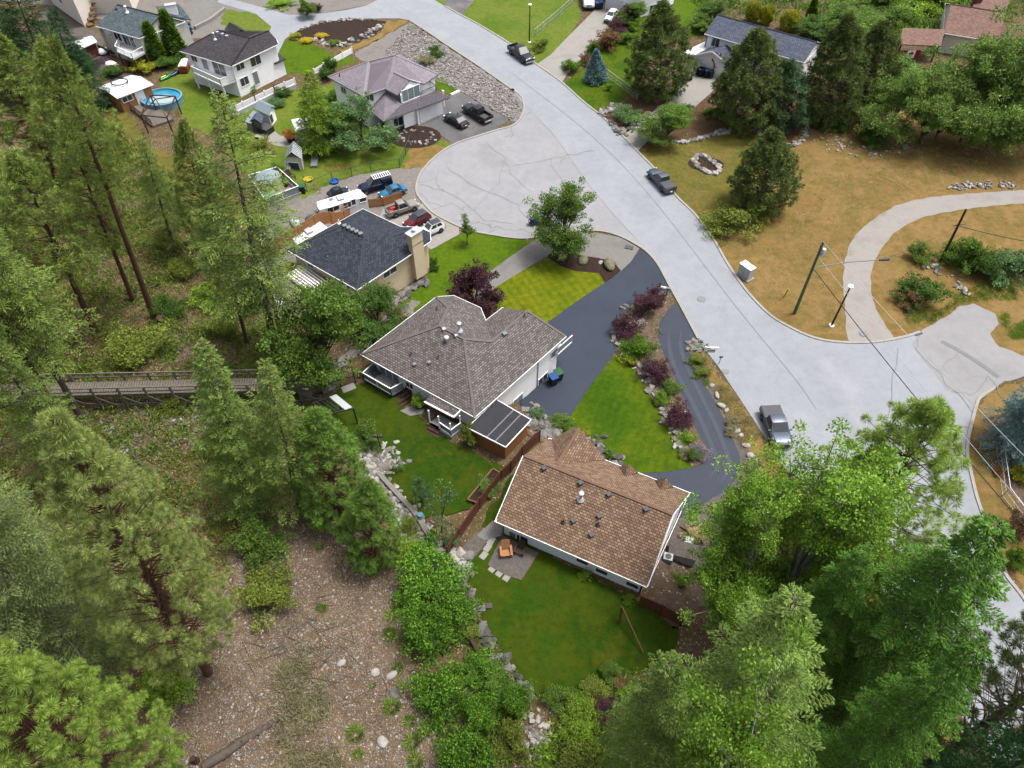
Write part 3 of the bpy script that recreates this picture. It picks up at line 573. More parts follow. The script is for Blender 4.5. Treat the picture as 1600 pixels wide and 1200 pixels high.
def make_fir(seed, H=20., Rr=4., bare=.2, dens=1., droop=.35, leaf='fir', bark='bark_grey', twigs=True, power=.75, ls=1.):
    g = np.random.default_rng(seed); P = []; D = []; L = []; tw = MB(); up3 = np.array([0, 0, 1.])
    z = H * bare
    while z < H * .985:
        t = (z - H * bare) / (H * (1 - bare)); rr = Rr * ((1 - t) ** power) * (.3 + .7 * min(1, t / .14 + .3))
        n = max(3, int(round((6.5 - 2.5 * t) * g.uniform(.6, 1.25)))); a0 = g.uniform(0, 6.28)
        for q in range(n):
            a = a0 + (q + g.uniform(-.32, .32)) * 2 * math.pi / n; z_ = z + g.normal() * .008 * H
            Lb = rr * g.uniform(.55, 1.2) + .15; up = .42 - .8 * (1 - t) * droop * 2 + g.normal() * .13
            d = np.array([math.cos(a), math.sin(a), 0.]); s = np.array([-d[1], d[0], 0.])
            K = int(max(44, Lb * 62 * dens)); ns = max(3, int(Lb / .27))
            u = .14 + .86 * (np.floor(g.random(K) ** .8 * ns) + .5 + g.normal(size=K) * .12) / ns; u = np.clip(u, .1, 1.02)
            sg = g.choice([-1., 1.], K); q_ = g.random(K) ** .8; sl = (.14 + .36 * (1 - u)) * Lb * .9 + .12
            curve = lambda v: (up * v - droop * v * v + .14 * v ** 4) * Lb
            base = np.array([0, 0, z_]) + d * ((u + .45 * q_ * sl / Lb) * Lb)[:, None] + up3 * (curve(u) - .22 * q_ * q_ * sl)[:, None] + s * (sg * q_ * sl * .85)[:, None] + g.normal(size=(K, 3)) * np.array([.035, .035, .025])
            dd = d * g.uniform(.45, .9, K)[:, None] + s * (sg * g.uniform(.3, 1., K))[:, None] + up3 * g.normal(-.05, .3, K)[:, None]
            P.append(base); D.append(dd); L.append(g.uniform(.14, .3, K) * ls)
            if twigs and g.random() < .6:
                tw.tube([(0, 0, z_), tuple(np.array([0, 0, z_]) + d * Lb * .45 + up3 * curve(.45)), tuple(np.array([0, 0, z_]) + d * Lb * .95 + up3 * curve(.95))], [.05, .03, .012], 3, cap=False)
        z += H * g.uniform(.024, .042) * (1 - .6 * t)
    P = np.concatenate(P); D = np.concatenate(D); L = np.concatenate(L)
    cr = cards('crown', P, D, L, L * g.uniform(.24, .36, len(L)), LEAF[leaf], g, .5)
    k = 7; tw.tube([(g.normal() * .06 * (i > 0), g.normal() * .06 * (i > 0), H * .965 * i / k) for i in range(k + 1)], [H * .0145 * (1 - .985 * i / k) + .004 for i in range(k + 1)], 9)
    return cr, mesh_of(tw, 'trunk', MAT[bark])
def make_pine(seed, H=20., Rr=4., bare=.25, tufts=420, blades=60, tl=.55, tw_=.05, leaf='pond', bark='bark_red', shape=.55, core=.35, dead=4):
    """long-needled pine: round tufts at the branch ends"""
    g = np.random.default_rng(seed); tw = MB(); P = []; D = []; L = []
    for i in range(tufts):
        t = g.random() ** 1.05; z = H * (bare + (1 - bare) * t)
        prof = max(.08, (1 - t ** 1.7) ** .8 * min(1, .55 + t * 1.9))
        rr = Rr * prof * (core + (1 - core) * g.random() ** .5) * g.uniform(.85, 1.12)
        a = g.uniform(0, 2 * math.pi)
        c = np.array([math.cos(a) * rr, math.sin(a) * rr, z + rr * .12 + g.normal() * .2])
        out = np.array([math.cos(a), math.sin(a), .75]); q = tl * g.uniform(.7, 1.25)
        n = int(blades * g.uniform(.8, 1.2))
        d = nrm(g.normal(size=(n, 3)) + nrm(out) * .45)
        P.append(c + d * q * .12 + g.normal(size=(n, 3)) * .03); D.append(d); L.append(q * g.uniform(.75, 1.05, n))
        if i % 2 == 0: tw.tube([(0, 0, z - rr * .18), tuple(c * np.array([.55, .55, 1]) - np.array([0, 0, rr * .1])), tuple(c)], [.03 + .012 * rr, .03, .015], 4, cap=False)
    P = np.concatenate(P); D = np.concatenate(D); L = np.concatenate(L)
    cr = cards('crown', P, D, L, tw_ * g.uniform(.8, 1.3, len(L)), LEAF[leaf], g)
    for _ in range(dead):
        a = g.uniform(0, 6.3); z = H * bare * g.uniform(.45, 1); q = Rr * g.uniform(.2, .5)
        tw.tube([(0, 0, z), (math.cos(a) * q, math.sin(a) * q, z - q * .2)], [.04, .01], 4)
    k = 7; tw.tube([(g.normal() * .05 * (i > 0), g.normal() * .05 * (i > 0), H * i / k) for i in range(k + 1)], [H * .0145 * (1 - .9 * i / k) + .02 for i in range(k + 1)], 10)
    return cr, mesh_of(tw, 'trunk', MAT[bark])
def make_broad(seed, H=8., Rr=3., bare=.18, clumps=120, leaves=110, cr_=.7, ll=.22, leaf='decid', bark='bark_grey', top=1., flat=.0, limbs=0, aspect=.62):
    """broadleaf: limbs of uneven reach carry leafy clumps, with gaps between the limbs"""
    g = np.random.default_rng(seed); tw = MB(); P = []; D = []; L = []; nl = limbs or max(9, clumps // 9)
    z0 = H * bare * .8; zc = H * (bare + (1 - bare) * .38)
    for i in range(nl):
        a = i * 2.39996 + g.uniform(-.45, .45); el = math.asin(min(.98, max(-.35, -.35 + 1.4 * ((i * .618 + g.random() * .3) % 1.0)))); k = g.uniform(.76, 1.12)
        end = np.array([math.cos(a) * math.cos(el) * Rr * k, math.sin(a) * math.cos(el) * Rr * k, zc + (math.sin(el) * (H - zc) * min(k, 1.02) if el > 0 else math.sin(el) * (zc - z0))])
        st = np.array([0, 0, z0 + (end[2] - z0) * .35 * max(0, math.sin(el))]); mid = st * .5 + end * .5 + np.array([0, 0, .06 * H * (1 - abs(math.sin(el)))]); m = max(2, int(clumps / nl * g.uniform(.6, 1.4)))
        tw.tube([tuple(st), tuple(mid), tuple(end * .94 + st * .06)], [.0038 * H + .012, .0025 * H + .008, .006], 4, cap=False)
        for _ in range(m):
            u = g.uniform(.35, 1.03) ** .75; c = (1 - u) ** 2 * st + 2 * u * (1 - u) * mid + u * u * end; sp = .17 * Rr * (.5 + u * .6)
            c = c + g.normal(size=3) * sp * np.array([1, 1, .75]); rc = cr_ * g.uniform(.5, 1.2); n = int(leaves * g.uniform(.5, 1.2) * (rc / cr_) ** 1.5)
            q = nrm(g.normal(size=(n, 3))) * (g.random((n, 1)) ** .45) * np.array([1, 1, .62]) * rc
            P.append(c + q); D.append(nrm(q) * .6 + g.normal(size=(n, 3)) * .6 + np.array([0, 0, .1 - flat])); L.append(ll * g.uniform(.6, 1.25, n))
            if rc > cr_ * .8: tw.tube([tuple(mid * .4 + end * .6), tuple(c)], [.0025 * H + .006, .005], 3, cap=False)
    P = np.concatenate(P); D = np.concatenate(D); L = np.concatenate(L); P[:, 2] = np.maximum(P[:, 2], .03)
    cr = cards('crown', P, D, L, L * aspect, LEAF[leaf], g)
    tw.tube([(0, 0, -.1), (.012 * H * g.normal(), .03, H * max(bare, .2)), (.0, .05, H * .72)], [.009 * H + .04, .007 * H, .002 * H], 8)
    return cr, mesh_of(tw, 'trunk', MAT[bark])
def make_cone(seed, H=6., Rr=1., leaves=9000, ll=.22, leaf='hedge', shape='cone', aspect=.5, bark='bark_grey', up=.8):
    g = np.random.default_rng(seed); n = leaves
    t = g.random(n) ** (1.35 if shape == 'cone' else 1.); a = g.uniform(0, 2 * math.pi, n)
    pr = (1 - t) ** .7 * np.minimum(1, .55 + t * 4) if shape == 'cone' else np.sqrt(np.maximum(0, 1 - (2 * t - 1) ** 2)) ** .7
    if shape == 'tiers': pr = (1 - t) ** .85 * (.72 + .28 * np.abs(np.sin(t * 26 + np.sin(a * 3) * .9)))
    lump = 1 + .10 * np.sin(a * 5 + t * 9) + .07 * np.sin(a * 11 - t * 17)
    r = Rr * pr * lump * (1 - .35 * g.random(n) ** 2.2)
    P = np.stack([np.cos(a) * r, np.sin(a) * r, .06 * H + t * H * .94], 1)
    D = np.stack([np.cos(a), np.sin(a), np.full(n, up)], 1) + g.normal(size=(n, 3)) * .45
    L = ll * g.uniform(.6, 1.3, n); cr = cards('crown', P, D, L, L * aspect, LEAF[leaf], g)
    tw = MB().tube([(0, 0, 0), (0, 0, H * .85)], [.05 + H * .012, .02], 7)
    return cr, mesh_of(tw, 'trunk', MAT[bark])
def make_tuft(seed, n=260, r=.4, h=.6, leaf='grass', w=.035):
    g = np.random.default_rng(seed); a = g.uniform(0, 6.3, n); q = r * np.sqrt(g.random(n)) * .6
    P = np.stack([np.cos(a) * q, np.sin(a) * q, np.zeros(n)], 1); D = np.stack([np.cos(a) * .55, np.sin(a) * .55, np.full(n, .8)], 1) + g.normal(size=(n, 3)) * .25
    return cards('leaves', P, D, h * g.uniform(.6, 1.2, n), w, LEAF[leaf], g)
_B = {}
def kind(k):
    """crown mesh, trunk mesh, nominal height, nominal crown radius"""
    if k in _B: return _B[k]
    f, i = k.rsplit(':', 1) if ':' in k else (k, '0'); i = int(i)
    if f == 'fir': r = make_fir(11 + i, 22, 4.6, .22, 1.15, .35, 'fir') + (22, 4.6)
    elif f == 'fir_lush': r = make_fir(31 + i, 28, 6.6, .06, 3., .5, 'fir_lush', ls=1.) + (28, 6.6)
    elif f == 'fir_dark': r = make_fir(41 + i, 20, 5, .06, 1.5, .3, 'fir_dark', twigs=False) + (20, 5)
    elif f == 'fir_grey': r = make_fir(51 + i, 30, 6.2, .1, 2.6, .3, 'fir_grey', bark='twig', ls=.8) + (30, 6.2)
    elif f == 'fir_pale': r = make_fir(61 + i, 21, 4, .08, 2, .28, 'fir_pale', ls=.85) + (21, 4)
    elif f == 'fir_wide': r = make_fir(66 + i, 32, 7, .06, 3., .34, 'fir_wide', ls=.9) + (32, 7)
    elif f == 'pond': r = make_pine(71 + i, 30, 6, .2, 700, 190, .46, .026, 'pond', core=.4) + (30, 6)
    elif f == 'pond_green': r = make_pine(81 + i, 30, 6, .1, 760, 200, .5, .028, 'pond_green', core=.5) + (30, 6)
    elif f == 'pine_mid': r = make_pine(91 + i, 20, 5, .2, 430, 66, .5, .055, 'pine_mid', core=.3) + (20, 5)
    elif f == 'pine_young': r = make_pine(101 + i, 13, 3.4, .02, 420, 110, .4, .035, 'pine_young', core=.4) + (13, 3.4)
    elif f == 'pine_dark': r = make_pine(111 + i, 13, 5, .03, 520, 60, .6, .075, 'pine_dark', 'bark_grey', core=.5) + (13, 5)
    elif f == 'pine_blue': r = make_pine(121 + i, 12, 4, .04, 360, 56, .66, .08, 'pine_blue', 'bark_grey', core=.5) + (12, 4)
    elif f == 'pine_near': r = make_pine(115 + i, 30, 6, .2, 520, 140, .5, .03, 'pine_dark', 'bark_grey', core=.35) + (30, 6)
    elif f == 'pine_open': r = make_pine(131 + i, 24, 6.4, .3, 420, 150, .48, .03, 'pond_green', 'bark_grey', core=.3) + (24, 6.4)
    elif f == 'spruce_blue': r = make_cone(141 + i, 5, 1.7, 9000, .3, 'blue', 'tiers', .3, up=.2) + (5, 1.7)
    elif f == 'spruce_blue_big': r = make_fir(143 + i, 12, 4.6, .04, 1.8, .3, 'blue_dark', twigs=False) + (12, 4.6)
    elif f == 'thuja': r = make_cone(151 + i, 8, 1.25, 9000, .34, 'hedge') + (8, 1.25)
    elif f == 'cedar': r = make_fir(155 + i, 13, 3.8, .04, 1.3, .4, 'cedar', twigs=False) + (13, 3.8)
    elif f == 'globe': r = make_cone(161 + i, 3, 1.3, 6000, .24, 'yellow', 'ball') + (3, 1.3)
    elif f == 'decid': r = make_broad(171 + i, 9, 3.4, .14, 340, 150, .66, .2, 'decid', limbs=60) + (9, 3.4)
    elif f == 'decid_y': r = make_broad(181 + i, 24, 5.2, .14, 560, 200, .82, .2, 'decid_yellow', 'bark_pale', limbs=44) + (24, 5.2)
    elif f == 'decid_dark': r = make_broad(191 + i, 9, 3.4, .12, 330, 150, .66, .2, 'decid_dark', limbs=56) + (9, 3.4)
    elif f == 'decid_blue': r = make_broad(201 + i, 8, 3.6, .1, 200, 150, .6, .2, 'decid_blue', limbs=30) + (8, 3.6)
    elif f == 'robinia': r = make_broad(211 + i, 13, 6, .08, 260, 150, .95, .4, 'robinia', flat=.15, aspect=.34, limbs=34) + (13, 6)
    elif f == 'plum': r = make_broad(221 + i, 6, 2.8, .12, 300, 130, .5, .2, 'purple', limbs=44) + (6, 2.8)
    elif f == 'sapling': r = make_broad(231 + i, 3.6, .75, .3, 45, 70, .3, .16, 'decid') + (3.6, .75)
    elif f == 'sparse': r = make_broad(241 + i, 3.4, 1.1, .2, 40, 45, .3, .13, 'decid_blue') + (3.4, 1.1)
    else:
        lf = f.split('_', 1)[1]       # bush_<leaf>
        ll = {'purple': .14, 'lavender': .2, 'olive': .16, 'grey_scrub': .2}.get(lf, .16)
        r = make_broad(251 + i + len(lf), 1.9, 1.35, .04, 130, 100, .34, ll * .8, lf, limbs=34, aspect=.3 if lf in ('lavender', 'grey_scrub') else .6) + (1.9, 1.35)
    _B[k] = r; return r
TRN = random.Random(3)
def plant(k, base, top=None, hw=None, label='', cat='tree', name='tree', group=None, h=None, lean=True, dz=0.):
    """stands at picture point base (its foot), reaches picture row top[1]; hw = half width of the crown in picture pixels"""
    cr, tk, H0, R0 = kind(k); b = at(*base)
    if h is None: h = height_for(b, top[1])
    mid = b + Vector((0, 0, h * .5)); r = hw / ppm(mid) if hw else R0 * h / H0
    o = thing(name, label, cat, b + Vector((0, 0, dz)), group); o.rotation_mode = 'QUATERNION'
    q = Matrix.Rotation(TRN.uniform(0, 6.28), 3, 'Z')
    if top is not None and lean:
        # small lean so that the tip stands where the photograph shows it
        d = ray(*top); k_ = (b.y + 0.0 - EYE[1]) / d[1]
        tip = Vector(EYE + d * ((b.z + h - CAM_H) / d[2])); v = tip - b; ang = min(v.angle(Vector((0, 0, 1))), R(7))
        ax = Vector((0, 0, 1)).cross(v)
        if ax.length > 1e-5: q = Matrix.Rotation(ang, 3, ax.normalized()) @ q
    o.rotation_quaternion = q.to_quaternion(); o.scale = (r / R0, r / R0, h / H0)
    if tk: link('trunk', tk, o)
    link('crown', cr, o)
    return o
# ---------------------------------------------------------------- houses
def offset_poly(P, d):
    """CCW outline moved outwards by d (negative: inwards), mitred"""
    n = len(P); out = []
    for i in range(n):
        a, b, c = [np.array(P[(i + k) % n][:2], float) for k in (-1, 0, 1)]
        u = (b - a) / np.linalg.norm(b - a); v = (c - b) / np.linalg.norm(c - b)
        n1 = np.array([u[1], -u[0]]); n2 = np.array([v[1], -v[0]])
        m = n1 + n2; k = d / max(.25, 1 + n1 @ n2)
        out.append(b + m * k)
    return out
def ccw(P):
    return sum(P[i][0] * P[(i + 1) % len(P)][1] - P[(i + 1) % len(P)][0] * P[i][1] for i in range(len(P))) > 0
class House: pass
def on_plane(px, py, p0, nn):
    d = ray(px, py); k = ((np.array(p0, float) - EYE) @ nn) / (d @ nn); return EYE + d * k
def roof_verts(spec):
    v = {}
    for k, s in spec.items():
        if s[0] == 'v': v[k] = np.array(s[1], float); continue
        if s[0] == 'par': a, b, c = [v[q] for q in s[1:]]; v[k] = a + b - c; continue
        if s[0] == 'mid': a, b = v[s[1]], v[s[2]]; v[k] = a + (b - a) * s[3]; continue
        px, py, z = s
        if not isinstance(z, tuple): v[k] = flat(px, py, z)
        elif z[0] == 's':
            a, b = v[z[1]], v[z[2]]; d = (b - a); d[2] = 0; d /= np.linalg.norm(d); ins = np.array([-d[1], d[0], 0])
            nn = np.cross(d, ins + np.array([0, 0, z[3]])); v[k] = on_plane(px, py, a, nn)
        else:
            a, b, c = [v[q] for q in z[1:4]]; v[k] = on_plane(px, py, a, np.cross(b - a, c - a))
    return v
def roof_mesh(mb, v, faces, th=.16):
    mb.uv = mb.uv or []
    edges = {}
    for f in faces:
        pts = [v[k] for k in f]; nn = np.zeros(3)
        for i in range(len(pts)): nn += np.cross(pts[i], pts[(i + 1) % len(pts)])
        if nn[2] < 0: f = f[::-1]; pts = pts[::-1]; nn = -nn
        nn /= np.linalg.norm(nn)
        hx = np.cross([0, 0, 1], nn); hx = hx / np.linalg.norm(hx) if np.linalg.norm(hx) > 1e-6 else np.array([1., 0, 0]); hy = np.cross(nn, hx)
        mb.add(pts, [tuple(range(len(pts)))]); mb.uv.append([(float(p @ hx), float(p @ hy)) for p in pts])
        lo = [p - np.array([0, 0, th]) for p in pts]
        mb.add(lo, [tuple(range(len(pts)))[::-1]]); mb.uv.append([(0, 0)] * len(pts))
        for i in range(len(f)):
            e = tuple(sorted((f[i], f[(i + 1) % len(f)]))); edges.setdefault(e, []).append((f[i], f[(i + 1) % len(f)]))
    dz = np.array([0, 0, th])
    for e, l in edges.items():
        if len(l) == 1:
            a, b = v[l[0][0]], v[l[0][1]]
            mb.add([a - dz, b - dz, b, a], [(0, 1, 2, 3)]); mb.uv.append([(0, 0)] * 4)
    return edges
def gutter_ring(mb, P, z, w=.055, h=.12, closed=True):
    n = len(P); O = offset_poly(P, w); I = offset_poly(P, .004)
    vs = [(p[0], p[1], z - h) for p in O] + [(p[0], p[1], z + .025) for p in O] + [(p[0], p[1], z + .025) for p in I] + [(p[0], p[1], z - h) for p in I]
    fs = []
    for i in range(n):
        j = (i + 1) % n
        fs += [(i, j, n + j, n + i), (n + i, n + j, 2 * n + j, 2 * n + i), (3 * n + i, 3 * n + j, j, i)]
    mb.add(vs, fs)
def house(name, label, cat, spec, faces, eave, roof, wall, inset=.55, ridges=(), ridge_mat=None, gutter='white', gables=(), base=None, group=None, downpipe=True, trim=True):
    H = House(); v = H.v = roof_verts(spec)
    P = [v[k] for k in eave]
    if not ccw(P): P = P[::-1]; eave = eave[::-1]
    H.eave = P; H.z = float(np.mean([p[2] for p in P])); cen = np.mean([p[:2] for p in P], 0)
    ins = inset if isinstance(inset, (int, float)) else .5
    w2 = offset_poly(P, -ins); H.wall = w2; H.eavek = eave
    H.o = thing(name, label, cat, (cen[0], cen[1], 0), group)
    mb = MB(); n = len(w2)
    H.base = [float(gz(p[0], p[1])) for p in w2]
    for i in range(n):
        a, b = w2[i], w2[(i + 1) % n]; lo = (base if base is not None else min(H.base)) - .4
        mb.add([(a[0], a[1], lo), (b[0], b[1], lo), (b[0], b[1], P[(i + 1) % n][2] - .08), (a[0], a[1], P[i][2] - .08)], [(0, 1, 2, 3)])
    for a, b, c in gables:
        A, B_, C_ = v[a], v[b], v[c]; cc = np.array([cen[0], cen[1], 0]); tri = []
        d = (B_ - A); nn = np.array([-d[1], d[0], 0]); nn /= np.linalg.norm(nn)
        if nn @ (cc - A) < 0: nn = -nn
        k = .3
        A2, B2, C2 = A + nn * k, B_ + nn * k, C_ + nn * k
        down = np.array([0, 0, .17]); m = (A2 + B2) / 2
        q = [A2 + (m - A2) * .04 - down, B2 + (m - B2) * .04 - down, C2 - down * 1.3]
        q2 = [p + nn * .2 for p in q]
        mb.add(q + q2, [(0, 1, 2), (5, 4, 3), (0, 3, 4, 1), (1, 4, 5, 2), (2, 5, 3, 0)])
        lo = np.array([0, 0, A[2] - .1])
        mb.add([(q[0][0], q[0][1], q[0][2] + .0), (q[1][0], q[1][1], q[1][2]), (q[1][0], q[1][1], (base or min(H.base)) - .4), (q[0][0], q[0][1], (base or min(H.base)) - .4)], [(0, 3, 2, 1)])
    H.walls = mb.build('wall', MAT[wall], H.o)
    rb = MB(); roof_mesh(rb, v, faces); H.roof = rb.build('roof', MAT[roof], H.o)
    if ridges:
        r2 = MB()
        for a, b in ridges:
            A, B_ = Vector(v[a]) + Vector((0, 0, .03)), Vector(v[b]) + Vector((0, 0, .03))
            r2.bar(A, B_, .26, .05)
        H.ridge = r2.build('ridge_cap', MAT[ridge_mat or roof], H.roof)
    if trim:
        g = MB(); gutter_ring(g, P, H.z) if max(abs(p[2] - H.z) for p in P) < .05 else None
        if g.v: H.gutter = g.build('gutter', MAT[gutter], H.o)
    return H
def wall_plane(H, i):
    a = np.array([*H.wall[i], 0.]); b = np.array([*H.wall[(i + 1) % len(H.wall)], 0.]); d = (b - a) / np.linalg.norm(b - a)
    return a, d, np.array([d[1], -d[0], 0.])
def pick(H, px, py):
    """the wall edge and the place on it that the photograph shows at this point"""
    best = None
    for i in range(len(H.wall)):
        a, d, n = wall_plane(H, i); r_ = ray(px, py)
        if r_ @ n > -1e-6: continue
        p = on_plane(px, py, a, n); u = (p - a) @ d; Ln = np.linalg.norm(np.array(H.wall[(i + 1) % len(H.wall)]) - np.array(H.wall[i]))
        over = max(0, -u, u - Ln)
        k = (over, np.linalg.norm(p - EYE))
        if best is None or k < best[0]: best = (k, i, p, d, n)
    return best[1:]
def opening(parent, c, d, n, w, h, name='window', frame='white', pane='glass', mull=1, fw=.09, depth=.05, label=None):
    """a framed opening standing a little proud of the wall: frame, pane"""
    c = Vector(c); d = Vector(d); n = Vector(n); u = Vector((0, 0, 1)); f = MB()
    def slab(x0, x1, z0, z1, t0, t1, mb):
        vs = [c + d * x + u * z + n * t for t in (t0, t1) for x, z in ((x0, z0), (x1, z0), (x1, z1), (x0, z1))]
        mb.add(vs, [(0, 1, 2, 3)[::-1], (4, 5, 6, 7), (0, 1, 5, 4), (1, 2, 6, 5), (2, 3, 7, 6), (3, 0, 4, 7)])
    x, z = w / 2, h / 2
    slab(-x - fw, x + fw, z, z + fw, -.02, depth + .02, f); slab(-x - fw, x + fw, -z - fw, -z, -.02, depth + .03, f)
    slab(-x - fw, -x, -z, z, -.02, depth, f); slab(x, x + fw, -z, z, -.02, depth, f)
    for k in range(mull): xx = -x + w * (k + 1) / (mull + 1); slab(xx - .03, xx + .03, -z, z, -.02, depth - .008, f)
    o = f.build(name, MAT[frame], parent)
    if label: o['label'] = label
    g = MB(); slab(-x, x, -z, z, -.02, .018, g); g.build('pane' if 'door' not in name else 'panel', MAT[pane], o)
    return o
def win(H, px, py, w=1.2, h=1.1, **kw):
    i, p, d, n = pick(H, px, py); return opening(H.o, p, d, n, w, h, **kw)
def vent(H, plane, px, py, kind_='box', mat='dark', s=.4):
    a, b, c = [H.v[k] for k in plane]; p = V(on_plane(px, py, a, np.cross(b - a, c - a))); m = MB()
    if kind_ == 'box': m.box(p + Vector((0, 0, .1)), (s, s, .26), .5); m.box(p + Vector((0, 0, .26)), (s * 1.15, s * 1.15, .05), .5)
    elif kind_ == 'pipe': m.tube([p - Vector((0, 0, .1)), p + Vector((0, 0, .5))], .06, 8); m.lathe([(.22, 0), (.1, .12)], 8, p + Vector((0, 0, .0)))
    elif kind_ == 'flue': m.tube([p - Vector((0, 0, .1)), p + Vector((0, 0, 1.0))], .13, 10); m.lathe([(.13, .95), (.24, 1.0), (.24, 1.12), (.05, 1.22)], 10, p); m.lathe([(.35, .03), (.16, .3)], 10, p)
    elif kind_ == 'turbine': m.lathe([(.16, -.1), (.16, .3), (.24, .36), (.3, .5), (.24, .66), (.05, .74)], 12, p)
    return m.build({'box': 'roof_vent', 'pipe': 'vent_pipe', 'flue': 'flue', 'turbine': 'turbine_vent'}[kind_], MAT[mat], H.roof, smooth=40)
def railing(parent, pts, h=1.0, mat='white', glass=True, close=False, post=1.6, name='railing', bal=False, lab=None):
    m = MB(); g = MB()
    for a, b in zip(pts[:-1], pts[1:]):
        a = Vector(a); b = Vector(b); n = max(1, int((b - a).length / post)); u = Vector((0, 0, h))
        m.bar(a + u, b + u, .09, .06)
        for k in range(n + 1): p = a + (b - a) * k / n; m.bar(p, p + u * .97, .07)
        if bal:
            q = int((b - a).length / .22)
            for k in range(1, q): p = a + (b - a) * k / q; m.bar(p + u * .1, p + u * .95, .03)
            m.bar(a + u * .1, b + u * .1, .05, .05)
        elif glass:
            dz = Vector((0, 0, .1)); g.add([a + dz, b + dz, b + u * .93, a + u * .93], [(0, 1, 2, 3)])
    o = m.build(name, MAT[mat], parent)
    if g.v: g.build('glass_panel', MAT[mat if glass == 'solid' else 'glass_pale'], o)
    return o
def shed_box(name, label, cat, corners, z, roofz, wall, roof, rise=0., over=.3, ridge=None, group=None, base=None):
    """small building from four roof corners (picture points at height z, CCW); gable along the first edge's middle when rise > 0"""
    P = [flat(p[0], p[1], z) for p in corners]
    if not ccw(P): P = P[::-1]
    cen = np.mean(P, 0); o = thing(name, label, cat, (cen[0], cen[1], 0), group); v = dict(zip('ABCD', P))
    if rise:
        v['E'] = (P[0] + P[1]) / 2 + [0, 0, rise]; v['F'] = (P[2] + P[3]) / 2 + [0, 0, rise]
        faces = [['A', 'E', 'F', 'D'], ['E', 'B', 'C', 'F']]
    else: faces = [['A', 'B', 'C', 'D']]
    rb = MB(); roof_mesh(rb, v, faces, .1); H = House(); H.v = v; H.o = o; H.roof = rb.build('roof', MAT[roof], o)
    w = offset_poly(P, -over); mb = MB(); zb = min(float(gz(p[0], p[1])) for p in w) if base is None else base
    for i in range(4):
        a, b = w[i], w[(i + 1) % 4]
        top = z - .03
        mb.add([(a[0], a[1], zb - .3), (b[0], b[1], zb - .3), (b[0], b[1], top), (a[0], a[1], top)], [(0, 1, 2, 3)])
        if rise and i in (0, 2):
            m_ = ((a[0] + b[0]) / 2, (a[1] + b[1]) / 2, top + rise * .93); mb.add([(a[0], a[1], top), (b[0], b[1], top), m_], [(0, 1, 2)])
    H.wall = w; H.walls = mb.build('wall', MAT[wall], o); H.z = z
    return H
def steps(name, label, px0, px1, px2, n, zs, mat='dark_timber', cat='steps'):
    """flight between two picture points (bottom px0 to top px1), width from px0 to px2"""
    a = at(*px0); b = at(*px1); w = at(*px2) - a; o = thing(name, label, cat, a)
    for k in range(n):
        t = k / n; p = a + (b - a) * t; q = a + (b - a) * (t + 1 / n); z = a.z + zs * (k + 1) / n
        MB().prism([(p.x, p.y), (p.x + w.x, p.y + w.y), (q.x + w.x, q.y + w.y), (q.x, q.y)] if ccw([(p.x, p.y), (p.x + w.x, p.y + w.y), (q.x + w.x, q.y + w.y), (q.x, q.y)]) else [(q.x, q.y), (q.x + w.x, q.y + w.y), (p.x + w.x, p.y + w.y), (p.x, p.y)], a.z - .2, z).build('tread', MAT[mat], o)
    return o

# -- grey-roofed house in the middle
e = 5.2
B1 = house('house', 'white house with grey-brown hipped roof, black driveway on its right', 'house', {
    'A': (564, 554, e), 'B': (742, 652, e), 'V': (884, 526, e), 'T': (785, 481, e), 'S': (759, 501, e), 'Rr': (751, 481, e), 'Q': (709, 462, e), 'P': (682, 464, e),
    'K2': (725, 530, ('s', 'B', 'V', .40)), 'W': (768, 534, ('s', 'B', 'V', .40)), 'U': (824, 486, ('s', 'B', 'V', .40)),
    'K1': (687, 509, ('p', 'A', 'B', 'K2')), 'N': (700, 481, ('p', 'P', 'A', 'K1'))},
    [['A', 'B', 'K2', 'K1'], ['B', 'V', 'U', 'W', 'K2'], ['A', 'K1', 'N', 'P'], ['P', 'N', 'Q'], ['Q', 'N', 'Rr'], ['N', 'K1', 'K2', 'S', 'Rr'], ['K2', 'W', 'S'], ['S', 'W', 'U', 'T'], ['T', 'U', 'V']],
    ['A', 'B', 'V', 'T', 'S', 'Rr', 'Q', 'P'], 'shingle_grey', 'wall_white', .55,
    [('A', 'K1'), ('K1', 'K2'), ('B', 'K2'), ('K2', 'W'), ('W', 'U'), ('U', 'V'), ('N', 'K1'), ('N', 'P')], 'ridge_grey')
for px, py, k_, m_ in ((694, 516, 'box', 'galv'), (713, 526, 'box', 'galv'), (698, 533, 'turbine', 'galv'), (643, 554, 'pipe', 'dark'), (685, 559, 'pipe', 'dark'), (648, 571, 'box', 'grey'), (671, 568, 'box', 'grey')):
    vent(B1, 'A B K2'.split(), px, py, k_, m_, .3)
vent(B1, ['B', 'V', 'U'], 718, 517, 'flue', 'galv'); vent(B1, ['B', 'V', 'U'], 789, 523, 'box', 'grey', .4); vent(B1, ['B', 'V', 'U'], 820, 494, 'pipe', 'dark'); vent(B1, ['A', 'K1', 'N'], 683, 484, 'pipe', 'dark')
win(B1, 848, 592, 1.5, 1.0, pane='glass'); win(B1, 809, 626, 1.5, 1.2, pane='glass_pale'); win(B1, 868, 550, 1.6, 1.0, name='window', pane='glass_pale')
win(B1, 608, 583, 2.6, 1.9, name='patio_door', pane='glass_pale', mull=2); win(B1, 640, 602, .9, .8); win(B1, 644, 625, .9, 1.9, name='door', frame='dark_timber', pane='dark_timber', mull=0); win(B1, 690, 640, 1.6, 1.2)
m_ = MB(); i_, p_, d_, n_ = pick(B1, 839, 600); m_.box(V(p_) * 1.0 + V(n_) * .06 - Vector((0, 0, p_[2] - 2.5)), (.09, .09, 5.0)); m_.build('downpipe', MAT['lgrey'], B1.o)
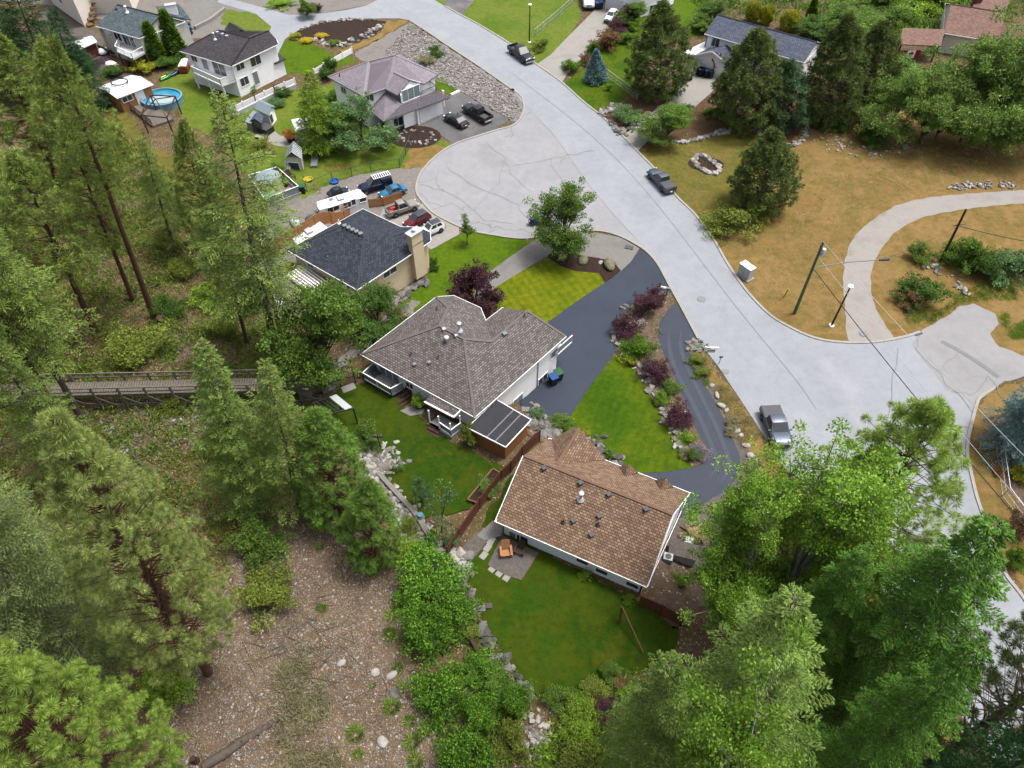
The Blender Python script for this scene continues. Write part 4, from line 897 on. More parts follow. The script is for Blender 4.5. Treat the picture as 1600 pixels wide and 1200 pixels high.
# small balcony at the driveway end
i_, p_, d_, n_ = pick(B1, 880, 545); a_ = V(p_); a_.z = 3.1; dd = V(d_); nn = V(n_)
m_ = MB(); c_ = a_ + nn * .18 - dd * .3; m_.box(c_, (2.6, .5, .14), math.atan2(dd.y, dd.x)); bal = m_.build('balcony', MAT['white'], B1.o); railing(B1.o, [c_ + nn * .22 - dd * 1.25 + Vector((0, 0, .07)), c_ + nn * .22 + dd * 1.25 + Vector((0, 0, .07))], 1.0, 'white', True, name='balcony_railing')
# deck at the left corner with chairs
dk = thing('deck', 'white railed corner deck with pale blue floor beside the grey-roofed house', 'deck', at(600, 610))
zd = gz(*at(600, 610)[:2]) + .75
dp = [flat(x, y, zd) for x, y in ((569, 592), (612, 617), (632, 606), (618, 585), (590, 573))]
MB().prism([p[:2] for p in (dp if ccw(dp) else dp[::-1])], zd - .2, zd).build('deck_floor', MAT['deck'], dk)
MB().prism([p[:2] for p in offset_poly(dp if ccw(dp) else dp[::-1], -.15)], zd - 1.2, zd - .21).build('skirting', MAT['dark'], dk)
railing(dk, [dp[4], dp[0], dp[1], dp[2]], 1.0, 'white', True)
def chair(name, label, loc, rz, mat='dark', group=None):
    o = thing(name, label, 'chair', loc, group, rz); M = MAT[mat]
    MB().box((0, 0, .42), (.62, .6, .1)).build('seat', M, o, local=True)
    MB().box((-.28, 0, .75), (.1, .6, .62), tilt=Matrix.Rotation(-.2, 3, 'Y')).build('backrest', M, o, local=True)
    for y in (-.32, .32): MB().box((0, y, .6), (.6, .07, .06)).box((.24, y, .3), (.06, .06, .56)).box((-.24, y, .3), (.06, .06, .56)).build('armrest', M, o, local=True)
    return o
c_ = V(flat(588, 586, zd)); chair('armchair', 'dark armchair at the far end of the corner deck', c_, -.9); c_ = V(flat(619, 606, zd)); chair('armchair', 'blue-black armchair beside the deck stairs', c_, 2.2)
steps('deck_steps', 'brown timber steps from the corner deck down to the lawn', (622, 641), (632, 612), (639, 630), 4, .75)
# covered porch
po = thing('porch', 'white framed porch with small shingle roof on the back of the grey-roofed house', 'porch', at(700, 660))
zp = gz(*at(690, 670)[:2]); pz = zp + 2.35
pv = {k: flat(x, y, z) for k, x, y, z in (('a', 663, 628, pz), ('b', 709, 652, pz), ('c', 720, 641, pz + .45), ('d', 674, 616, pz + .45))}
rb = MB(); roof_mesh(rb, pv, [['a', 'b', 'c', 'd']], .1); rb.build('porch_roof', MAT['shingle_grey'], po)
fl = [flat(x, y, zp + .5) for x, y in ((669, 662), (705, 683), (723, 668), (688, 648))]
MB().prism([p[:2] for p in (fl if ccw(fl) else fl[::-1])], zp - .3, zp + .5).build('porch_floor', MAT['deck'], po)
for x, y in ((672, 660), (687, 669), (705, 680), (720, 668)):
    p = V(flat(x, y, zp + .5)); MB().bar(p, p + Vector((0, 0, 1.95)), .13).build('post', MAT['white'], po)
railing(po, [flat(x, y, zp + .5) for x, y in ((688, 669), (705, 681), (721, 669))], .95, 'white', True)
m_ = MB(); m_.bar(pv['a'], pv['b'], .16); m_.bar(pv['b'], pv['c'], .14); m_.build('beam', MAT['white'], po)
steps('porch_steps', 'brown steps with pale landing slab below the white porch', (666, 677), (672, 664), (684, 686), 3, .5)
# cabin with black flat roof
z0 = float(gz(*at(790, 700)[:2])); zc = z0 + 2.5
SH = shed_box('garden_cabin', 'timber clad cabin with flat black felt roof against the grey-roofed house', 'shed', [(731, 668), (790, 698), (829, 656), (776, 625)], zc, 0, 'wood_brown', 'felt', 0, .22, base=min(z0, 1.2))
m_ = MB(); gutter_ring(m_, [SH.v[k] for k in 'ABCD'], zc, .07, .14); m_.build('fascia', MAT['white'], SH.o)
m_ = MB()
for t in (.5, .72):
    a = SH.v['A'] * (1 - t) + SH.v['B'] * t if True else 0; 
    q0 = flat(731 + (790 - 731) * t, 668 + 30 * t, zc + .02); q1 = flat(776 + (829 - 776) * t, 625 + 31 * t, zc + .02); m_.bar(q0, q1, .12, .03)
m_.build('seam_strip', MAT['felt_line'], SH.roof)

# -- brown-roofed house at the front
e = 4.9
B2 = house('house', 'pale house with big tan shingle gable roof nearest the foreground lawn', 'house', {
    'E1': (775, 815, e), 'E2': (1010, 917, e), 'G1': (819, 712, ('s', 'E1', 'E2', .50)), 'G2': (1051, 804, ('s', 'E1', 'E2', .50)),
    'E3': (1077, 770, e), 'E4': ('par', 'E3', 'E1', 'E2'), 'D0': (870, 726, ('p', 'G1', 'G2', 'E3')), 'D1': (906, 669, e + 2.3), 'L0': (861, 687, ('p', 'G1', 'G2', 'E3')), 'L1': (898, 667, e + .9),
    'X2': (947, 718, e),
    'p1': (982, 725, e + 1.35), 'q1': (976, 745, ('p', 'G1', 'G2', 'E3')), 'l1': (968, 729, e + .25), 'r1': (997, 738, e + .2),
    'p2': (1040, 747, e + 1.35), 'q2': (1032, 766, ('p', 'G1', 'G2', 'E3')), 'l2': (1024, 750, e + .25), 'r2': (1053, 761, e + .2)},
    [['E1', 'E2', 'G2', 'G1'], ['G1', 'G2', 'E3', 'E4'], ['D0', 'L0', 'L1', 'D1'], ['D0', 'D1', 'X2'], ['q1', 'l1', 'p1'], ['q1', 'p1', 'r1'], ['q2', 'l2', 'p2'], ['q2', 'p2', 'r2']],
    ['E1', 'E2', 'E3', 'E4'], 'shingle_tan', 'wall_bluewhite', .5, [('G1', 'G2'), ('D0', 'D1')], 'ridge_tan', gables=[('E2', 'E3', 'G2'), ('E4', 'E1', 'G1')])
for px, py, k_, m_ in ((850, 733, 'box', 'dark'), (907, 756, 'box', 'dark'), (951, 774, 'box', 'dark'), (1009, 797, 'box', 'dark'), (880, 816, 'pipe', 'black'), (896, 815, 'box', 'dark'), (934, 820, 'pipe', 'black'), (936, 808, 'box', 'dark'), (924, 837, 'box', 'dark')):
    vent(B2, ['E1', 'E2', 'G1'], px, py, k_, m_, .36)
vent(B2, ['E1', 'E2', 'G1'], 907, 781, 'flue', 'galv')
win(B2, 804, 839, 1.0, 1.6, pane='glass_pale', mull=0); win(B2, 816, 845, 1.1, 1.9, name='patio_door', mull=0)
for x, y in ((910, 877), (940, 893), (988, 914)): win(B2, x, y, 1.05, .75, mull=0)
for a_, b_, x_ in (('E2', 'G2', .1), ('G2', 'E3', .1), ('E1', 'G1', -.1)): MB().bar(B2.v[a_] + [x_, 0, 0], B2.v[b_] + [x_, 0, 0], .06, .14).build('rake_board', MAT['white'], B2.o)

# -- beige house with navy roof
e = 4.9
B3 = house('house', 'beige stucco house with dark navy roof and tall chimney', 'house', {
    'A': (448.6, 391, e), 'B': (558, 453, e), 'Cc': (673, 377, e), 'D': (672, 363, e), 'F': (654, 355, e), 'J': (626, 354.5, e), 'E': (567, 326.5, e),
    'K': (570, 370, ('s', 'B', 'Cc', .38)), 'R1': (537, 351, ('p', 'A', 'B', 'K')), 'Wv': (616, 368.5, ('s', 'B', 'Cc', .38)), 'U': (640, 359, ('s', 'B', 'Cc', .38))},
    [['A', 'B', 'K', 'R1'], ['A', 'R1', 'E'], ['R1', 'K', 'J', 'E'], ['K', 'Wv', 'J'], ['B', 'Cc', 'U', 'Wv', 'K'], ['Cc', 'D', 'U'], ['D', 'F', 'U'], ['Wv', 'U', 'F', 'J']],
    ['A', 'B', 'Cc', 'D', 'F', 'J', 'E'], 'shingle_navy', 'wall_beige', .5, [('A', 'R1'), ('R1', 'K'), ('K', 'B'), ('Wv', 'U')], 'ridge_navy')
for k in range(5): vent(B3, ['A', 'B', 'K'], 539 + 6.2 * k, 354.5 + 3.1 * k, 'box', 'grey', .42)
vent(B3, ['A', 'B', 'K'], 530, 349, 'pipe', 'white'); vent(B3, ['A', 'B', 'K'], 511, 400, 'pipe', 'dark')
i_, p_, d_, n_ = pick(B3, 652, 421); dd, nn, c_ = V(d_), V(n_), V(p_); c_.z = 0
m_ = MB(); rz_ = math.atan2(dd.y, dd.x); m_.box(c_ + nn * .38 + Vector((0, 0, 3.5)), (1.7, .74, 5.2), rz_); m_.box(c_ + nn * .3 + Vector((0, 0, 6.65)), (1.7, .9, 1.6), rz_); ch = m_.build('chimney', MAT['wall_beige'], B3.o)
m_ = MB(); m_.box(c_ + nn * .3 + Vector((0, 0, 7.52)), (1.95, 1.15, .15), rz_); m_.lathe([(.2, 7.6), (.2, 7.85), (.3, 7.95), (.05, 8.1)], 10, c_ + nn * .3); m_.build('chimney_cap', MAT['galv'], ch)
win(B3, 609, 423, 2.0, 1.2, mull=1); win(B3, 546, 471, 1.9, 1.5); win(B3, 485, 414, 1.0, .7); win(B3, 540, 444, 1.4, .7)
for x, y in ((563, 470), (664, 410)):
    i_, p_, d_, n_ = pick(B3, x, y); q = V(p_) + V(n_) * .07; MB().bar((q.x, q.y, .2), (q.x, q.y, e - .2), .09).build('downpipe', MAT['dark_timber'], B3.o)
zz = 2.6
pg = thing('patio_cover', 'slatted white and brown patio cover on the back of the beige house', 'pergola', at(500, 470))
fa = [flat(x, y, z) for x, y, z in ((474, 414, 3.1), (516, 444, 3.1), (467, 462, 2.6), (447, 432, 2.6))]
fa = [np.array(p) for p in fa]; fa[2] = fa[1] + (fa[3] - fa[0])
for k in range(8):
    t = k / 7; MB().bar(fa[0] * (1 - t) + fa[1] * t, fa[3] * (1 - t) + fa[2] * t, .14, .2).build('rafter', MAT['white'], pg)
m_ = MB()
for k in range(7):
    t = .05 + k / 7.2; m_.bar(fa[0] * (1 - t) + fa[3] * t + [0, 0, .16], fa[1] * (1 - t) + fa[2] * t + [0, 0, .16], .16, .06)
m_.build('battens', MAT['white'], pg)
MB().add([fa[0] + [0, 0, .12], fa[1] + [0, 0, .12], fa[2] + [0, 0, .12], fa[3] + [0, 0, .12]], [(0, 1, 2, 3)]).add([fa[0] + [0, 0, .1], fa[1] + [0, 0, .1], fa[2] + [0, 0, .1], fa[3] + [0, 0, .1]], [(3, 2, 1, 0)]).build('roof_sheet', plain('pinkish_polycarbonate', C(206, 186, 182), .3, .1, 2), pg)
for p in (fa[2], fa[3]): MB().bar((p[0], p[1], float(gz(p[0], p[1])) - .2), p, .14).build('post', MAT['dark_timber'], pg)

# -- white house with mauve roof
e = 5.5; lo = 2.9
B4 = house('house', 'white two storey house with mauve roof and skirt roof over its garage', 'house', {
    'A': (512, 120, e), 'B': (568, 151, e), 'I': (602, 139, e), 'L': (621, 149, e), 'Cc': (685, 116, e), 'M_': (663, 131, e),
    'R1': (576, 96, ('s', 'A', 'B', .36)), 'R2': (617, 86, ('p', 'A', 'B', 'R1')), 'Ap': (640, 125, e + 1.35), 'Ar': (616, 113, e + 1.35), 'D': ('par', 'A', 'Cc', 'B')},
    [['A', 'B', 'R1'], ['B', 'I', 'Ar', 'R2', 'R1'], ['I', 'L', 'Ap', 'Ar'], ['Ar', 'Ap', 'M_'], ['M_', 'Cc', 'R2', 'Ar'], ['Cc', 'D', 'R2'], ['D', 'A', 'R1', 'R2']],
    ['A', 'B', 'I', 'M_', 'Cc', 'D'], 'tile_mauve', 'wall_white', .5, [('A', 'R1'), ('B', 'R1'), ('R1', 'R2'), ('Ar', 'Ap'), ('Cc', 'R2')], 'ridge_mauve', trim=False)
v = {k: flat(x, y, z) for k, x, y, z in (('ap', 603, 141, 4.9), ('tl', 573, 168, lo), ('bl', 599, 190, lo), ('br', 703, 152, lo), ('tr', 684, 143, 4.3), ('in', 628, 163, 4.3))}
rb = MB(); roof_mesh(rb, v, [['ap', 'tl', 'bl'], ['ap', 'bl', 'in'], ['in', 'bl', 'br', 'tr']], .14); rb.build('skirt_roof', MAT['tile_mauve'], B4.o)
# bay under the front gable and garage wall
pl = lambda pts, z: [flat(x, y, z)[:2] for x, y in pts]
bay = pl([(628, 164), (657, 152), (652, 134), (622, 146)], 4.0); bay = bay if ccw(bay) else bay[::-1]
MB().prism(bay, 0, e - .1).build('bay', MAT['wall_white'], B4.o)
A_, M2, L2 = B4.v['Ap'], B4.v['M_'], B4.v['L']
MB().add([L2 + [0, .3, -.1], M2 + [0, .3, -.1], A_ + [0, .3, -.15]], [(0, 1, 2)]).add([L2 + [0, .5, -.1], M2 + [0, .5, -.1], A_ + [0, .5, -.15]], [(2, 1, 0)]).build('gable', MAT['wall_white'], B4.o)
q_ = pl([(603, 178), (650, 162), (636, 154), (598, 168)], lo); q_ = q_ if ccw(q_) else q_[::-1]; MB().prism(q_, -.2, lo - .12).build('porch_wall', MAT['wall_white'], B4.o); B4p = House(); B4p.wall = q_; B4p.o = B4.o; win(B4p, 622, 190, 1.6, 1.3); win(B4p, 640, 184, 1.1, 2.0, name='door', pane='dark', mull=0)
gw = pl([(650, 173), (699, 152), (682, 145), (634, 162)], lo); gw = gw if ccw(gw) else gw[::-1]
gw = offset_poly(gw, -.55); MB().prism(gw, -.2, lo - .1).build('garage_wall', MAT['wall_white'], B4.o)
B4g = House(); B4g.wall = gw; B4g.o = B4.o
win(B4g, 674, 174, 4.6, 2.1, name='garage_door', pane='white_metal', mull=0, frame='lgrey')
win(B4, 577, 153, 1.4, 1.2); win(B4, 563, 154, 1.2, 1.2)
bw = House(); bw.wall = bay; bw.o = B4.o; win(bw, 642, 146, 3.2, 1.8, mull=2, pane='glass_pale'); win(B4, 537, 141, 1.2, 1.0)
bp = [flat(x, y, 3.9) for x, y in ((658, 153), (682, 143), (672, 137), (655, 146))]
railing(B4.o, [bp[0], bp[1], bp[2]], 1.0, 'dark', False, bal=True, name='balcony_railing'); MB().prism([p[:2] for p in (bp if ccw(bp) else bp[::-1])], 3.7, 3.88).build('balcony', MAT['deck'], B4.o)
for x, y in ((633, 193), (652, 187), (694, 167)): p = at(x, y); MB().bar(p, (p.x, p.y, lo - .1), .3).build('porch_post', MAT['white'], B4.o)
vent(B4, ['A', 'B', 'R1'], 531, 119, 'pipe', 'black')

# -- white house with charcoal roof and long balcony
e = 5.5
B5 = house('house', 'white two storey house with charcoal roof, corner balcony and pale wall below', 'house', {
    'A': (281, 80, e), 'B': (361, 104, e), 'Cc': (435, 69, e), 'K': (390, 60, ('s', 'B', 'Cc', .36)), 'U': (420, 48, ('s', 'B', 'Cc', .36)), 'R1': (341, 47, ('p', 'A', 'B', 'K')), 'D': ('par', 'A', 'Cc', 'B'),
    'C2': (432, 62, e), 'S': (400, 54, e)},
    [['A', 'B', 'K', 'R1'], ['B', 'Cc', 'U', 'K'], ['Cc', 'C2', 'U'], ['A', 'R1', 'D'], ['R1', 'K', 'U', 'C2', 'D']],
    ['A', 'B', 'Cc', 'C2', 'D'], 'shingle_dark', 'wall_white', .5, [('A', 'R1'), ('R1', 'K'), ('K', 'U'), ('B', 'K')], None)
bx = [flat(x, y, e + .3) for x, y in ((350, 48), (372, 40), (388, 52), (370, 58))]
v = {'a': bx[0], 'b': bx[3], 'c': bx[2], 'd': bx[1], 'e': (bx[0] + bx[1]) / 2 + [0, 0, 1], 'f': (bx[2] + bx[3]) / 2 + [0, 0, 1]}
rb = MB(); roof_mesh(rb, v, [['a', 'e', 'f', 'b'], ['e', 'd', 'c', 'f']], .12); rb.build('rear_roof', MAT['shingle_dark'], B5.o); q_ = [p[:2] for p in bx]; MB().prism(offset_poly(q_ if ccw(q_) else q_[::-1], -.4), 0, e + .2).build('rear_wall', MAT['wall_white'], B5.o)
for x, y, w, h in ((375, 103, 1.5, 1.2), (399, 94, 2.0, 1.6), (382, 127, 1.6, 1.3), (303, 90, 1.2, 1.2), (343, 108, 2.6, 2.0)): win(B5, x, y, w, h)
win(B5, 400, 122, 1.0, 2.1, name='door', pane='glass_pale', mull=0); win(B5, 320, 98, 1.2, 2.1, name='door', pane='glass_pale', mull=0)
zq = 2.9; dp = [flat(x, y, zq) for x, y in ((302, 113), (346, 133), (368, 125), (357, 114), (318, 98))]
MB().prism([p[:2] for p in (dp if ccw(dp) else dp[::-1])], zq - .3, zq).build('deck_floor', MAT['white'], B5.o)
railing(B5.o, [dp[4], dp[0], dp[1], dp[2]], 1.0, 'white', 'solid', name='deck_railing')
for q in (dp[0], dp[1], dp[1] * .5 + dp[0] * .5): MB().bar((q[0], q[1] + .3, -.1), (q[0], q[1] + .3, zq - .3), .22).build('deck_post', MAT['white'], B5.o)
v = {k: flat(x, y, z) for k, x, y, z in (('a', 429, 100, 2.7), ('b', 447, 92, 2.7), ('c', 436, 84, 2.9), ('d', 422, 92, 3.0))}
rb = MB(); roof_mesh(rb, v, [['a', 'b', 'c', 'd']], .12); rb.build('porch_roof', MAT['shingle_dark'], B5.o)
q_ = [v[k][:2] for k in 'abcd']; MB().prism(offset_poly(q_ if ccw(q_) else q_[::-1], -.4), -.1, 2.6).build('porch_wall', MAT['wall_white'], B5.o)
for x, y in ((346, 49), (354, 52), (361, 55)): vent(B5, ['A', 'B', 'K'], x - 6, y + 3, 'box', 'galv', .4)
vent(B5, ['A', 'B', 'K'], 336, 62, 'flue', 'galv')

# -- slate roofed house with white chimney
e = 5.2
B6 = house('house', 'greige house with slate green roof and white chimney behind two conical cedars', 'house', {
    'A': (150, 41, e), 'B': (217, 60, e), 'Rb': (250, 24, ('s', 'A', 'B', .45)), 'Ra': (183, 7, ('p', 'A', 'B', 'Rb')), 'B2': (289, 34, e), 'A2': ('par', 'A', 'B2', 'B')},
    [['A', 'B', 'Rb', 'Ra'], ['Ra', 'Rb', 'B2', 'A2']], ['A', 'B', 'B2', 'A2'], 'shingle_teal', 'wall_greige', .45, [('Ra', 'Rb')], None, gables=[('B', 'B2', 'Rb'), ('A2', 'A', 'Ra')])
v = {k: flat(x, y, z) for k, x, y, z in (('a', 252, 22, 6.2), ('b', 299, 31, 4.6), ('c', 279, 6, 6.6), ('d', 243, 10, 6.2))}
rb = MB(); roof_mesh(rb, v, [['a', 'b', 'c', 'd']], .14); rb.build('wing_roof', MAT['shingle_teal'], B6.o)
q_ = [v[k][:2] for k in 'abcd']; MB().prism(offset_poly(q_ if ccw(q_) else q_[::-1], -.5), -.1, 4.7).build('wing_wall', MAT['wall_white'], B6.o)
b_ = at(288, 73); m_ = MB(); m_.box((b_.x, b_.y + .2, 3.6), (1.7, .8, 7.2), .35); ch = m_.build('chimney', MAT['wall_white'], B6.o); MB().box((b_.x, b_.y + .2, 7.28), (1.9, 1.0, .14), .35).build('chimney_cap', MAT['lgrey'], ch)
for x, y, w, h in ((168, 50, 1.3, 1.1), (184, 57, 1.6, 1.3), (198, 62, 1.6, 1.9), (207, 66, 1.1, 1.7)): win(B6, x, y, w, h)
vent(B6, ['A', 'B', 'Rb'], 199, 20, 'flue', 'white'); vent(B6, ['A', 'B', 'Rb'], 182, 15, 'box', 'dark', .3)
zq = 2.9; dp = [flat(x, y, zq) for x, y in ((183, 81), (208, 92), (226, 82), (217, 72), (190, 66))]
MB().prism([p[:2] for p in (dp if ccw(dp) else dp[::-1])], zq - .25, zq).build('deck_floor', MAT['lgrey'], B6.o)
railing(B6.o, [dp[4], dp[0], dp[1], dp[2]], 1.0, 'white', False, bal=True, name='deck_railing')
for q in (dp[0], dp[1], dp[2]): MB().bar((q[0], q[1] + .2, -.1), (q[0], q[1] + .2, zq - .2), .2).build('deck_post', MAT['timber'], B6.o)
# -- pale flat-walled building, top left
v0 = [at(x, y) for x, y in ((83, 6), (133, 42), (150, 22), (210, 20), (225, -20), (120, -40))]
q_ = [(p.x, p.y) for p in v0]; q_ = q_ if ccw(q_) else q_[::-1]
B7 = House(); B7.o = thing('house', 'cream flat-walled building cut by the top left edge of the photo', 'house', (v0[0].x, v0[0].y, 0)); B7.wall = q_
MB().prism(q_, -.2, 6.4).build('wall', MAT['wall_cream'], B7.o); MB().prism(offset_poly(q_, .4), 6.42, 6.7).build('roof', MAT['shingle_dark'], B7.o); win(B7, 95, 2, 1.4, .9)
for k in range(7): p = Vector((at(136, 40) + (at(157, 6) - at(136, 40)) * (k / 7))); MB().box((p.x + .6, p.y, .25 + .45 * k), (1.1, 1.6, .16), .7).build('stair_tread', MAT['timber'], B7.o)

# -- houses along the top and right
e = 5.2
def simple_gable(name, label, A, B_, ridge, e, slope, roof, wall, gut=True):
    sp = roof_verts({'A': (*A, e), 'B': (*B_, e), 'Ra': (*ridge, ('s', 'A', 'B', slope))})
    A, B_, Ra = sp['A'], sp['B'], sp['Ra']; d = (B_ - A) / np.linalg.norm(B_ - A); n = np.array([-d[1], d[0], 0]); s = float((Ra - A) @ n)
    Ra = A + n * s + np.array([0, 0, Ra[2] - e]); Rb = Ra + (B_ - A); A2 = A + n * 2 * s; B2_ = B_ + n * 2 * s
    return house(name, label, 'house', {k: ('v', p) for k, p in (('A', A), ('B', B_), ('Ra', Ra), ('Rb', Rb), ('A2', A2), ('B2', B2_))}, [['A', 'B', 'Rb', 'Ra'], ['Ra', 'Rb', 'B2', 'A2']], ['A', 'B', 'B2', 'A2'], roof, wall, .45, [('Ra', 'Rb')], None, gables=[('B', 'B2', 'Rb'), ('A2', 'A', 'Ra')], gutter='white')
B13 = simple_gable('house', 'white house with slate blue roof and double garage behind the pines', (1101, 53), (1256, 98), (1147, 30), e, .42, 'shingle_blue', 'wall_white')
win(B13, 1118, 66, 1.4, 1.4); win(B13, 1160, 80, 1.4, 1.2)
def front_gable(H, apex, l, r_, back, z, za, roof, wall, base=0.):
    v = {'p': flat(*apex, za), 'l': flat(*l, z), 'r': flat(*r_, z)}; v['q'] = flat(*back, za)
    b = v['q'] - v['p']; v['l2'] = v['l'] + b; v['r2'] = v['r'] + b
    rb = MB(); roof_mesh(rb, v, [['p', 'l', 'l2', 'q'], ['p', 'q', 'r2', 'r']], .13); ro = rb.build('gable_roof', MAT[roof], H.o)
    bd = b / np.linalg.norm(b); m = MB(); dn = np.array([0, 0, .1]); q = [v['l'] * .96 + v['r'] * .04, v['r'] * .96 + v['l'] * .04]
    pts = [np.array([q[0][0], q[0][1], base]), np.array([q[1][0], q[1][1], base]), q[1] - dn, v['p'] - dn * 1.5, q[0] - dn]
    f0 = [p + bd * .35 for p in pts]; f1 = [p + b for p in pts]
    m.add(f0 + f1, [(0, 1, 2, 3, 4), (9, 8, 7, 6, 5), (0, 5, 6, 1), (1, 6, 7, 2), (4, 9, 5, 0), (2, 7, 8, 3), (3, 8, 9, 4)]); m.build('gable_wall', MAT[wall], H.o)
    g = MB(); g.bar(v['l'] - bd * .06, v['p'] - bd * .06, .08, .24); g.bar(v['p'] - bd * .06, v['r'] - bd * .06, .08, .24); g.build('bargeboard', MAT['white'], H.o)
    F = House(); F.o = H.o; a, c = f0[0], f0[1]; F.wall = [a[:2], c[:2]] if ccw([a[:2], c[:2], (a + b)[:2]]) else [c[:2], a[:2]]; return F
fg = front_gable(B13, (1195, 72), (1182, 74), (1216, 89), (1214, 62), 4.9, 6.3, 'shingle_blue', 'wall_white'); 
i_, p_, d_, n_ = pick(fg, 1199, 92); opening(B13.o, p_, d_, n_, 1.6, 2.0)
gg = front_gable(B13, (1113, 81), (1079, 88), (1134, 99), (1136, 70), 2.8, 4.4, 'shingle_blue', 'wall_white')
i_, p_, d_, n_ = pick(gg, 1097, 104); opening(B13.o, p_, d_, n_, 2.7, 2.1, name='garage_door', pane='white_metal', mull=0, frame='lgrey')
i_, p_, d_, n_ = pick(gg, 1122, 113); opening(B13.o, p_, d_, n_, 2.4, 2.1, name='garage_door', pane='white_metal', mull=0, frame='lgrey')
v = {k: flat(x, y, z) for k, x, y, z in (('a', 1066, 82, 2.7), ('b', 1079, 89, 2.9), ('c', 1108, 74, 3.1), ('d', 1103, 64, 2.9))}
rb = MB(); roof_mesh(rb, v, [['a', 'b', 'c', 'd']], .1); rb.build('carport_roof', MAT['white_metal'], B13.o); p = at(1079, 112); MB().bar(p, (p.x, p.y, 2.7), .14).build('carport_post', MAT['white'], B13.o)
rz_ = [flat(x, y, 2.9) for x, y in ((1195, 118), (1212, 122), (1216, 108), (1200, 104))]; v = dict(zip('abcd', rz_)); v['c'] = v['c'] + [0, 0, .6]; v['d'] = v['d'] + [0, 0, .6]
rb = MB(); roof_mesh(rb, v, [['a', 'b', 'c', 'd']], .12); rb.build('porch_roof', MAT['shingle_dark'], B13.o)
B12 = House(); q_ = [at(x, y) for x, y in ((946, 14), (1000, 27), (1030, 20), (1052, 6), (1058, -30), (950, -34))]; q_ = [(p.x, p.y) for p in q_]; q_ = q_ if ccw(q_) else q_[::-1]
B12.o = thing('house', 'white house with pale garage door cut by the top edge beside the concrete drive', 'house', (*q_[0], 0)); B12.wall = q_
MB().prism(q_, -.2, 5.2).build('wall', MAT['wall_white'], B12.o); MB().prism(offset_poly(q_, .5), 5.22, 5.5).build('roof', MAT['shingle_blue'], B12.o)
win(B12, 960, 8, 3.6, 2.2, name='garage_door', pane='white_metal', mull=0); win(B12, 1020, 14, 1.5, 1.5); win(B12, 1003, 10, .9, 2.0, name='door', pane='lgrey', mull=0)
B14 = simple_gable('house', 'low house with red-brown roof half hidden by the big tree, top right corner', (1474, 52), (1560, 66), (1482, 6), 3.4, .35, 'shingle_brown', 'wall_cream')
v = {k: flat(x, y, z) for k, x, y, z in (('a', 1520, 10, 4.4), ('b', 1570, 22, 4.4), ('c', 1580, -8, 5.4), ('d', 1530, -18, 5.4))}
rb = MB(); roof_mesh(rb, v, [['a', 'b', 'c', 'd']], .15); rb.build('upper_roof', MAT['shingle_brown'], B14.o)
c_ = flat(1526, 4, 4.6); MB().box((c_[0], c_[1], 4.8), (1.2, 1.0, 2.2), .2).build('chimney', MAT['brick'], B14.o)
# ---------------------------------------------------------------- vehicles
def paint(name, col, metal=.3, rough=.3): return plain(name, col, rough, .05, 1, .5, metal)
def loft(mb, secs, m=0, cap=True):
    """body shell from cross-sections (x, half width at sill, half width at top, z low, z high, corner radius)"""
    vs = []; n = 10
    for x, wl, wh, z0, z1, r in secs:
        for y, z in ((wl * .92, z0), (wl, z0 + r), (wl * .5 + wh * .5 + .02, (z0 + z1) / 2), (wh, z1 - r), (wh - r * 1.2, z1)): vs.append((x, y, z))
        for y, z in ((wh - r * 1.2, z1), (wh, z1 - r), (wl * .5 + wh * .5 + .02, (z0 + z1) / 2), (wl, z0 + r), (wl * .92, z0)): vs.append((x, -y, z))
    N = len(secs); fs = [(i * n + k, i * n + (k + 1) % n, (i + 1) * n + (k + 1) % n, (i + 1) * n + k) for i in range(N - 1) for k in range(n)]
    if cap: fs += [tuple(range(n - 1, -1, -1)), tuple(range((N - 1) * n, N * n))]
    mb.add(vs, fs, m)
def wheel(parent, x, y, r=.38, w=.26):
    s = 1 if y > 0 else -1
    t = MB(); k = 20; prof = [(r * .55, -w / 2), (r * .93, -w / 2), (r, -w * .3), (r, w * .3), (r * .93, w / 2), (r * .55, w / 2)]
    vs = [(x + a * math.cos(i * 2 * math.pi / k), y + b, r + a * math.sin(i * 2 * math.pi / k)) for a, b in prof for i in range(k)]
    fs = [(j * k + i, j * k + (i + 1) % k, (j + 1) * k + (i + 1) % k, (j + 1) * k + i) for j in range(5) for i in range(k)]
    t.add(vs, fs); o = t.build('wheel', MAT['rubber'], parent, smooth=40, local=True)
    q = MB(); q.tube([(x, y + s * (w / 2 - .06), r), (x, y + s * (w / 2 - .02), r)], r * .6, 16)
    for i in range(5):
        a = i * 2 * math.pi / 5; q.bar((x, y + s * (w / 2 - .01), r), (x + math.cos(a) * r * .56, y + s * (w / 2 - .01), r + math.sin(a) * r * .56), .05, .02)
    q.build('rim', MAT['rim'], o, local=True)
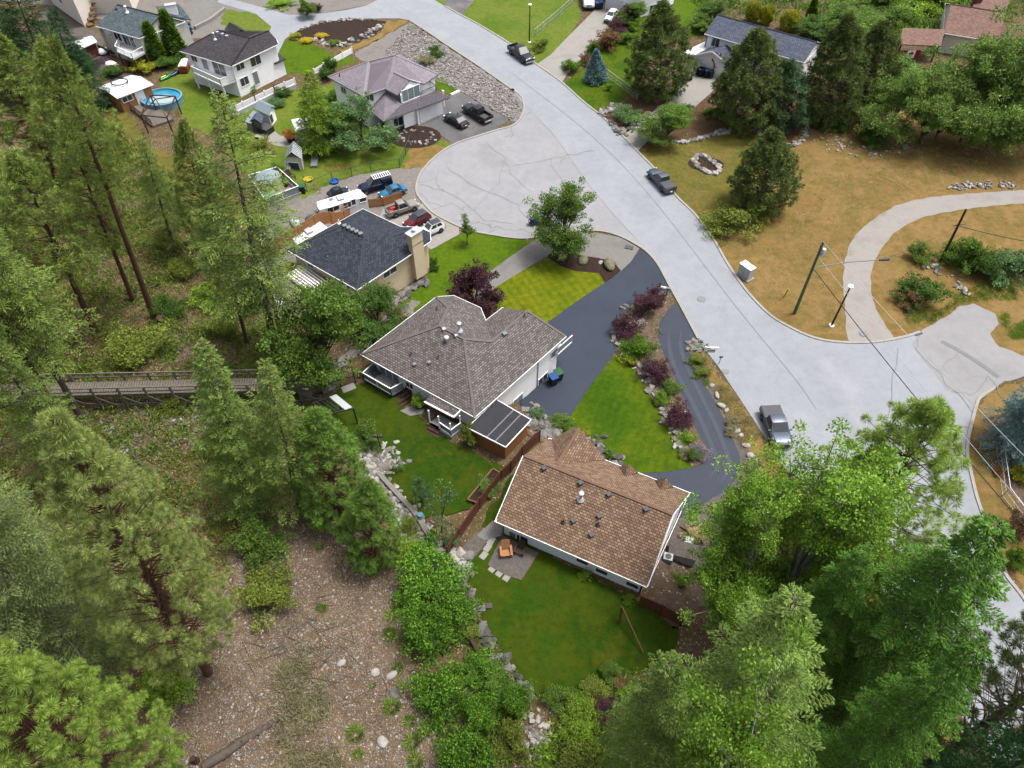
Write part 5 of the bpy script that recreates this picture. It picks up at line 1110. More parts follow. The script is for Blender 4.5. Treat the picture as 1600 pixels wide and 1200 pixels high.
def car(name, label, cat, style, col, rear, front, width=None, group=None, bed=None, rack=False, roofmat=None, z=0.):
    """rear and front: picture points of its two ends on the ground"""
    a, b = at(*rear), at(*front); L = (b - a).length; mid = (a + b) / 2; L0 = {'pickup': 5.8, 'suv': 4.7, 'sedan': 4.8, 'van': 5.6}[style]
    k = L / L0
    o = thing(name, label, cat, mid + Vector((0, 0, .1 + z if abs(mid.z) < .1 else .04)), group); o.rotation_euler = (0, 0, math.atan2(b.y - a.y, b.x - a.x)); ky = min(k, 1.18); o.scale = (k, ky if width is None else width, min(max(k, .95), 1.15))
    pm = col; B = MB(); W_ = .98; gl = MAT['glass_car']
    def quad(nm, pts, mat=gl, parent=o):
        m = MB(); n = len(pts); P = [Vector(p) for p in pts]; nn = (P[1] - P[0]).cross(P[2] - P[0]).normalized() * .012
        cen = sum(P, Vector()) / n
        if nn.dot(cen - Vector((0, 0, .9))) < 0: nn = -nn
        m.add([p + nn for p in P] + [p - nn for p in P], [tuple(range(n)), tuple(range(2 * n - 1, n - 1, -1))] + [(i, (i + 1) % n, n + (i + 1) % n, n + i) for i in range(n)])
        return m.build(nm, mat, parent, local=True)
    if style == 'pickup':
        loft(B, [(-.98, W_, W_ * .97, .48, 1.12, .06), (1.15, W_, W_ * .97, .46, 1.12, .08), (1.3, W_, W_ * .95, .46, 1.16, .12), (2.3, W_, W_ * .9, .48, 1.13, .16), (2.78, W_ * .97, W_ * .84, .5, 1.02, .16), (2.9, W_ * .9, W_ * .78, .55, .92, .12)])
        cab = [(-.98, .86, .74, 1.1, 1.82), (-.75, .9, .76, 1.1, 1.88), (.25, .9, .76, 1.1, 1.88), (1.25, .88, .74, 1.12, 1.16)]
        for y in (-.88, .88): B.box((-1.95, y, .82), (1.94, .16, .66))
        B.box((-2.86, 0, .82), (.1, 1.9, .66)); B.box((-1.9, 0, .6), (1.9, 1.72, .16))
        roof_z, cx0, cx1, wx = 1.86, -.9, .3, 1.22; belt = 1.12
    elif style == 'van':
        loft(B, [(-2.8, .95, .88, .45, 2.25, .12), (1.3, .96, .9, .45, 2.28, .14), (1.9, .96, .86, .45, 1.35, .1), (2.6, .92, .8, .5, 1.1, .12), (2.75, .85, .75, .55, .9, .1)]); cab = None; belt = 1.3
    else:
        s = style == 'suv'; h = 1.12 if s else .98; hr = 1.68 if s else 1.42
        x0 = -2.35; x1 = 2.35
        if s: loft(B, [(x0, W_ * .86, W_ * .8, .5, .95, .1), (x0 + .12, W_ * .93, W_ * .88, .42, h, .1), (-1.2, W_ * .96, W_ * .92, .38, h + .03, .1), (.6, W_ * .95, W_ * .92, .36, h, .1), (1.1, W_ * .95, W_ * .9, .38, h - .02, .14), (1.9, W_ * .93, W_ * .84, .4, h - .1, .16), (2.25, W_ * .88, W_ * .76, .42, .85, .14), (x1, W_ * .75, W_ * .66, .48, .72, .08)])
        else: loft(B, [(x0, W_ * .84, W_ * .76, .45, .85, .1), (x0 + .15, W_ * .92, W_ * .84, .38, h, .1), (-1.5, W_ * .95, W_ * .88, .34, h + .02, .1), (.8, W_ * .95, W_ * .9, .32, h - .04, .12), (1.6, W_ * .93, W_ * .84, .34, h - .1, .16), (2.2, W_ * .86, W_ * .74, .38, .74, .14), (x1, W_ * .74, W_ * .66, .42, .62, .08)])
        belt = h; roof_z = hr; cx0, cx1 = (-1.75, .15) if s else (-.95, .1); wx = .98 if s else .95
    B.build('body', pm, o, smooth=35, local=True)
    rm = roofmat or pm
    if style != 'van':
        r0, r1 = cx0, cx1; rx0 = {'pickup': -1.0, 'suv': -2.2, 'sedan': -1.75}[style]; yb, yt = .88, .70
        cb = MB(); vs = [(rx0, -yb, belt - .02), (wx, -yb, belt - .02), (wx, yb, belt - .02), (rx0, yb, belt - .02), (r0, -yt, roof_z), (r1, -yt, roof_z), (r1, yt, roof_z), (r0, yt, roof_z)]
        cb.add(vs, [(0, 1, 5, 4), (1, 2, 6, 5), (2, 3, 7, 6), (3, 0, 4, 7)]); cb.build('cabin', pm, o, local=True)
        rb = MB(); xm = (r0 + r1) / 2; rb.add([(r0, -yt, roof_z), (r1, -yt, roof_z), (r1, yt, roof_z), (r0, yt, roof_z), (r0 + .15, -yt * .8, roof_z + .06), (r1 - .15, -yt * .8, roof_z + .06), (r1 - .15, yt * .8, roof_z + .06), (r0 + .15, yt * .8, roof_z + .06)], [(0, 1, 5, 4), (1, 2, 6, 5), (2, 3, 7, 6), (3, 0, 4, 7), (4, 5, 6, 7)]); rb.build('roof', rm, o, smooth=40, local=True)
        def lerp(p, q, t): return Vector(p) * (1 - t) + Vector(q) * t
        def pane(nm, a_, b_, c_, d_, m0=.1, m1=.1, lo=.1, hi=.12):
            l0, l1 = lerp(a_, b_, m0), lerp(a_, b_, 1 - m1); u0, u1 = lerp(d_, c_, m0), lerp(d_, c_, 1 - m1)
            quad(nm, [lerp(l0, u0, lo), lerp(l1, u1, lo), lerp(l1, u1, 1 - hi), lerp(l0, u0, 1 - hi)])
        pane('windshield', vs[1], vs[2], vs[6], vs[5], .06, .06, .04, .06); pane('rear_window', vs[3], vs[0], vs[4], vs[7], .08, .08, .12, .12)
        for sgn, (A_, B_, C_, D_) in ((-1, (vs[0], vs[1], vs[5], vs[4])), (1, (vs[3], vs[2], vs[6], vs[7]))):
            pane('side_window', A_, B_, C_, D_, .5, .1, .1, .14); pane('side_window', A_, B_, C_, D_, .1, .54, .1, .14)
        if style == 'pickup' and bed != 'cover':
            MB().box((-1.9, 0, .70), (1.78, 1.56, .04)).build('bed_floor', MAT['dark'], o, local=True)
        if bed == 'cover': MB().box((-1.92, 0, 1.17), (1.86, 1.84, .06)).build('bed_cover', MAT['dark'], o, local=True)
        if bed == 'canopy':
            m = MB(); loft(m, [(-2.88, .9, .78, 1.15, 1.78, .1), (-1.02, .9, .78, 1.15, 1.84, .1)]); m.build('canopy', pm, o, smooth=35, local=True)
            for y in (-.9, .9): quad('canopy_window', [(-2.6, y, 1.28), (-1.25, y, 1.28), (-1.3, y * .93, 1.66), (-2.55, y * .93, 1.66)])
        if bed == 'load': MB().box((-1.6, .3, .9), (.9, .5, .4)).box((-2.2, -.3, .85), (.7, .6, .3)).build('load', MAT['red_lamp'], o, local=True)
        for y in (-1.02, 1.02): MB().box((wx - .25, y, belt + .12), (.16, .2, .16)).build('mirror', pm, o, local=True)
    else:
        quad('windshield', [(1.36, -.82, 2.1), (1.36, .82, 2.1), (1.86, .8, 1.42), (1.86, -.8, 1.42)])
        for y in (-.97, .97): quad('side_window', [(.5, y, 1.4), (1.45, y, 1.4), (1.25, y * .96, 2.0), (.5, y * .96, 2.0)]); quad('side_window', [(-2.2, y, 1.45), (-.4, y, 1.45), (-.4, y * .96, 2.0), (-2.2, y * .96, 2.0)])
    if rack:
        m = MB()
        for y in (-.62, .62): m.bar((-2.8, y, 2.05), (.3, y, 2.05), .06)
        for i in range(9): m.bar((-2.75 + .37 * i, -.7, 2.07), (-2.75 + .37 * i, .7, 2.07), .1, .05)
        for x in (-2.6, -1.2, .1):
            for y in (-.62, .62): m.bar((x, y, 1.75), (x, y, 2.05), .05)
        m.build('roof_rack', MAT['white'], o, local=True)
    wb = {'pickup': (-1.72, 1.85), 'suv': (-1.38, 1.38), 'sedan': (-1.4, 1.42), 'van': (-1.7, 1.75)}[style]; r = {'pickup': .41, 'suv': .37, 'sedan': .34, 'van': .38}[style]
    ar = MB()
    for x in wb:
        for y in (-1, 1): ar.tube([(x, y * .93, r), (x, y * (W_ + .012), r)], r * 1.18, 18)
    ar.build('wheel_arch', MAT['black'], o, local=True)
    for x in wb:
        for y in (-.88, .88): wheel(o, x, y, r)
    xe = {'pickup': 2.9, 'suv': 2.33, 'sedan': 2.33, 'van': 2.74}[style]; xr = {'pickup': -2.92, 'suv': -2.35, 'sedan': -2.35, 'van': -2.81}[style]; zl = {'pickup': .88, 'suv': .8, 'sedan': .68, 'van': .85}[style]
    for y in (-.66, .66):
        MB().box((xe - .1, y, zl), (.2, .32, .16)).build('headlight', MAT['lamp_clear'], o, local=True); MB().box((xr + .02, y * 1.18, zl + .08), (.1, .2, .3 if style != 'sedan' else .16)).build('taillight', MAT['red_lamp'], o, local=True)
    MB().box((xe - .02, 0, zl - .02), (.1, .86, .2)).build('grille', MAT['dark'], o, local=True)
    bm = MAT['chrome'] if style == 'pickup' and bed != 'cover' else MAT['dark']
    MB().box((xe - .02, 0, .5), (.16, 1.7, .18)).build('front_bumper', bm, o, local=True); MB().box((xr - .02, 0, .52), (.16, 1.74, .18)).build('rear_bumper', bm, o, local=True)
    MB().box((xr - .11, 0, .58), (.03, .4, .14)).build('number_plate', MAT['white'], o, local=True)
    return o
P_ = {k: paint(k + '_paint', c, m, r) for k, c, m, r in (('black_car', (.006, .007, .01, 1), .1, .3), ('grey_blue', C(126, 142, 160), .5, .35), ('grey_truck', C(122, 134, 154), .5, .35), ('navy', C(40, 52, 92), .3, .3), ('cyan', C(60, 160, 214), .2, .35), ('silver', C(206, 200, 190), .3, .35), ('red', C(150, 34, 54), .3, .3), ('white_car', (.577, .585, .592, 1), .05, .3), ('blue', C(60, 96, 150), .3, .3), ('champagne', C(170, 158, 140), .4, .35), ('dark_car', C(66, 72, 88), .3, .3))}
car('pickup', 'black pickup parked at the kerb beside the far concrete drive', 'pickup truck', 'pickup', P_['black_car'], (800, 80), (829, 102))
car('pickup', 'black pickup with open bed on the mauve-roofed house driveway', 'pickup truck', 'pickup', P_['black_car'], (764, 194), (728, 172))
car('sedan', 'black sedan parked between the black pickup and the garage door', 'car', 'sedan', P_['black_car'], (728, 202), (698, 185))
car('pickup', 'blue-grey pickup with covered bed parked on the dry field side of the road', 'pickup truck', 'pickup', P_['grey_blue'], (1047, 305), (1017, 273), bed='cover')
car('pickup', 'grey pickup with black bed cover parked along the lower verge', 'pickup truck', 'pickup', P_['grey_truck'], (1199, 644), (1221, 704), bed='cover', width=1.1)
car('pickup', 'navy work pickup with canopy and white roof rack by the cul-de-sac', 'pickup truck', 'pickup', P_['navy'], (612, 289), (562, 303), bed='canopy', rack=True)
car('sports_car', 'bright cyan car squeezed between the navy pickup and the cedar fence', 'car', 'sedan', P_['cyan'], (634, 299), (594, 312))
car('pickup', 'silver pickup with tools in its open bed beside the beige house', 'pickup truck', 'pickup', P_['silver'], (606, 340), (653, 324), bed='load')
car('estate_car', 'red estate car with dark roof between silver pickup and white car', 'car', 'suv', P_['red'], (670, 342), (634, 360), roofmat=MAT['glass_car'])
car('estate_car', 'white car with dark glass roof nearest the front lawn', 'car', 'suv', P_['white_car'], (692, 357), (657, 373), roofmat=MAT['glass_car'])
car('hatchback', 'small blue car half hidden behind the maple by the cul-de-sac kerb', 'car', 'suv', P_['blue'], (848, 350), (826, 352))
car('hatchback', 'white and blue car at the top of the concrete drive beside purple bushes', 'car', 'suv', P_['white_car'], (960, 26), (948, 38))
car('estate_car', 'champagne car under the metal carport beside the dark pine', 'car', 'suv', P_['champagne'], (1076, 112), (1070, 127), width=1.1)
car('sedan', 'dark car mostly hidden behind the white travel trailer', 'car', 'sedan', P_['dark_car'], (514, 312), (546, 302))
car('camper_van', 'white camper van beside the bins at the top edge', 'van', 'van', P_['white_car'], (917, -8), (920, 18))
def trailer(label, corners, h, name='travel_trailer', z0=.5):
    P = [flat(x, y, h) for x, y in corners]; P = P if ccw(P) else P[::-1]; c = np.mean(P, 0); o = thing(name, label, 'trailer', (c[0], c[1], 0))
    q = [p[:2] for p in P]; m = MB(); q2 = offset_poly(q, -.12)
    n = 4; m.add([(*p, z0) for p in q] + [(*p, h - .15) for p in q] + [(*p, h) for p in q2], [(3, 2, 1, 0), (8, 9, 10, 11)] + [(i, (i + 1) % n, n + (i + 1) % n, n + i) for i in range(n)] + [(n + i, n + (i + 1) % n, 2 * n + (i + 1) % n, 2 * n + i) for i in range(n)])
    m.build('body', MAT['white_metal'], o)
    H = House(); H.o = o; H.wall = q; d = np.array(P[1] - P[0]); 
    for t in (.42, .58):
        a = P[0] * (1 - t) + P[1] * t; b = P[3] * (1 - t) + P[2] * t
        for u in (.02, .98): w = a * (1 - u) + b * u; MB().tube([(w[0] - .1 * d[1] / np.linalg.norm(d), w[1] + .1 * d[0] / np.linalg.norm(d), .36), (w[0] + .1 * d[1] / np.linalg.norm(d), w[1] - .1 * d[0] / np.linalg.norm(d), .36)], .36, 14).build('wheel', MAT['rubber'], o)
    rz = math.atan2(d[1], d[0]); MB().box((c[0], c[1], h + .12), (1.1, .8, .26), rz).build('roof_unit', MAT['lgrey'], o); w = P[0] * .7 + P[2] * .3; MB().box((w[0], w[1], h + .04), (.5, .5, .12), rz).build('roof_hatch', MAT['grey'], o)
    w = (P[1] + P[2]) / 2; MB().bar((w[0], w[1], .55), (w[0] + d[0] / np.linalg.norm(d) * 1.3, w[1] + d[1] / np.linalg.norm(d) * 1.3, .5), .14).build('tow_bar', MAT['dark'], o)
    return H
t1 = trailer('white travel trailer parked in the gravel lot behind the cedar fence', [(493, 315), (499, 327), (573, 305), (560, 294)], 3.0)
for x, y, w, h in ((521, 327, 1.6, .9), (543, 320, 1.1, .9), (552, 316, .6, .9), (567, 312, .9, .6), (499, 329, 1., 1.)): win(t1, x, y, w, h, frame='white', mull=1 if w > 1 else 0, fw=.05)
t2 = trailer('white flat-roofed trailer tucked between cedar fence and beige house', [(451, 368), (463, 381), (513, 355), (500, 345)], 2.9)
# jet skis and a covered boat on the grass by the pool
def jetski(label, p0, p1, col, seat):
    a, b = at(*p0), at(*p1); k = (b - a).length / 3.2; o = thing('jet_ski', label, 'jet ski', (a + b) / 2, 'jet skis by the pool', math.atan2(b.y - a.y, b.x - a.x)); o.scale = (k, k, k)
    m = MB(); loft(m, [(-1.6, .5, .45, .15, .55, .06), (-.2, .58, .5, .12, .62, .08), (.8, .5, .4, .15, .78, .1), (1.5, .12, .1, .35, .7, .04)]); m.build('hull', col, o, smooth=40, local=True)
    m = MB(); loft(m, [(-1.3, .26, .2, .55, .85, .06), (0, .26, .2, .6, .9, .06)]); m.build('seat', seat, o, smooth=40, local=True); MB().bar((.35, -.4, 1.05), (.35, .4, 1.05), .07).bar((.35, 0, .7), (.35, 0, 1.05), .1).build('handlebar', MAT['black'], o, local=True)
jetski('green and yellow jet ski on the grass beside the pool house', (251, 127), (270, 119), paint('green_hull', C(60, 170, 90)), paint('yellow_seat', C(214, 208, 50)))
jetski('dark blue jet ski between the green one and the covered boat', (264, 121), (283, 113), paint('blue_hull', C(40, 70, 130)), MAT['black'])
a = at(288, 116); b = at(294, 100); o = thing('boat', 'red covered boat with white cover edge below the balcony house', 'boat', (a + b) / 2, None, math.atan2(b.y - a.y, b.x - a.x)); k = (b - a).length / 4.5
o.scale = (k, k * .9, k); m = MB(); loft(m, [(-2.2, .95, 1., .3, 1.5, .1), (.5, .95, 1., .25, 1.55, .12), (1.6, .6, .7, .4, 1.5, .1), (2.3, .1, .12, .8, 1.4, .05)]); m.build('hull', paint('red_hull', C(196, 84, 62), .0, .6), o, smooth=40, local=True); m = MB(); loft(m, [(-2.1, .9, .4, 1.5, 1.8, .1), (1.2, .7, .3, 1.5, 1.75, .1)]); m.build('cover', MAT['white'], o, smooth=40, local=True)
# ---------------------------------------------------------------- street furniture
Z = Vector((0, 0, 1))
def along(px, py, y_top):      # upright at a picture point reaching a picture row
    b = at(px, py); return b, height_for(b, y_top)
def lamp_post(label, base, ytop):
    b, h = along(*base, ytop); o = thing('street_lamp', label, 'street lamp', b, 'street lamps with round tops')
    MB().lathe([(.3, -.1), (.3, .1), (.2, .15)], 12, b).build('base', MAT['white'], o, smooth=40)
    MB().tube([b + Z * .1, b + Z * (h - .3)], [.13, .085], 10).build('pole', MAT['black'], o, smooth=40)
    MB().lathe([(.12, h - .35), (.2, h - .3), (.27, h - .22), (.33, h - .1), (.26, h), (.1, h + .05)], 16, b).build('lantern', MAT['white'], o, smooth=50)
lamp_post('black street lamp with white round head beside the gravel track', (1299, 509), 446)
lamp_post('black street lamp with pale head on the far lawn by the wire fence', (827, 66), 6)
b, h = along(1241, 490, 378); d_ = Vector(flat(1285, 378, b.z + h)) - (b + Z * h); top1 = b + Z * h + d_ * .55
o = thing('utility_pole', 'green utility pole with long lamp arm reaching over the gravel track', 'utility pole', b)
MB().tube([b - Z * .3, top1], [.2, .13], 12).build('pole', plain('green_treated_timber', C(116, 146, 108), .85, .2, 3), o, smooth=40)
def on_up(px, py, p):           # the height above the ground place p that shows at this picture point -> world point with given height guess
    return Vector(flat(px, py, p))
arm0 = b + (top1 - b) * .66; arm1 = on_up(1376, 406, arm0.z + .9)
MB().tube([arm0, arm0 * .5 + arm1 * .5 + Z * .25, arm1], [.07, .06, .05], 8).build('lamp_arm', MAT['grey'], o, smooth=40)
m = MB(); dv = (arm1 - arm0).normalized(); m.tube([arm1 - dv * .2, arm1 + dv * .25, arm1 + dv * .9, arm1 + dv * 1.0], [.1, .2, .2, .06], 10); m.build('lamp_head', MAT['dark'], o, smooth=40)
MB().lathe([(.1, 0), (.26, .05), (.28, .8), (.2, .95), (.05, 1.0)], 12, b + (top1 - b) * .87 + Vector((.35, -.1, -.4))).build('transformer', MAT['galv'], o, smooth=40)
MB().bar(b + (top1 - b) * .97 + Vector((-.3, -.2, 0)), b + (top1 - b) * .97 + Vector((.5, .2, 0)), .1).build('cross_arm', MAT['timber'], o)
b2, h2 = along(1470, 408, 327); d2 = Vector(flat(1504, 327, b2.z + h2)) - (b2 + Z * h2); top2 = b2 + Z * h2 + d2 * .6
o = thing('utility_pole', 'brown wooden utility pole behind the bushes by the gravel track', 'utility pole', b2)
MB().tube([b2 - Z * .3, top2], [.18, .12], 12).build('pole', MAT['dark_timber'], o, smooth=40); m = MB(); q = b2 + (top2 - b2) * .7
m.bar(q + Vector((-.6, 0, 0)), q + Vector((.9, .2, .1)), .12); m.build('cross_arm', MAT['old_wood'], o)
def cable(name, label, a, c, sag=.6, r=.02, mat='black', cat='power line', group=None):
    a = Vector(a); c = Vector(c); n = 18; pts = [a + (c - a) * i / n - Z * sag * 4 * (i / n) * (1 - i / n) for i in range(n + 1)]
    return tag(MB().tube(pts, r, 5).build(name, MAT[mat]), label, cat, group)
cable('power_line', 'thick black cable from the lamp arm of the green pole across the junction', arm0, on_up(1700, 935, 8.5), .5, .045)
cable('power_line', 'pale wire from the top of the green pole across the junction', top1, on_up(1700, 812, 10), .4, .026, 'lgrey')
cable('power_line', 'pale wire just below the topmost wire of the green pole', b + (top1 - b) * .82, on_up(1700, 905, 9.2), .4, .022, 'lgrey')
cable('power_line', 'black cable running right from the brown utility pole', q, on_up(1720, 392, 7.5), .5, .04)
cable('power_line', 'thin black cable between green pole lamp and brown pole', arm1, q, .5, .022)
for x0, y0, x1, y1, l in ((1432, 415, 1449, 395, 'yellow guy wire sleeve beside the bush at the brown pole'), (1226, 462, 1232, 452, 'yellow guy wire marker in the dry grass by the green pole')):
    p = at(x0, y0); tag(MB().tube([p, on_up(x1, y1, p.z + 1.8)], .07, 8).build('guy_guard', plain('yellow_plastic', C(222, 208, 40), .5)), l, 'guy guard')
def kiosk(label, px, py, w, d, h, rz):
    p = at(px, py); o = thing('utility_cabinet', label, 'utility cabinet', p, None, rz)
    MB().box((0, 0, .06), (w + .5, d + .4, .16)).build('plinth', MAT['concrete'], o, local=True); MB().box((0, 0, h / 2 + .14), (w, d, h)).build('body', MAT['lgrey'], o, local=True)
    MB().box((0, 0, h + .18), (w + .12, d + .12, .1)).build('lid', MAT['white'], o, local=True)
    for s in (-1, 1): m = MB(); m.box((s * w * .24, -d / 2 - .012, h / 2 + .16), (w * .44, .03, h * .86)); m.box((s * .06, -d / 2 - .04, h / 2 + .16), (.04, .05, .2)); m.build('door', MAT['lgrey'], o, local=True)
kiosk('pale grey utility cabinet on a concrete plinth by the kerb', 1163, 432, 1.7, .9, 1.6, -.95)
def disc(name, label, px, py, r, mat='dark', cat='manhole cover', sx=1, lift=.09):
    p = at(px, py); o = MB().lathe([(r, lift - .02), (r, lift + .01), (r * .94, lift + .018), (r * .5, lift + .014)], 20, p, sx=sx).build(name, MAT[mat]); return tag(o, label, cat, None)
disc('manhole_cover', 'round grey manhole cover on the road by the utility cabinet', 1096, 468, .55, 'grey'); disc('manhole_cover', 'manhole cover at the mouth of the gravel track', 1349, 522, .5, 'grey')
disc('manhole_cover', 'rusty manhole cover on the side road junction', 1479, 645, .6, 'brick'); disc('manhole_cover', 'small cover on the road by the sign post', 1134, 581, .4, 'grey')
p = at(983, 387); tag(MB().box(p + Z * .06, (1.1, .7, .1), -.3).build('drain_grate', MAT['dark']), 'dark square drain grate at the driveway corner', 'drain')
p = at(1433, 521); tag(MB().box(p + Z * .1, (1.0, .7, .1), .4).build('drain_grate', MAT['dark']), 'drain grate where the kerb ends at the side road', 'drain')
# sale sign on an L-shaped post
p = at(1097, 560); o = thing('sale_sign', 'white L-shaped sign post with small hanging panel at the curved driveway', 'sign', p)
t_ = on_up(1104, 541, p.z + 1.9); t_.z = p.z + 1.9; q = on_up(1119, 543, p.z + 1.9)
m = MB(); m.bar(p, p + Z * 1.95, .1); m.build('post', MAT['white'], o); e_ = p + Z * 1.85 + (q - p - Z * 1.85).normalized() * 1.5; MB().bar(p + Z * 1.85, e_, .09).build('arm', MAT['white'], o)
c_ = (p + Z * 1.85 + e_) / 2 - Z * .55; dv = (e_ - p - Z * 1.85).normalized(); MB().bar(c_ - dv * .45, c_ + dv * .45, .03, .55).build('panel', MAT['white'], o); MB().bar(c_ - dv * .44 + Z * .1, c_ + dv * .44 + Z * .1, .04, .14).bar(c_ - dv * .44 - Z * .16, c_ + dv * .44 - Z * .16, .04, .1).build('lettering_band', plain('sign_pink', C(190, 110, 140), .6), o)
p = at(1123, 569); tag(MB().tube([p, p + Z * 1.3], .04, 6).box(p + Z * 1.2, (.4, .05, .3)).build('marker_post', MAT['grey']), 'thin grey marker post at the road edge beyond the sign', 'marker post')
# mailboxes
for x, y, mt, l in ((1034, 461, 'white', 'white mailbox post beside the purple bush'), (1041, 462, 'grey', 'small blue-grey mailbox by the kerb')):
    p = at(x, y); o = thing('mailbox', l, 'mailbox', p); MB().bar(p, p + Z * 1.1, .14).build('post', MAT[mt], o); m = MB(); m.tube([p + Z * 1.2 + Vector((-.3, .1, 0)), p + Z * 1.2 + Vector((.3, -.1, 0))], .19, 10); m.build('box', MAT[mt], o, smooth=40)
def bin_(label, px, py, mat, lid, rz=.5, s=1., group=None):
    p = at(px, py); o = thing('wheelie_bin', label, 'bin', p, group, rz); o.scale = (s, s, s); m = MB()
    vs = [(-.25, -.28, .08), (.25, -.28, .08), (.25, .28, .08), (-.25, .28, .08), (-.32, -.36, 1.0), (.32, -.36, 1.0), (.32, .36, 1.0), (-.32, .36, 1.0)]
    m.add(vs, [(3, 2, 1, 0), (4, 5, 6, 7), (0, 1, 5, 4), (1, 2, 6, 5), (2, 3, 7, 6), (3, 0, 4, 7)]); m.build('body', mat, o, local=True)
    m = MB(); m.box((0, 0, 1.05), (.68, .8, .1)); m.bar((-.3, .42, 1.0), (.3, .42, 1.0), .06); m.build('lid', lid, o, local=True)
    for y in (-.3, .3): MB().tube([(y - .04, .34, .12), (y + .04, .34, .12)], .12, 10).build('wheel', MAT['rubber'], o, local=True)
BLUE = plain('blue_plastic', C(40, 104, 190), .5); GREEN = plain('green_plastic', C(58, 120, 78), .5); BIN = plain('navy_plastic', C(44, 52, 70), .5); TEAL = plain('hose_green', C(24, 140, 100), .5)
bin_('blue-lidded bin against the driveway wall of the grey-roofed house', 864, 600, BIN, BLUE, .5, 1.25); bin_('green-lidded bin behind the blue-lidded one on the black driveway', 872, 593, BIN, GREEN, .5, 1.25)
bin_('green-lidded bin, left of the row at the slate-blue-roofed garage', 1092, 119, BIN, GREEN, .3, 1.3); bin_('second green-lidded bin of the row at the slate-blue-roofed garage', 1096, 119, BIN, GREEN, .3, 1.3); bin_('blue-lidded bin of the row at the slate-blue-roofed garage', 1102, 121, BIN, BLUE, .3, 1.3); bin_('black bin at the right end of the row at the garage', 1109, 122, MAT['black'], MAT['black'], .3, 1.2)
bin_('dark bin with blue lid by the slate-roofed house wall', 298, 54, BIN, BLUE, .2, 1.3); bin_('black bin behind the blue-lidded one by the slate-roofed house', 297, 48, MAT['black'], MAT['black'], .2, 1.3); bin_('dark bin with pale green lid by the deck house fence', 474, 302, BIN, GREEN, .2, 1.2)
bin_('blue-lidded bin beside the camper van', 933, 15, BIN, BLUE, .2, 1.3); bin_('second blue bin beside the camper van', 938, 14, BIN, BLUE, .2, 1.3)
p = at(823, 634); o = thing('hose_reel', 'bright green hose reel hung on the driveway wall', 'hose reel', p); i_, p_, d_, n_ = pick(B1, 823, 627); c_ = V(p_) + V(n_) * .14; m = MB(); m.tube([c_ - V(n_) * .1, c_ + V(n_) * .14], .42, 16); m.build('coil', TEAL, o); MB().tube([c_ + V(n_) * .12, c_ + V(n_) * .18], .12, 10).build('hub', MAT['dark'], o)
# ---------------------------------------------------------------- fences
def board_fence(label, pts, h, mat, w=.06, name='fence', cat='fence', post=2.4, group=None, raise_=0., top=None, bot=None):
    P = [at(*p) for p in pts]; o = thing(name, label, cat, P[0], group); m = MB(); ps = []
    for a, b in zip(P[:-1], P[1:]):
        n = max(1, int((b - a).length / .16)); d = (b - a)
        for k in range(n):
            p = a + d * ((k + .5) / n); z = float(gz(p.x, p.y)); m.box((p.x, p.y, z + h / 2), (d.length / n * .93, w * .5, h + RNG.uniform(-.02, .02)), math.atan2(d.y, d.x))
        for zz in (.3, h - .25): m.bar(a + Z * zz, b + Z * zz, w * 1.2, .1)
        k = max(1, round((b - a).length / post)); ps += [a + d * (i / k) for i in range(k)]
    m.build('boards', MAT[mat], o)
    for p in ps + [P[-1]]: q = Vector((p.x, p.y, float(gz(p.x, p.y)))); MB().bar(q - Z * .2, q + Z * (h + .08), .13).build('post', MAT[mat], o)
    return o
board_fence('tall brown board fence between the cabin lawn and the tan-roofed house', [(700, 870), (718, 842), (750, 795), (783, 752), (798, 738), (815, 716), (843, 690)], 1.9, 'fence_brown')
board_fence('dark brown board fence from the tan-roofed house corner to the birches', [(998, 946), (1030, 960), (1062, 978)], 1.9, 'fence_brown')
board_fence('cedar board fence between the two white trailers', [(432, 395), (470, 372), (520, 350), (575, 322)], 1.9, 'fence_orange'); board_fence('short cedar board fence between cyan car and silver pickup', [(577, 325), (600, 322), (628, 312)], 1.4, 'fence_orange'); board_fence('short cedar gate panel behind the bush at the grey-roofed house', [(560, 533), (584, 519)], 1.7, 'fence_orange')
def wire_fence(label, pts, h, mat='dark', post=3., name='wire_fence', group=None, mesh=True):
    P = [at(*p) for p in pts]; o = thing(name, label, 'fence', P[0], group); w = MB(); ps = []
    for a, b in zip(P[:-1], P[1:]):
        d = b - a; k = max(1, round(d.length / post)); ps += [a + d * (i / k) for i in range(k)]
        w.bar(a + Z * h, b + Z * h, .05)
        if mesh:
            n = int(d.length / .5)
            for i in range(n): p, q = a + d * (i / n), a + d * ((i + 1) / n); w.bar(p + Z * .05, q + Z * h, .013); w.bar(q + Z * .05, p + Z * h, .013)
            for zz in (.1, h * .5): w.bar(a + Z * zz, b + Z * zz, .02)
    w.build('mesh', MAT[mat], o)
    for p in ps + [P[-1]]: MB().tube([p - Z * .2, p + Z * (h + .05)], .05, 6).build('post', MAT[mat], o)
wire_fence('black chain link fence between the mauve-roofed house lawn and the gravel lot', [(480, 300), (520, 284), (580, 268), (625, 262), (643, 225)], 1.5, 'dark')
wire_fence('galvanised chain link fence along the far lawn by the street lamp', [(836, 58), (865, 34), (900, 2)], 1.5, 'galv'); wire_fence('pale wire fence running from the blue spruce to the driveway', [(945, 118), (975, 140), (995, 156)], 1.3, 'galv')
wire_fence('galvanised wire fence around the flower garden on the right edge', [(1554, 660), (1558, 715), (1566, 775), (1600, 820)], 1.5, 'galv')
wire_fence('tall dark post and wire fence on the wooded slope by the pool', [(158, 190), (190, 215), (215, 238), (248, 262)], 2.4, 'dark', mesh=False)
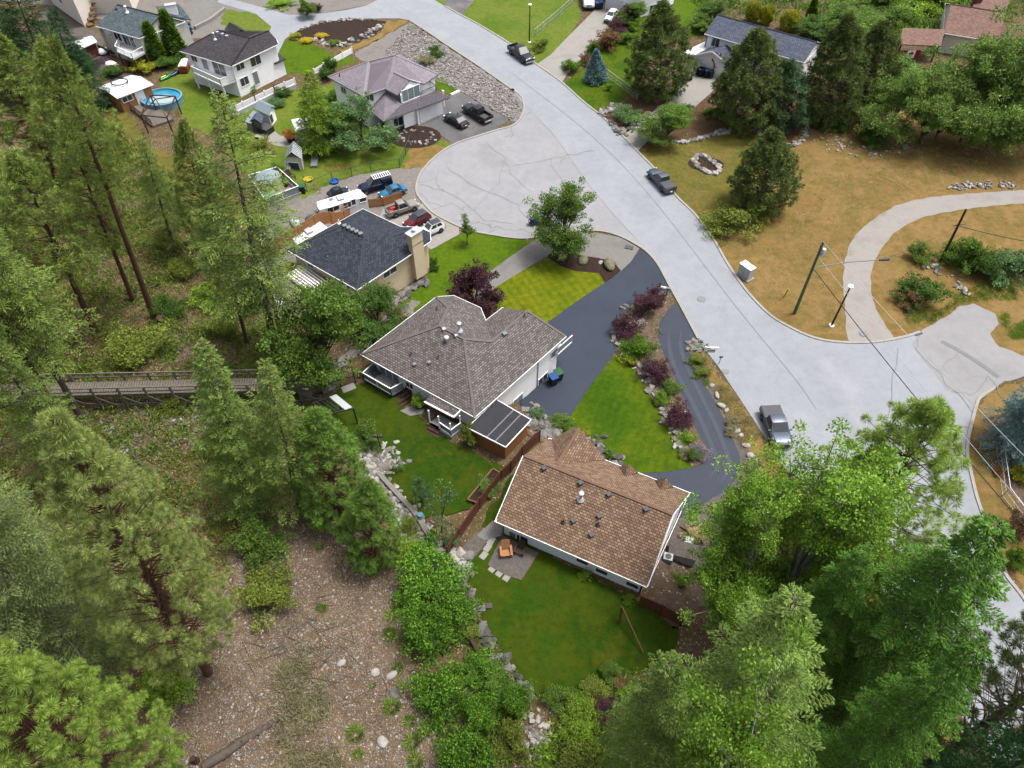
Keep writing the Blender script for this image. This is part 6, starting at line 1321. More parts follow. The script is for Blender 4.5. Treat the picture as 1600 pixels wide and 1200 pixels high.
def white_fence(label, pts, h=1.1):
    P = [at(*p) for p in pts]; o = thing('vinyl_fence', label, 'fence', P[0]); m = MB()
    for a, b in zip(P[:-1], P[1:]): m.bar(a + Z * h * .55, b + Z * h * .55, .06, h * .85)
    m.build('panel', MAT['white'], o)
    for a, b in zip(P[:-1], P[1:]):
        k = max(1, round((b - a).length / 2.6))
        for i in range(k + 1): p = a + (b - a) * i / k; MB().bar(p, p + Z * (h + .15), .16).build('post', MAT['white'], o)
white_fence('long white vinyl fence below the charcoal-roofed house lawn', [(362, 178), (400, 160), (430, 145), (462, 132)]); white_fence('white vinyl fence behind the mauve-roofed house', [(492, 118), (522, 100), (551, 84)])
def low_wall(name, label, pts, h, w, mat, cat='wall'):
    P = [at(*p) for p in pts]; m = MB(); L = smooth_open([p[:2] for p in P], 4); k = len(L); vs = []
    for i, p in enumerate(L):
        d = L[min(i + 1, k - 1)] - L[max(i - 1, 0)]; d = d / np.linalg.norm(d); n = np.array([-d[1], d[0]]) * w / 2; z = float(gz(*p))
        vs += [(*(p + n), z - .3), (*(p + n), z + h), (*(p - n), z + h), (*(p - n), z - .3)]
    m.add(vs, [(i * 4 + a, i * 4 + (a + 1) % 4, i * 4 + 4 + (a + 1) % 4, i * 4 + 4 + a) for i in range(k - 1) for a in range(4)] + [(0, 1, 2, 3), (4 * k - 1, 4 * k - 2, 4 * k - 3, 4 * k - 4)])
    return tag(m.build(name, MAT[mat]), label, cat)
low_wall('retaining_wall', 'grey block retaining wall beneath the white vinyl fence', [(364, 184), (400, 166), (432, 150), (463, 137)], .7, .4, 'lgrey'); low_wall('retaining_wall', 'pale retaining wall along the parking pad, top left', [(305, 46), (330, 33), (352, 16)], .6, .5, 'concrete')
low_wall('retaining_wall', 'weathered grey retaining wall along the edge of the back lawn', [(592, 742), (625, 778), (652, 808), (672, 842), (690, 868)], .45, .45, 'slate_stone')
low_wall('timber_edging', 'dark timber retaining edge in the shrub strip by the rear lawn', [(735, 1000), (752, 1030), (775, 1080), (780, 1108)], .7, .3, 'dark_timber'); low_wall('garden_kerb', 'short pale kerb at the mauve-roofed house driveway', [(705, 149), (718, 143)], .25, .4, 'white')
# lines of boulders and stones
def stones(label, pts, r, n, mat='stone', group=None, jit=.3, name='rock_edging', cat='stones', flatz=.7):
    """a laid row of stones that reads as one border"""
    P = smooth_open([at(*p)[:2] for p in pts], 6); m = MB(); rr = random.Random(len(P) * 7 + n + int(P[0][0] * 10))
    n = n if n >= 90 else int(n * 1.4)
    for i in range(n):
        t = (i + rr.random() * .7) / n * (len(P) - 1); k = min(int(t), len(P) - 2); p = P[k] + (P[k + 1] - P[k]) * (t - k); x, y = p[0] + rr.gauss(0, jit), p[1] + rr.gauss(0, jit); q = r * rr.uniform(.4, 1.05)
        m.rock((x, y, float(gz(x, y)) + q * .25 * flatz + .06), q, rr, rr.choice((0, 0, 1, 2)), flatz)
    o = tag(m.build(name, [MAT[mat], MAT['slate_stone'], MAT['stone_grey' if mat == 'stone' else 'stone_dark']], None, 35), label, cat, group)
    if n >= 90 and jit >= .7: o['kind'] = 'stuff'
    return o
stones('rough boulder edge between rear lawn and the shrub strip', [(700, 890), (716, 905), (735, 940), (748, 975), (770, 1015), (795, 1050), (835, 1092)], .45, 90, 'stone_grey', jit=.35)
stones('white rock border round the top of the mulch bed', [(470, 46), (500, 37), (540, 32), (590, 31)], .35, 40); stones('white rock border below the dark mulch bed', [(490, 60), (520, 70), (550, 66), (580, 52), (598, 40)], .45, 46, jit=.5)
stones('white rock line along the pine straw bed below the white-flowering tree', [(1050, 222), (1075, 222), (1105, 215), (1130, 206), (1160, 202), (1190, 208)], .45, 70, jit=.25)
stones('white stone corner border under the tall pines', [(1218, 222), (1244, 226), (1258, 205), (1262, 188)], .35, 44); pass
stones('pale pebbles lying along the gravel track edge, far right', [(1485, 293), (1530, 291), (1585, 290)], .3, 50, jit=.4); stones('rock border by the far lawn above the small driveway', [(938, 178), (952, 172), (970, 164)], .45, 30, jit=.4); stones('brown and white rock border beside the small driveway', [(955, 196), (975, 208), (1000, 190), (1012, 178)], .45, 50, 'slate_stone', jit=.5)
stones('stones edging the planted bed by the triangular lawn', [(962, 536), (985, 560), (1003, 583), (1018, 612), (1035, 640), (1052, 676), (1066, 704)], .4, 64, jit=.35); stones('pale stones around the bushes at the top of the planted bed', [(1000, 480), (996, 500), (990, 515), (966, 535)], .4, 36, 'slate_stone', jit=.8)
stones('rocks between the cabin and the black driveway', [(826, 640), (838, 660), (852, 676), (866, 668)], .45, 50, 'stone_grey', jit=.7)
stones('dark rocks at the edge of the triangular lawn by the tan roof', [(925, 688), (940, 702), (955, 716), (968, 724)], .45, 26, 'stone_dark', jit=.5); stones('pale rocks piled around the yard lamp', [(575, 715), (590, 708), (603, 718), (598, 732), (582, 730)], .3, 170, jit=.8)
stones('rubble stones on the bank below the back lawn', [(580, 745), (612, 785), (645, 830), (680, 872)], .26, 230, jit=.9); stones('rock border along the beige house wall', [(612, 480), (630, 464), (650, 448), (664, 438)], .55, 36, 'stone_grey', jit=.3)
stones('boulders at the black garden gate', [(483, 612), (492, 604), (500, 596), (505, 610)], .9, 16, 'stone_grey', jit=.5); stones('stones around the kidney shaped bed on the patchy lawn', [(1083, 250), (1092, 243), (1104, 246), (1112, 254), (1124, 262), (1120, 272), (1104, 270), (1092, 262), (1083, 250)], .42, 90, jit=.15)
stones('stones at the dry slope by the brown utility pole', [(1455, 418), (1462, 420), (1500, 450), (1510, 458)], .3, 26, jit=.5); stones('pebbles around the green box by the sign', [(1080, 535), (1090, 545), (1096, 538)], .35, 30, 'slate_stone', jit=.5)
stones('rock pile under the tall fir beside the deck', [(700, 872), (715, 885), (728, 878)], .5, 26, jit=.5); stones('stones in the garden path by the bottom shrubs', [(830, 1130), (845, 1160), (850, 1195)], .25, 90, jit=.8)
disc('planting_bed', 'kidney shaped stone bed on the patchy lawn', 1103, 257, 1.9, 'mulch', 'flower bed', 1.4, .04)
disc('planting_bed', 'oval dark mulch bed in front of the mauve-roofed house', 649, 214, 3.2, 'mulch', 'flower bed', 1.25, .05)
stones('small pale stones around the oval mulch bed', [(624, 214), (632, 222), (650, 224), (668, 222), (676, 213), (662, 205), (640, 205), (624, 214)], .3, 26, jit=.3)
def boulder(label, px, py, r, mat='stone_mossy', flatz=.6, group=None):
    p = at(px, py); rr = random.Random(px * 3 + py); o = MB().rock((p.x, p.y, p.z + r * .3), r, rr, 0, flatz).build('boulder', MAT[mat]); s = o.modifiers.new('s', 'SUBSURF'); s.levels = s.render_levels = 1; return tag(o, label, 'boulder', group)
for k_ in range(11): boulder('white stone in the spaced row between curved driveway and verge', 1112 + 7.6 * k_, 603 + 13 * k_ + 3 * (k_ % 3), .34 + .08 * (k_ % 3), 'stone', .6, 'white stones along the verge')
boulder('mossy boulder in the mulch bed under the maple', 911, 409, .9); boulder('long mossy boulder at the right end of the mulch bed', 951, 416, 1.05); boulder('small white stone left of the long mossy boulder', 938, 411, .4, 'stone'); boulder('grey boulder on the scree near the bottom shrubs', 617, 1085, .5, 'stone_grey'); boulder('pale boulder in the pine straw beside the driveway', 1110, 160, .5, 'stone'); boulder('pale boulder on the scree beside the pale one', 587, 1052, .42, 'stone'); boulder('pale flat stone at the bottom edge of the scree', 598, 1160, .55, 'stone'); boulder('white stone on the scree below the young pine', 613, 1056, .45, 'stone'); boulder('round pale stone in the middle of the scree', 533, 1037, .4, 'stone')
# stones of every size lying on the slope: nobody could count them
def scatter(name, label, poly, n, r0, r1, mat, seed, kindv='stuff'):
    P = [at(*p)[:2] for p in poly]; A = np.array(P); rr = random.Random(seed); m = MB(); lo, hi = A.min(0), A.max(0); k = 0
    while k < n:
        x, y = rr.uniform(lo[0], hi[0]), rr.uniform(lo[1], hi[1]); c = False; j = len(A) - 1
        for i in range(len(A)):
            if (A[i, 1] > y) != (A[j, 1] > y) and x < (A[j, 0] - A[i, 0]) * (y - A[i, 1]) / (A[j, 1] - A[i, 1]) + A[i, 0]: c = not c
            j = i
        if not c: continue
        k += 1; q = r0 + (r1 - r0) * rr.random() ** 3; m.rock((x, y, float(gz(x, y)) + .05 + q * .12), q, rr, rr.randrange(3), .65)
    o = m.build(name, [MAT[a] for a in mat]); o['kind'] = kindv; return o
SM = ('stone', 'slate_stone', 'stone_grey')
scatter('scree_stones', '', [(380, 850), (540, 800), (620, 860), (620, 950), (650, 1050), (700, 1120), (720, 1220), (240, 1220), (250, 1060), (330, 960)], 5600, .03, .115, ('stone', 'slate_stone', 'slate_stone'), 1)
scatter('bank_stones', '', [(640, 35), (700, 78), (800, 145), (816, 172), (800, 188), (720, 143), (640, 108), (606, 96), (606, 80)], 3000, .1, .26, ('stone', 'slate_stone', 'stone_grey'), 2)
def twigs(name, poly, n, seed):
    A = [at(*p) for p in poly]; rr = random.Random(seed); m = MB()
    for _ in range(n):
        w = [rr.random() ** 1.5 for _ in A]; s = sum(w); x = sum(a.x * q for a, q in zip(A, w)) / s; y = sum(a.y * q for a, q in zip(A, w)) / s; L_ = rr.uniform(.5, 2.2); a = rr.uniform(0, 6.3); p = Vector((x, y, float(gz(x, y)) + .12)); e_ = p + Vector((math.cos(a) * L_, math.sin(a) * L_, 0)); e_.z = float(gz(e_.x, e_.y)) + rr.uniform(.08, .3)
        m.tube([p, (p + e_) / 2 + Vector((rr.gauss(0, .08), rr.gauss(0, .08), .02)), e_], [.035, .025, .01], 4, rr.randrange(2), cap=False)
    o = m.build(name, [MAT['twig'], MAT['bark_grey']]); o['kind'] = 'stuff'
twigs('fallen_twigs', [(230, 1180), (330, 900), (560, 820), (640, 1000), (700, 1190), (420, 1200)], 130, 4); twigs('forest_twigs', [(120, 520), (300, 440), (430, 620), (330, 760), (120, 720), (200, 980), (140, 1060)], 170, 5)
scatter('field_stones', '', [(1250, 195), (1290, 205), (1340, 225), (1440, 215), (1445, 235), (1330, 250), (1270, 230)], 160, .06, .3, ('stone', 'slate_stone', 'stone'), 8)
scatter('hill_stones', '', [(150, 640), (420, 560), (430, 640), (300, 700), (180, 720)], 700, .06, .25, SM, 3)
# ---------------------------------------------------------------- yards
def bars_thing(name, label, cat, segs, mat, base, group=None):
    o = thing(name, label, cat, base, group)
    for nm, w, ss in segs:
        if nm in ('post', 'rafter'):
            for a, b in ss: MB().bar(a, b, w).build(nm, MAT[mat], o)
        else:
            m = MB()
            for a, b in ss: m.bar(a, b, w)
            m.build(nm, MAT[mat], o)
    return o
b0 = [at(x, y) for x, y in ((522, 672), (559, 663), (533, 642), (497, 655))]; zt = max(p.z for p in b0) + 2.6; T = [Vector((p.x, p.y, zt)) for p in b0]
pgo = bars_thing('pergola', 'slim black metal pergola on the back lawn by the wooded slope', 'pergola', [('post', .13, list(zip(b0, T))), ('frame', .12, [(T[i], T[(i + 1) % 4]) for i in range(4)]), ('rafter', .08, [(T[0] + (T[1] - T[0]) * k / 6, T[3] + (T[2] - T[3]) * k / 6) for k in range(1, 6)])], 'black', b0[0])
MB().add([T[2] + (T[1] - T[2]) * .0 + Z * .08, T[2] + (T[1] - T[2]) * .95 + Z * .08, T[2] + (T[1] - T[2]) * .95 + (T[3] - T[2]) * .3 + Z * .08, T[2] + (T[3] - T[2]) * .3 + Z * .08], [(0, 1, 2, 3)]).build('canopy', MAT['galv'], pgo)
p, h = along(596, 706, 680); o = thing('garden_lamp', 'black yard lamp standing in pale rocks on the back lawn', 'garden lamp', p); h = max(h, 2.4); MB().tube([p, p + Z * h], .07, 8).build('post', MAT['black'], o)
for a in (-.3, .3): MB().lathe([(.06, 0), (.14, .05), (.16, .35), (.05, .45)], 8, p + Vector((a, 0, h - .35))).build('lantern', MAT['dark'], o)
MB().bar(p + Vector((-.3, 0, h - .35)), p + Vector((.3, 0, h - .35)), .06).build('arm', MAT['black'], o)
# raised bed
c4 = [at(x, y) for x, y in ((731, 784), (750, 791), (787, 746), (770, 736))]; o = thing('raised_bed', 'timber raised bed full of vegetables against the brown fence', 'raised bed', c4[0]); m = MB()
for i in range(4): m.bar(c4[i] + Z * .25, c4[(i + 1) % 4] + Z * .25, .14, .5)
m.build('frame', MAT['timber'], o); MB().add([c + Z * .38 for c in c4], [(0, 1, 2, 3)]).build('soil', MAT['mulch'], o)
# black gate and picket
p0, p1, p2 = at(510, 612), at(533, 604), at(560, 590); o = thing('garden_gate', 'black metal arch gate at the top of the back lawn', 'gate', p1); m = MB()
for a, b in ((p1, p1 + Z * 2.5), (at(556, 598), at(556, 598) + Z * 2.5)): MB().bar(a, b, .12).build('post', MAT['black'], o)
m.tube([p1 + Z * 2.5, (p1 + at(556, 598)) / 2 + Z * 2.9, at(556, 598) + Z * 2.5], .05, 6); m.build('arch', MAT['black'], o)
railing(o, [p0, p1], 1.1, 'black', False, bal=True, name='gate_leaf'); railing(o, [p1, at(556, 598)], 1.1, 'black', False, bal=True, name='gate_leaf')
railing(thing('metal_railing', 'black metal railing from the gate to the corner deck', 'railing', p2), [p2, at(575, 592)], 1.0, 'black', False, bal=True, name='panel')
p = at(545, 607); tag(MB().box(p + Z * .1, (1.4, .9, .08), .5).build('paving_slab', MAT['concrete']), 'pale paving slab in the lawn below the black gate', 'slab')
c_ = at(640, 645); tag(MB().prism([(q.x, q.y) for q in (at(625, 643), at(641, 651), at(660, 648), at(664, 640), at(645, 634))] if ccw([at(625, 643), at(641, 651), at(660, 648), at(664, 640), at(645, 634)]) else [(q.x, q.y) for q in (at(625, 643), at(641, 651), at(660, 648), at(664, 640), at(645, 634))][::-1], c_.z - .1, c_.z + .14).build('patio_slab', MAT['concrete_old']), 'pale concrete pad at the foot of the brown deck steps', 'slab')
# adirondack chair, patio chairs, paving slabs
def adirondack(label, px, py, rz, mat, sc=1.25):
    p = at(px, py); o = thing('adirondack_chair', label, 'garden chair', p + Z * .09, None, rz); M = MAT[mat]; o.scale = (sc, sc, sc)
    m = MB()
    for k in range(5): m.box((-.2 + .12 * k, 0, .34 - .02 * (4 - k) + .02 * k), (.1, .56, .03))
    m.build('seat', M, o, local=True); m = MB()
    for k in range(5): m.box((-.42, -.24 + .12 * k, .72), (.03, .105, .86 - .05 * abs(k - 2)), tilt=Matrix.Rotation(-.38, 3, 'Y'))
    m.build('backrest', M, o, local=True)
    for y in (-.36, .36):
        MB().box((-.02, y, .56), (.78, .15, .03)).build('armrest', M, o, local=True); MB().box((.3, y, .28), (.09, .05, .56)).build('leg', M, o, local=True); MB().bar((.3, y * .9, .34), (-.5, y * .9, .06), .05, .1).build('leg', M, o, local=True)
adirondack('orange adirondack chair on the patio of the tan-roofed house', 791, 867, -1.45, 'fence_orange'); adirondack('weathered brown adirondack chair beside the orange one', 812, 864, -1.9, 'dark_timber', 1.1)
adirondack('brown garden chair on the grass by the deck house railing', 456, 282, -.8, 'dark_timber'); adirondack('white sun chair on the gravel behind the beige house', 438, 478, -.3, 'white')
for x, y in ((756, 869), (762, 857), (768, 846), (770, 889), (781, 896), (792, 903)): tag(MB().box(at(x, y) + Z * .12, (.75, .55, .1), .9 + .05 * (x % 5)).build('paving_slab', MAT['concrete']), 'square paving slab in the stepping row around the gravel patio', 'slab', 'paving slabs around the patio')
# ac unit / grey utility box and small things by the gable
p = at(1063, 873); z0_ = p.z; o = thing('equipment_box', 'grey box trailer with gravelly flat top beside the tan-roofed house', 'storage box', p, None, -.28); MB().box((0, .2, .75), (2.4, 1.5, 1.3)).build('body', MAT['lgrey'], o, local=True); MB().box((0, .2, 1.43), (2.5, 1.6, .08)).build('top', MAT['gravel_dark'], o, local=True); MB().box((0, .2, .06), (2.2, 1.2, .12)).build('plinth', MAT['dark'], o, local=True)
p = at(1042, 876); o = thing('air_conditioner', 'pale air conditioning unit in front of the grey box', 'air conditioner', p, None, -.3); MB().box((0, 0, .45), (.8, .7, .8)).build('casing', MAT['lgrey'], o, local=True); MB().lathe([(.28, .86), (.28, .89), (.05, .9)], 14).build('fan_grille', MAT['dark'], o, local=True)
p = at(1074, 850); tag(MB().box(p + Z * .4, (.7, .6, .8), -.3).box(p + Z * .83, (.76, .66, .06), -.3).build('storage_tub', MAT['lgrey']), 'small pale tub behind the grey box', 'tub')
tag(MB().bar(at(1063, 823) + Z * .15, at(1083, 839) + Z * .3, .14).build('timber_plank', MAT['timber']), 'raw plank lying in the straw grass by the gable', 'plank')
# clothes line post
p = at(967, 976); t_ = on_up(972, 948, p.z + 2.1); t_.z = p.z + 2.1; o = thing('swing_post', 'brown leaning post with long pole across the rear lawn', 'post', p); MB().bar(p, t_, .16).build('post', MAT['fence_brown'], o); MB().tube([t_, at(1004, 1022) + Z * .4], [.06, .05], 8).build('long_pole', MAT['timber'], o)
# plant pot, blue barrel, misc.
def pot(label, px, py, r=.35, h=.6, mat='dark', leaf='decid', ph=1., hw=None):
    p = at(px, py); o = thing('plant_pot', label, 'plant pot', p); MB().lathe([(r * .7, 0), (r, h * .9), (r * 1.08, h), (r * .85, h), (r * .8, h * .9)], 14, p).build('pot', MAT[mat], o, smooth=40)
    me = kind('bush_' + leaf)[0]; c = link('plant', me, o); c.location = (0, 0, h * .8); c.scale = (r * 1.1, r * 1.1, ph * .6)
pot('tall plant in dark pot at the cabin corner', 734, 694, .55, .9, 'dark', 'olive', 1.8); pot('yellow-green plant in dark pot at the deck stairs', 655, 636, .5, .6, 'dark', 'lime', 1.1); pot('red flowers in dark pot by the white arbour', 456, 222, .7, 1., 'black', 'flower_red', 1.0); pot('red and dark potted flowers by the beige house window', 544, 494, .7, .7, 'dark', 'flower_red', 1.2)
p = at(658, 811); o = thing('barrel', 'light blue barrel in the corner below the back lawn', 'barrel', p); MB().lathe([(.26, 0), (.31, .2), (.31, .65), (.26, .85), (.05, .86)], 14, p).build('body', plain('light_blue_plastic', C(110, 168, 200), .5), o, smooth=40); MB().lathe([(.325, .3), (.325, .36)], 14, p).lathe([(.325, .55), (.325, .6)], 14, p).build('hoop', MAT['lgrey'], o)
p = at(1092, 543); o = thing('green_box', 'low green ground box near the sign post', 'box', p); MB().box(p + Z * .15, (.7, .5, .3), .3).build('body', TEAL, o); MB().box(p + Z * .32, (.76, .56, .05), .3).build('lid', GREEN, o)
# wooden walkway on trestles through the wood
def walkway():
    a0, a1 = flat(-60, 612, 8.0), flat(505, 598, 4.6); A, B_ = Vector(a0), Vector(a1); o = thing('boardwalk', 'long weathered timber walkway on trestles crossing the wooded slope', 'walkway', at(200, 620)); d = B_ - A; n = 14; side = Vector((-d.y, d.x, 0)).normalized() * .95; S_ = [(A + d * i / n) for i in range(n + 1)]
    m = MB(); k = int(d.length / .24)
    for i in range(k): p = A + d * (i + .5) / k; m.bar(p - side * .9, p + side * .9, .2, .07)
    m.build('planks', MAT['old_wood'], o); m = MB()
    for s in (-1, 1): m.bar(A + side * s * .8 - Z * .22, B_ + side * s * .8 - Z * .22, .14, .34)
    m.build('bearers', MAT['old_wood'], o)
    for s in (-1, 1):
        m = MB()
        for zz in (.55, 1.1): m.bar(A + side * s + Z * zz, B_ + side * s + Z * zz, .1, .12)
        m.build('handrail', MAT['old_wood'], o)
        for p in S_:
            g = float(gz((p + side * s).x, (p + side * s).y)); q = p + side * s; MB().bar((q.x, q.y, min(g, q.z) - .4), q + Z * 1.15, .16).build('post', MAT['old_wood'], o)
    m = MB()
    for i in range(0, n, 1):
        p, q = S_[i] - side, S_[i + 1] - side; g = float(gz(q.x, q.y))
        if p.z - g > .8: m.bar(p - Z * .3, (q.x, q.y, g), .1, .16); m.bar((p.x, p.y, float(gz(p.x, p.y)) + .9), (q.x, q.y, g + .9), .1, .14)
    if m.v: m.build('brace', MAT['old_wood'], o)
walkway()
# fallen logs
def log(label, a, b, r, mat='bark_grey'):
    p, q = at(*a) + Z * r * .8, at(*b) + Z * r * .8; m = MB(); k = 6; rr = random.Random(a[0]); m.tube([p + (q - p) * i / k + Vector((rr.gauss(0, .06), rr.gauss(0, .06), rr.gauss(0, .03))) for i in range(k + 1)], [r * (1 - .5 * i / k) * rr.uniform(.85, 1.15) for i in range(k + 1)], 9); d = q - p
    for i in range(3): t = p + d * (.3 + .2 * i); m.tube([t, t + Vector((rr.uniform(-.5, .5), rr.uniform(-.5, .5), .5))], [r * .3, .02], 5)
    return tag(m.build('fallen_log', MAT[mat], smooth=50), label, 'log')
log('long grey rotting log across the lower scree', (320, 1200), (505, 1078), .34, 'bark_grey'); log('thin dark log lying below the long rotting one', (330, 1188), (470, 1112), .16, 'dark_timber'); log('pale fallen branch under the pine by the scree', (160, 1020), (208, 1032), .14, 'bark_pale'); log('fallen trunk on the wooded slope near the round bush', (195, 470), (258, 440), .16, 'bark_grey'); log('grey deadwood beside the bottom left pine', (130, 1030), (165, 1056), .14, 'bark_pale')
p = at(254, 505); tag(MB().tube([p - Z * .3, p + Z * 1.], [.45, .36], 10).build('tree_stump', MAT['bark_red'], smooth=40), 'broken brown stump below the round bush on the slope', 'stump'); p = at(307, 1190); tag(MB().tube([p - Z * .3, p + Z * .9], [.3, .2], 8).build('tree_stump', MAT['dark_timber'], smooth=40), 'dark charred stump at the bottom by the long log', 'stump')
# ---------------------------------------------------------------- small buildings and yard things, upper left
s1 = shed_box('garden_shed', 'red-brown shed with white metal roof by the dark firs', 'shed', [(103, 68), (118, 80), (152, 65), (140, 56)], 2.4, 0, 'brick', 'white_metal', .5, .35)
s2 = shed_box('pool_house', 'timber pool house with white metal roof and a dark hoop on it', 'shed', [(150, 137), (183, 154), (240, 132), (205, 117)], 2.7, 0, 'fence_orange', 'white_metal', .5, .4)
win(s2, 199, 154, 1.6, .8, frame='white'); win(s2, 220, 152, 1.3, 2.0, name='door', pane='white', mull=0); win(s2, 163, 152, 1.1, .9, frame='lgrey')
p = Vector(flat(187, 129, 3.3)); m = MB(); m.tube([p + Vector((math.cos(a * .35) * 1.3, math.sin(a * .35) * 1.1, .12)) for a in range(19)], .1, 6, cap=False); tag(m.build('hose_coil', MAT['black']), 'black hoop of hose lying on the white pool house roof', 'hose')
p = at(256, 161); o = thing('pool', 'round above-ground pool with bright blue liner and pale cover', 'pool', p); m = MB(); m.lathe([(2.8, 0), (2.8, 1.1), (2.9, 1.15), (2.65, 1.17), (2.62, .8)], 40, p, sx=1.15, sy=1.0); m.build('wall', plain('pool_blue', C(150, 206, 226), .4), o, smooth=40); MB().lathe([(2.63, .9), (.01, .91)], 40, p, sx=1.15).build('water', plain('pool_water', C(60, 180, 224), .1, .1, .6, .5), o); MB().lathe([(1.9, .93), (1.9, .96), (.01, 1.0)], 30, p + Vector((.3, -.5, 0)), sx=1.1, sy=.75).build('cover', plain('pale_cover', C(216, 232, 238), .5), o)
b0 = [at(x, y) for x, y in ((232, 208), (272, 212), (284, 178), (246, 176))]; T = [q + Z * 3.0 for q in b0]; ap = sum(T, Vector()) / 4 + Z * 1.1
bars_thing('gazebo_frame', 'bare dark red gazebo frame without its canopy beside the pool', 'gazebo', [('post', .16, list(zip(b0, T))), ('frame', .14, [(T[i], T[(i + 1) % 4]) for i in range(4)]), ('rafter', .12, [(t, ap) for t in T])], 'dark_timber', b0[0])
dk2 = [at(x, y) for x, y in ((205, 172), (240, 200), (272, 190), (240, 160))]; o = thing('pool_deck', 'grey timber deck between the pool and the pool house', 'deck', dk2[0]); MB().prism([(q.x, q.y) for q in dk2] if ccw(dk2) else [(q.x, q.y) for q in dk2][::-1], -.1, .45).build('floor', MAT['old_wood'], o)
railing(o, [dk2[1] + Z * .45, dk2[0] + Z * .45], .9, 'dark_timber', False, bal=True)
s3 = shed_box('playhouse', 'white playhouse with pale blue gable roof and open porch', 'shed', [(421, 181), (431, 167), (413, 158), (398, 170)], 2.1, 0, 'wall_white', 'pale_roof', .8, .3); win(s3, 424, 186, 1.0, 1.4, name='door', pane='dark', mull=0)
s4 = shed_box('garden_shed', 'small shed with dark blue roof beside the white playhouse', 'shed', [(390, 189), (409, 193), (412, 182), (398, 178)], 2.0, 0, 'old_wood', 'shingle_blue', .6, .25)
s5 = shed_box('lean_to', 'pale blue lean-to roof next to the small dark-roofed shed', 'shed', [(381, 190), (392, 193), (404, 178), (396, 172)], 1.9, 0, 'pale_roof', 'pale_roof', 0., .25); 
p = at(412, 205); o = thing('trampoline_tub', 'covered black hot tub at the paved path', 'hot tub', p, None, -.5); MB().box((0, 0, .45), (3.2, 1.6, .9)).build('tub', MAT['black'], o, local=True); MB().box((0, 0, .95), (3.3, 1.7, .12)).build('cover', MAT['dark'], o, local=True)
sheet('paving', [(398, 214), (420, 200), (440, 213), (462, 210), (472, 222), (455, 230), (432, 228), (412, 220)], 'concrete', 4, smooth=True)
s6 = shed_box('arbour', 'white lattice roofed arbour half hidden by the tall cedar', 'arbour', [(455, 187), (462, 205), (486, 198), (480, 182)], 2.6, 0, 'white', 'white_metal', 0., .5)
g = [flat(x, y, 2.0) for x, y in ((445, 247), (472, 249), (472, 233), (450, 231))]; o = thing('greenhouse', 'small grey-green glass greenhouse with plants at the door', 'greenhouse', (*np.mean(g, 0)[:2], 0)); g = g if ccw(g) else g[::-1]
H7 = House(); H7.o = o; v = dict(zip('ABCD', g)); v['E'] = (v['A'] + v['B']) / 2 + [0, 0, 1.1]; v['F'] = (v['C'] + v['D']) / 2 + [0, 0, 1.1]; rb = MB(); roof_mesh(rb, v, [['A', 'E', 'F', 'D'], ['E', 'B', 'C', 'F']], .06); rb.build('roof', MAT['glasshouse'], o); q_ = offset_poly([p[:2] for p in g], -.2); MB().prism(q_, 0, 1.97).build('wall', MAT['wall_greige'], o); H7.wall = q_; win(H7, 460, 262, 1.6, 1.7, name='door', pane='dark', mull=0); m = MB()
for k in range(7): t = k / 6; m.bar(v['E'] * (1 - t) + v['F'] * t + [0, 0, .04], v['B'] * (1 - t) + v['C'] * t + [0, 0, .04], .06); m.bar(v['E'] * (1 - t) + v['F'] * t + [0, 0, .04], v['A'] * (1 - t) + v['D'] * t + [0, 0, .04], .06)
m.build('glazing_bar', MAT['white'], o)
# deck house
zd = 3.2; dq = [flat(x, y, zd) for x, y in ((392, 285), (436, 272), (469, 302), (417, 322))]; q_ = [p[:2] for p in dq]; q_ = q_ if ccw(q_) else q_[::-1]; o = thing('roof_deck_annexe', 'greige annexe with white railed roof deck beside the trailers', 'annexe', (*np.mean(q_, 0), 0)); MB().prism(q_, -.2, zd - .02).build('wall', MAT['wall_greige'], o); MB().prism(offset_poly(q_, .12), zd, zd + .14).build('deck_floor', plain('pink_deck', C(196, 182, 176), .8), o); railing(o, [p + np.array([0, 0, .14]) for p in (dq[0], dq[1], dq[2], dq[3], dq[0])], 1.0, 'white', True)
def parasol(label, p, r, h, mat):
    o = thing('parasol', label, 'parasol', p); MB().tube([p, p + Z * h], .05, 8).build('pole', MAT['galv'], o); m = MB(); n = 8
    c = p + Z * (h + .35); R_ = [p + Vector((math.cos(i * math.pi / 4) * r, math.sin(i * math.pi / 4) * r, h - .15)) for i in range(n)]; m.add([c] + R_ + [q - Z * .2 for q in R_], [(0, 1 + i, 1 + (i + 1) % n) for i in range(n)] + [(1 + i, 1 + n + i, 1 + n + (i + 1) % n, 1 + (i + 1) % n) for i in range(n)]); m.build('canopy', mat, o)
    MB().lathe([(.35, 0), (.3, .1), (.06, .12)], 12, p).build('base', MAT['dark'], o)
PALE = plain('pale_blue_canvas', C(176, 194, 202), .8, .08, 2); parasol('pale blue-grey parasol on the white railed roof deck', Vector(flat(424, 295, zd + .14)), 1.7, 2.1, PALE)
for x, y, l in ((436, 277, 'potted shrub at the far corner of the roof deck'), (447, 290, 'potted shrub along the right railing of the roof deck')):
    p = Vector(flat(x, y, zd + .14)); oo = thing('plant_pot', l, 'plant pot', p); MB().lathe([(.25, 0), (.36, .5), (.3, .5)], 12, p).build('pot', MAT['brick'], oo); c = link('plant', kind('bush_decid')[0], oo); c.location = (0, 0, .4); c.scale = (.42, .42, .5)
p = Vector(flat(423, 314, zd + .14)); o = thing('deck_box', 'turquoise storage box at the front corner of the roof deck', 'box', p, None, .3); MB().box((0, .3, .45), (1.6, 1.0, .9)).build('body', plain('turquoise', C(120, 196, 190), .5), o, local=True); MB().box((0, .3, .94), (1.7, 1.1, .08)).build('lid', plain('turquoise_lid', C(140, 208, 202), .5), o, local=True)
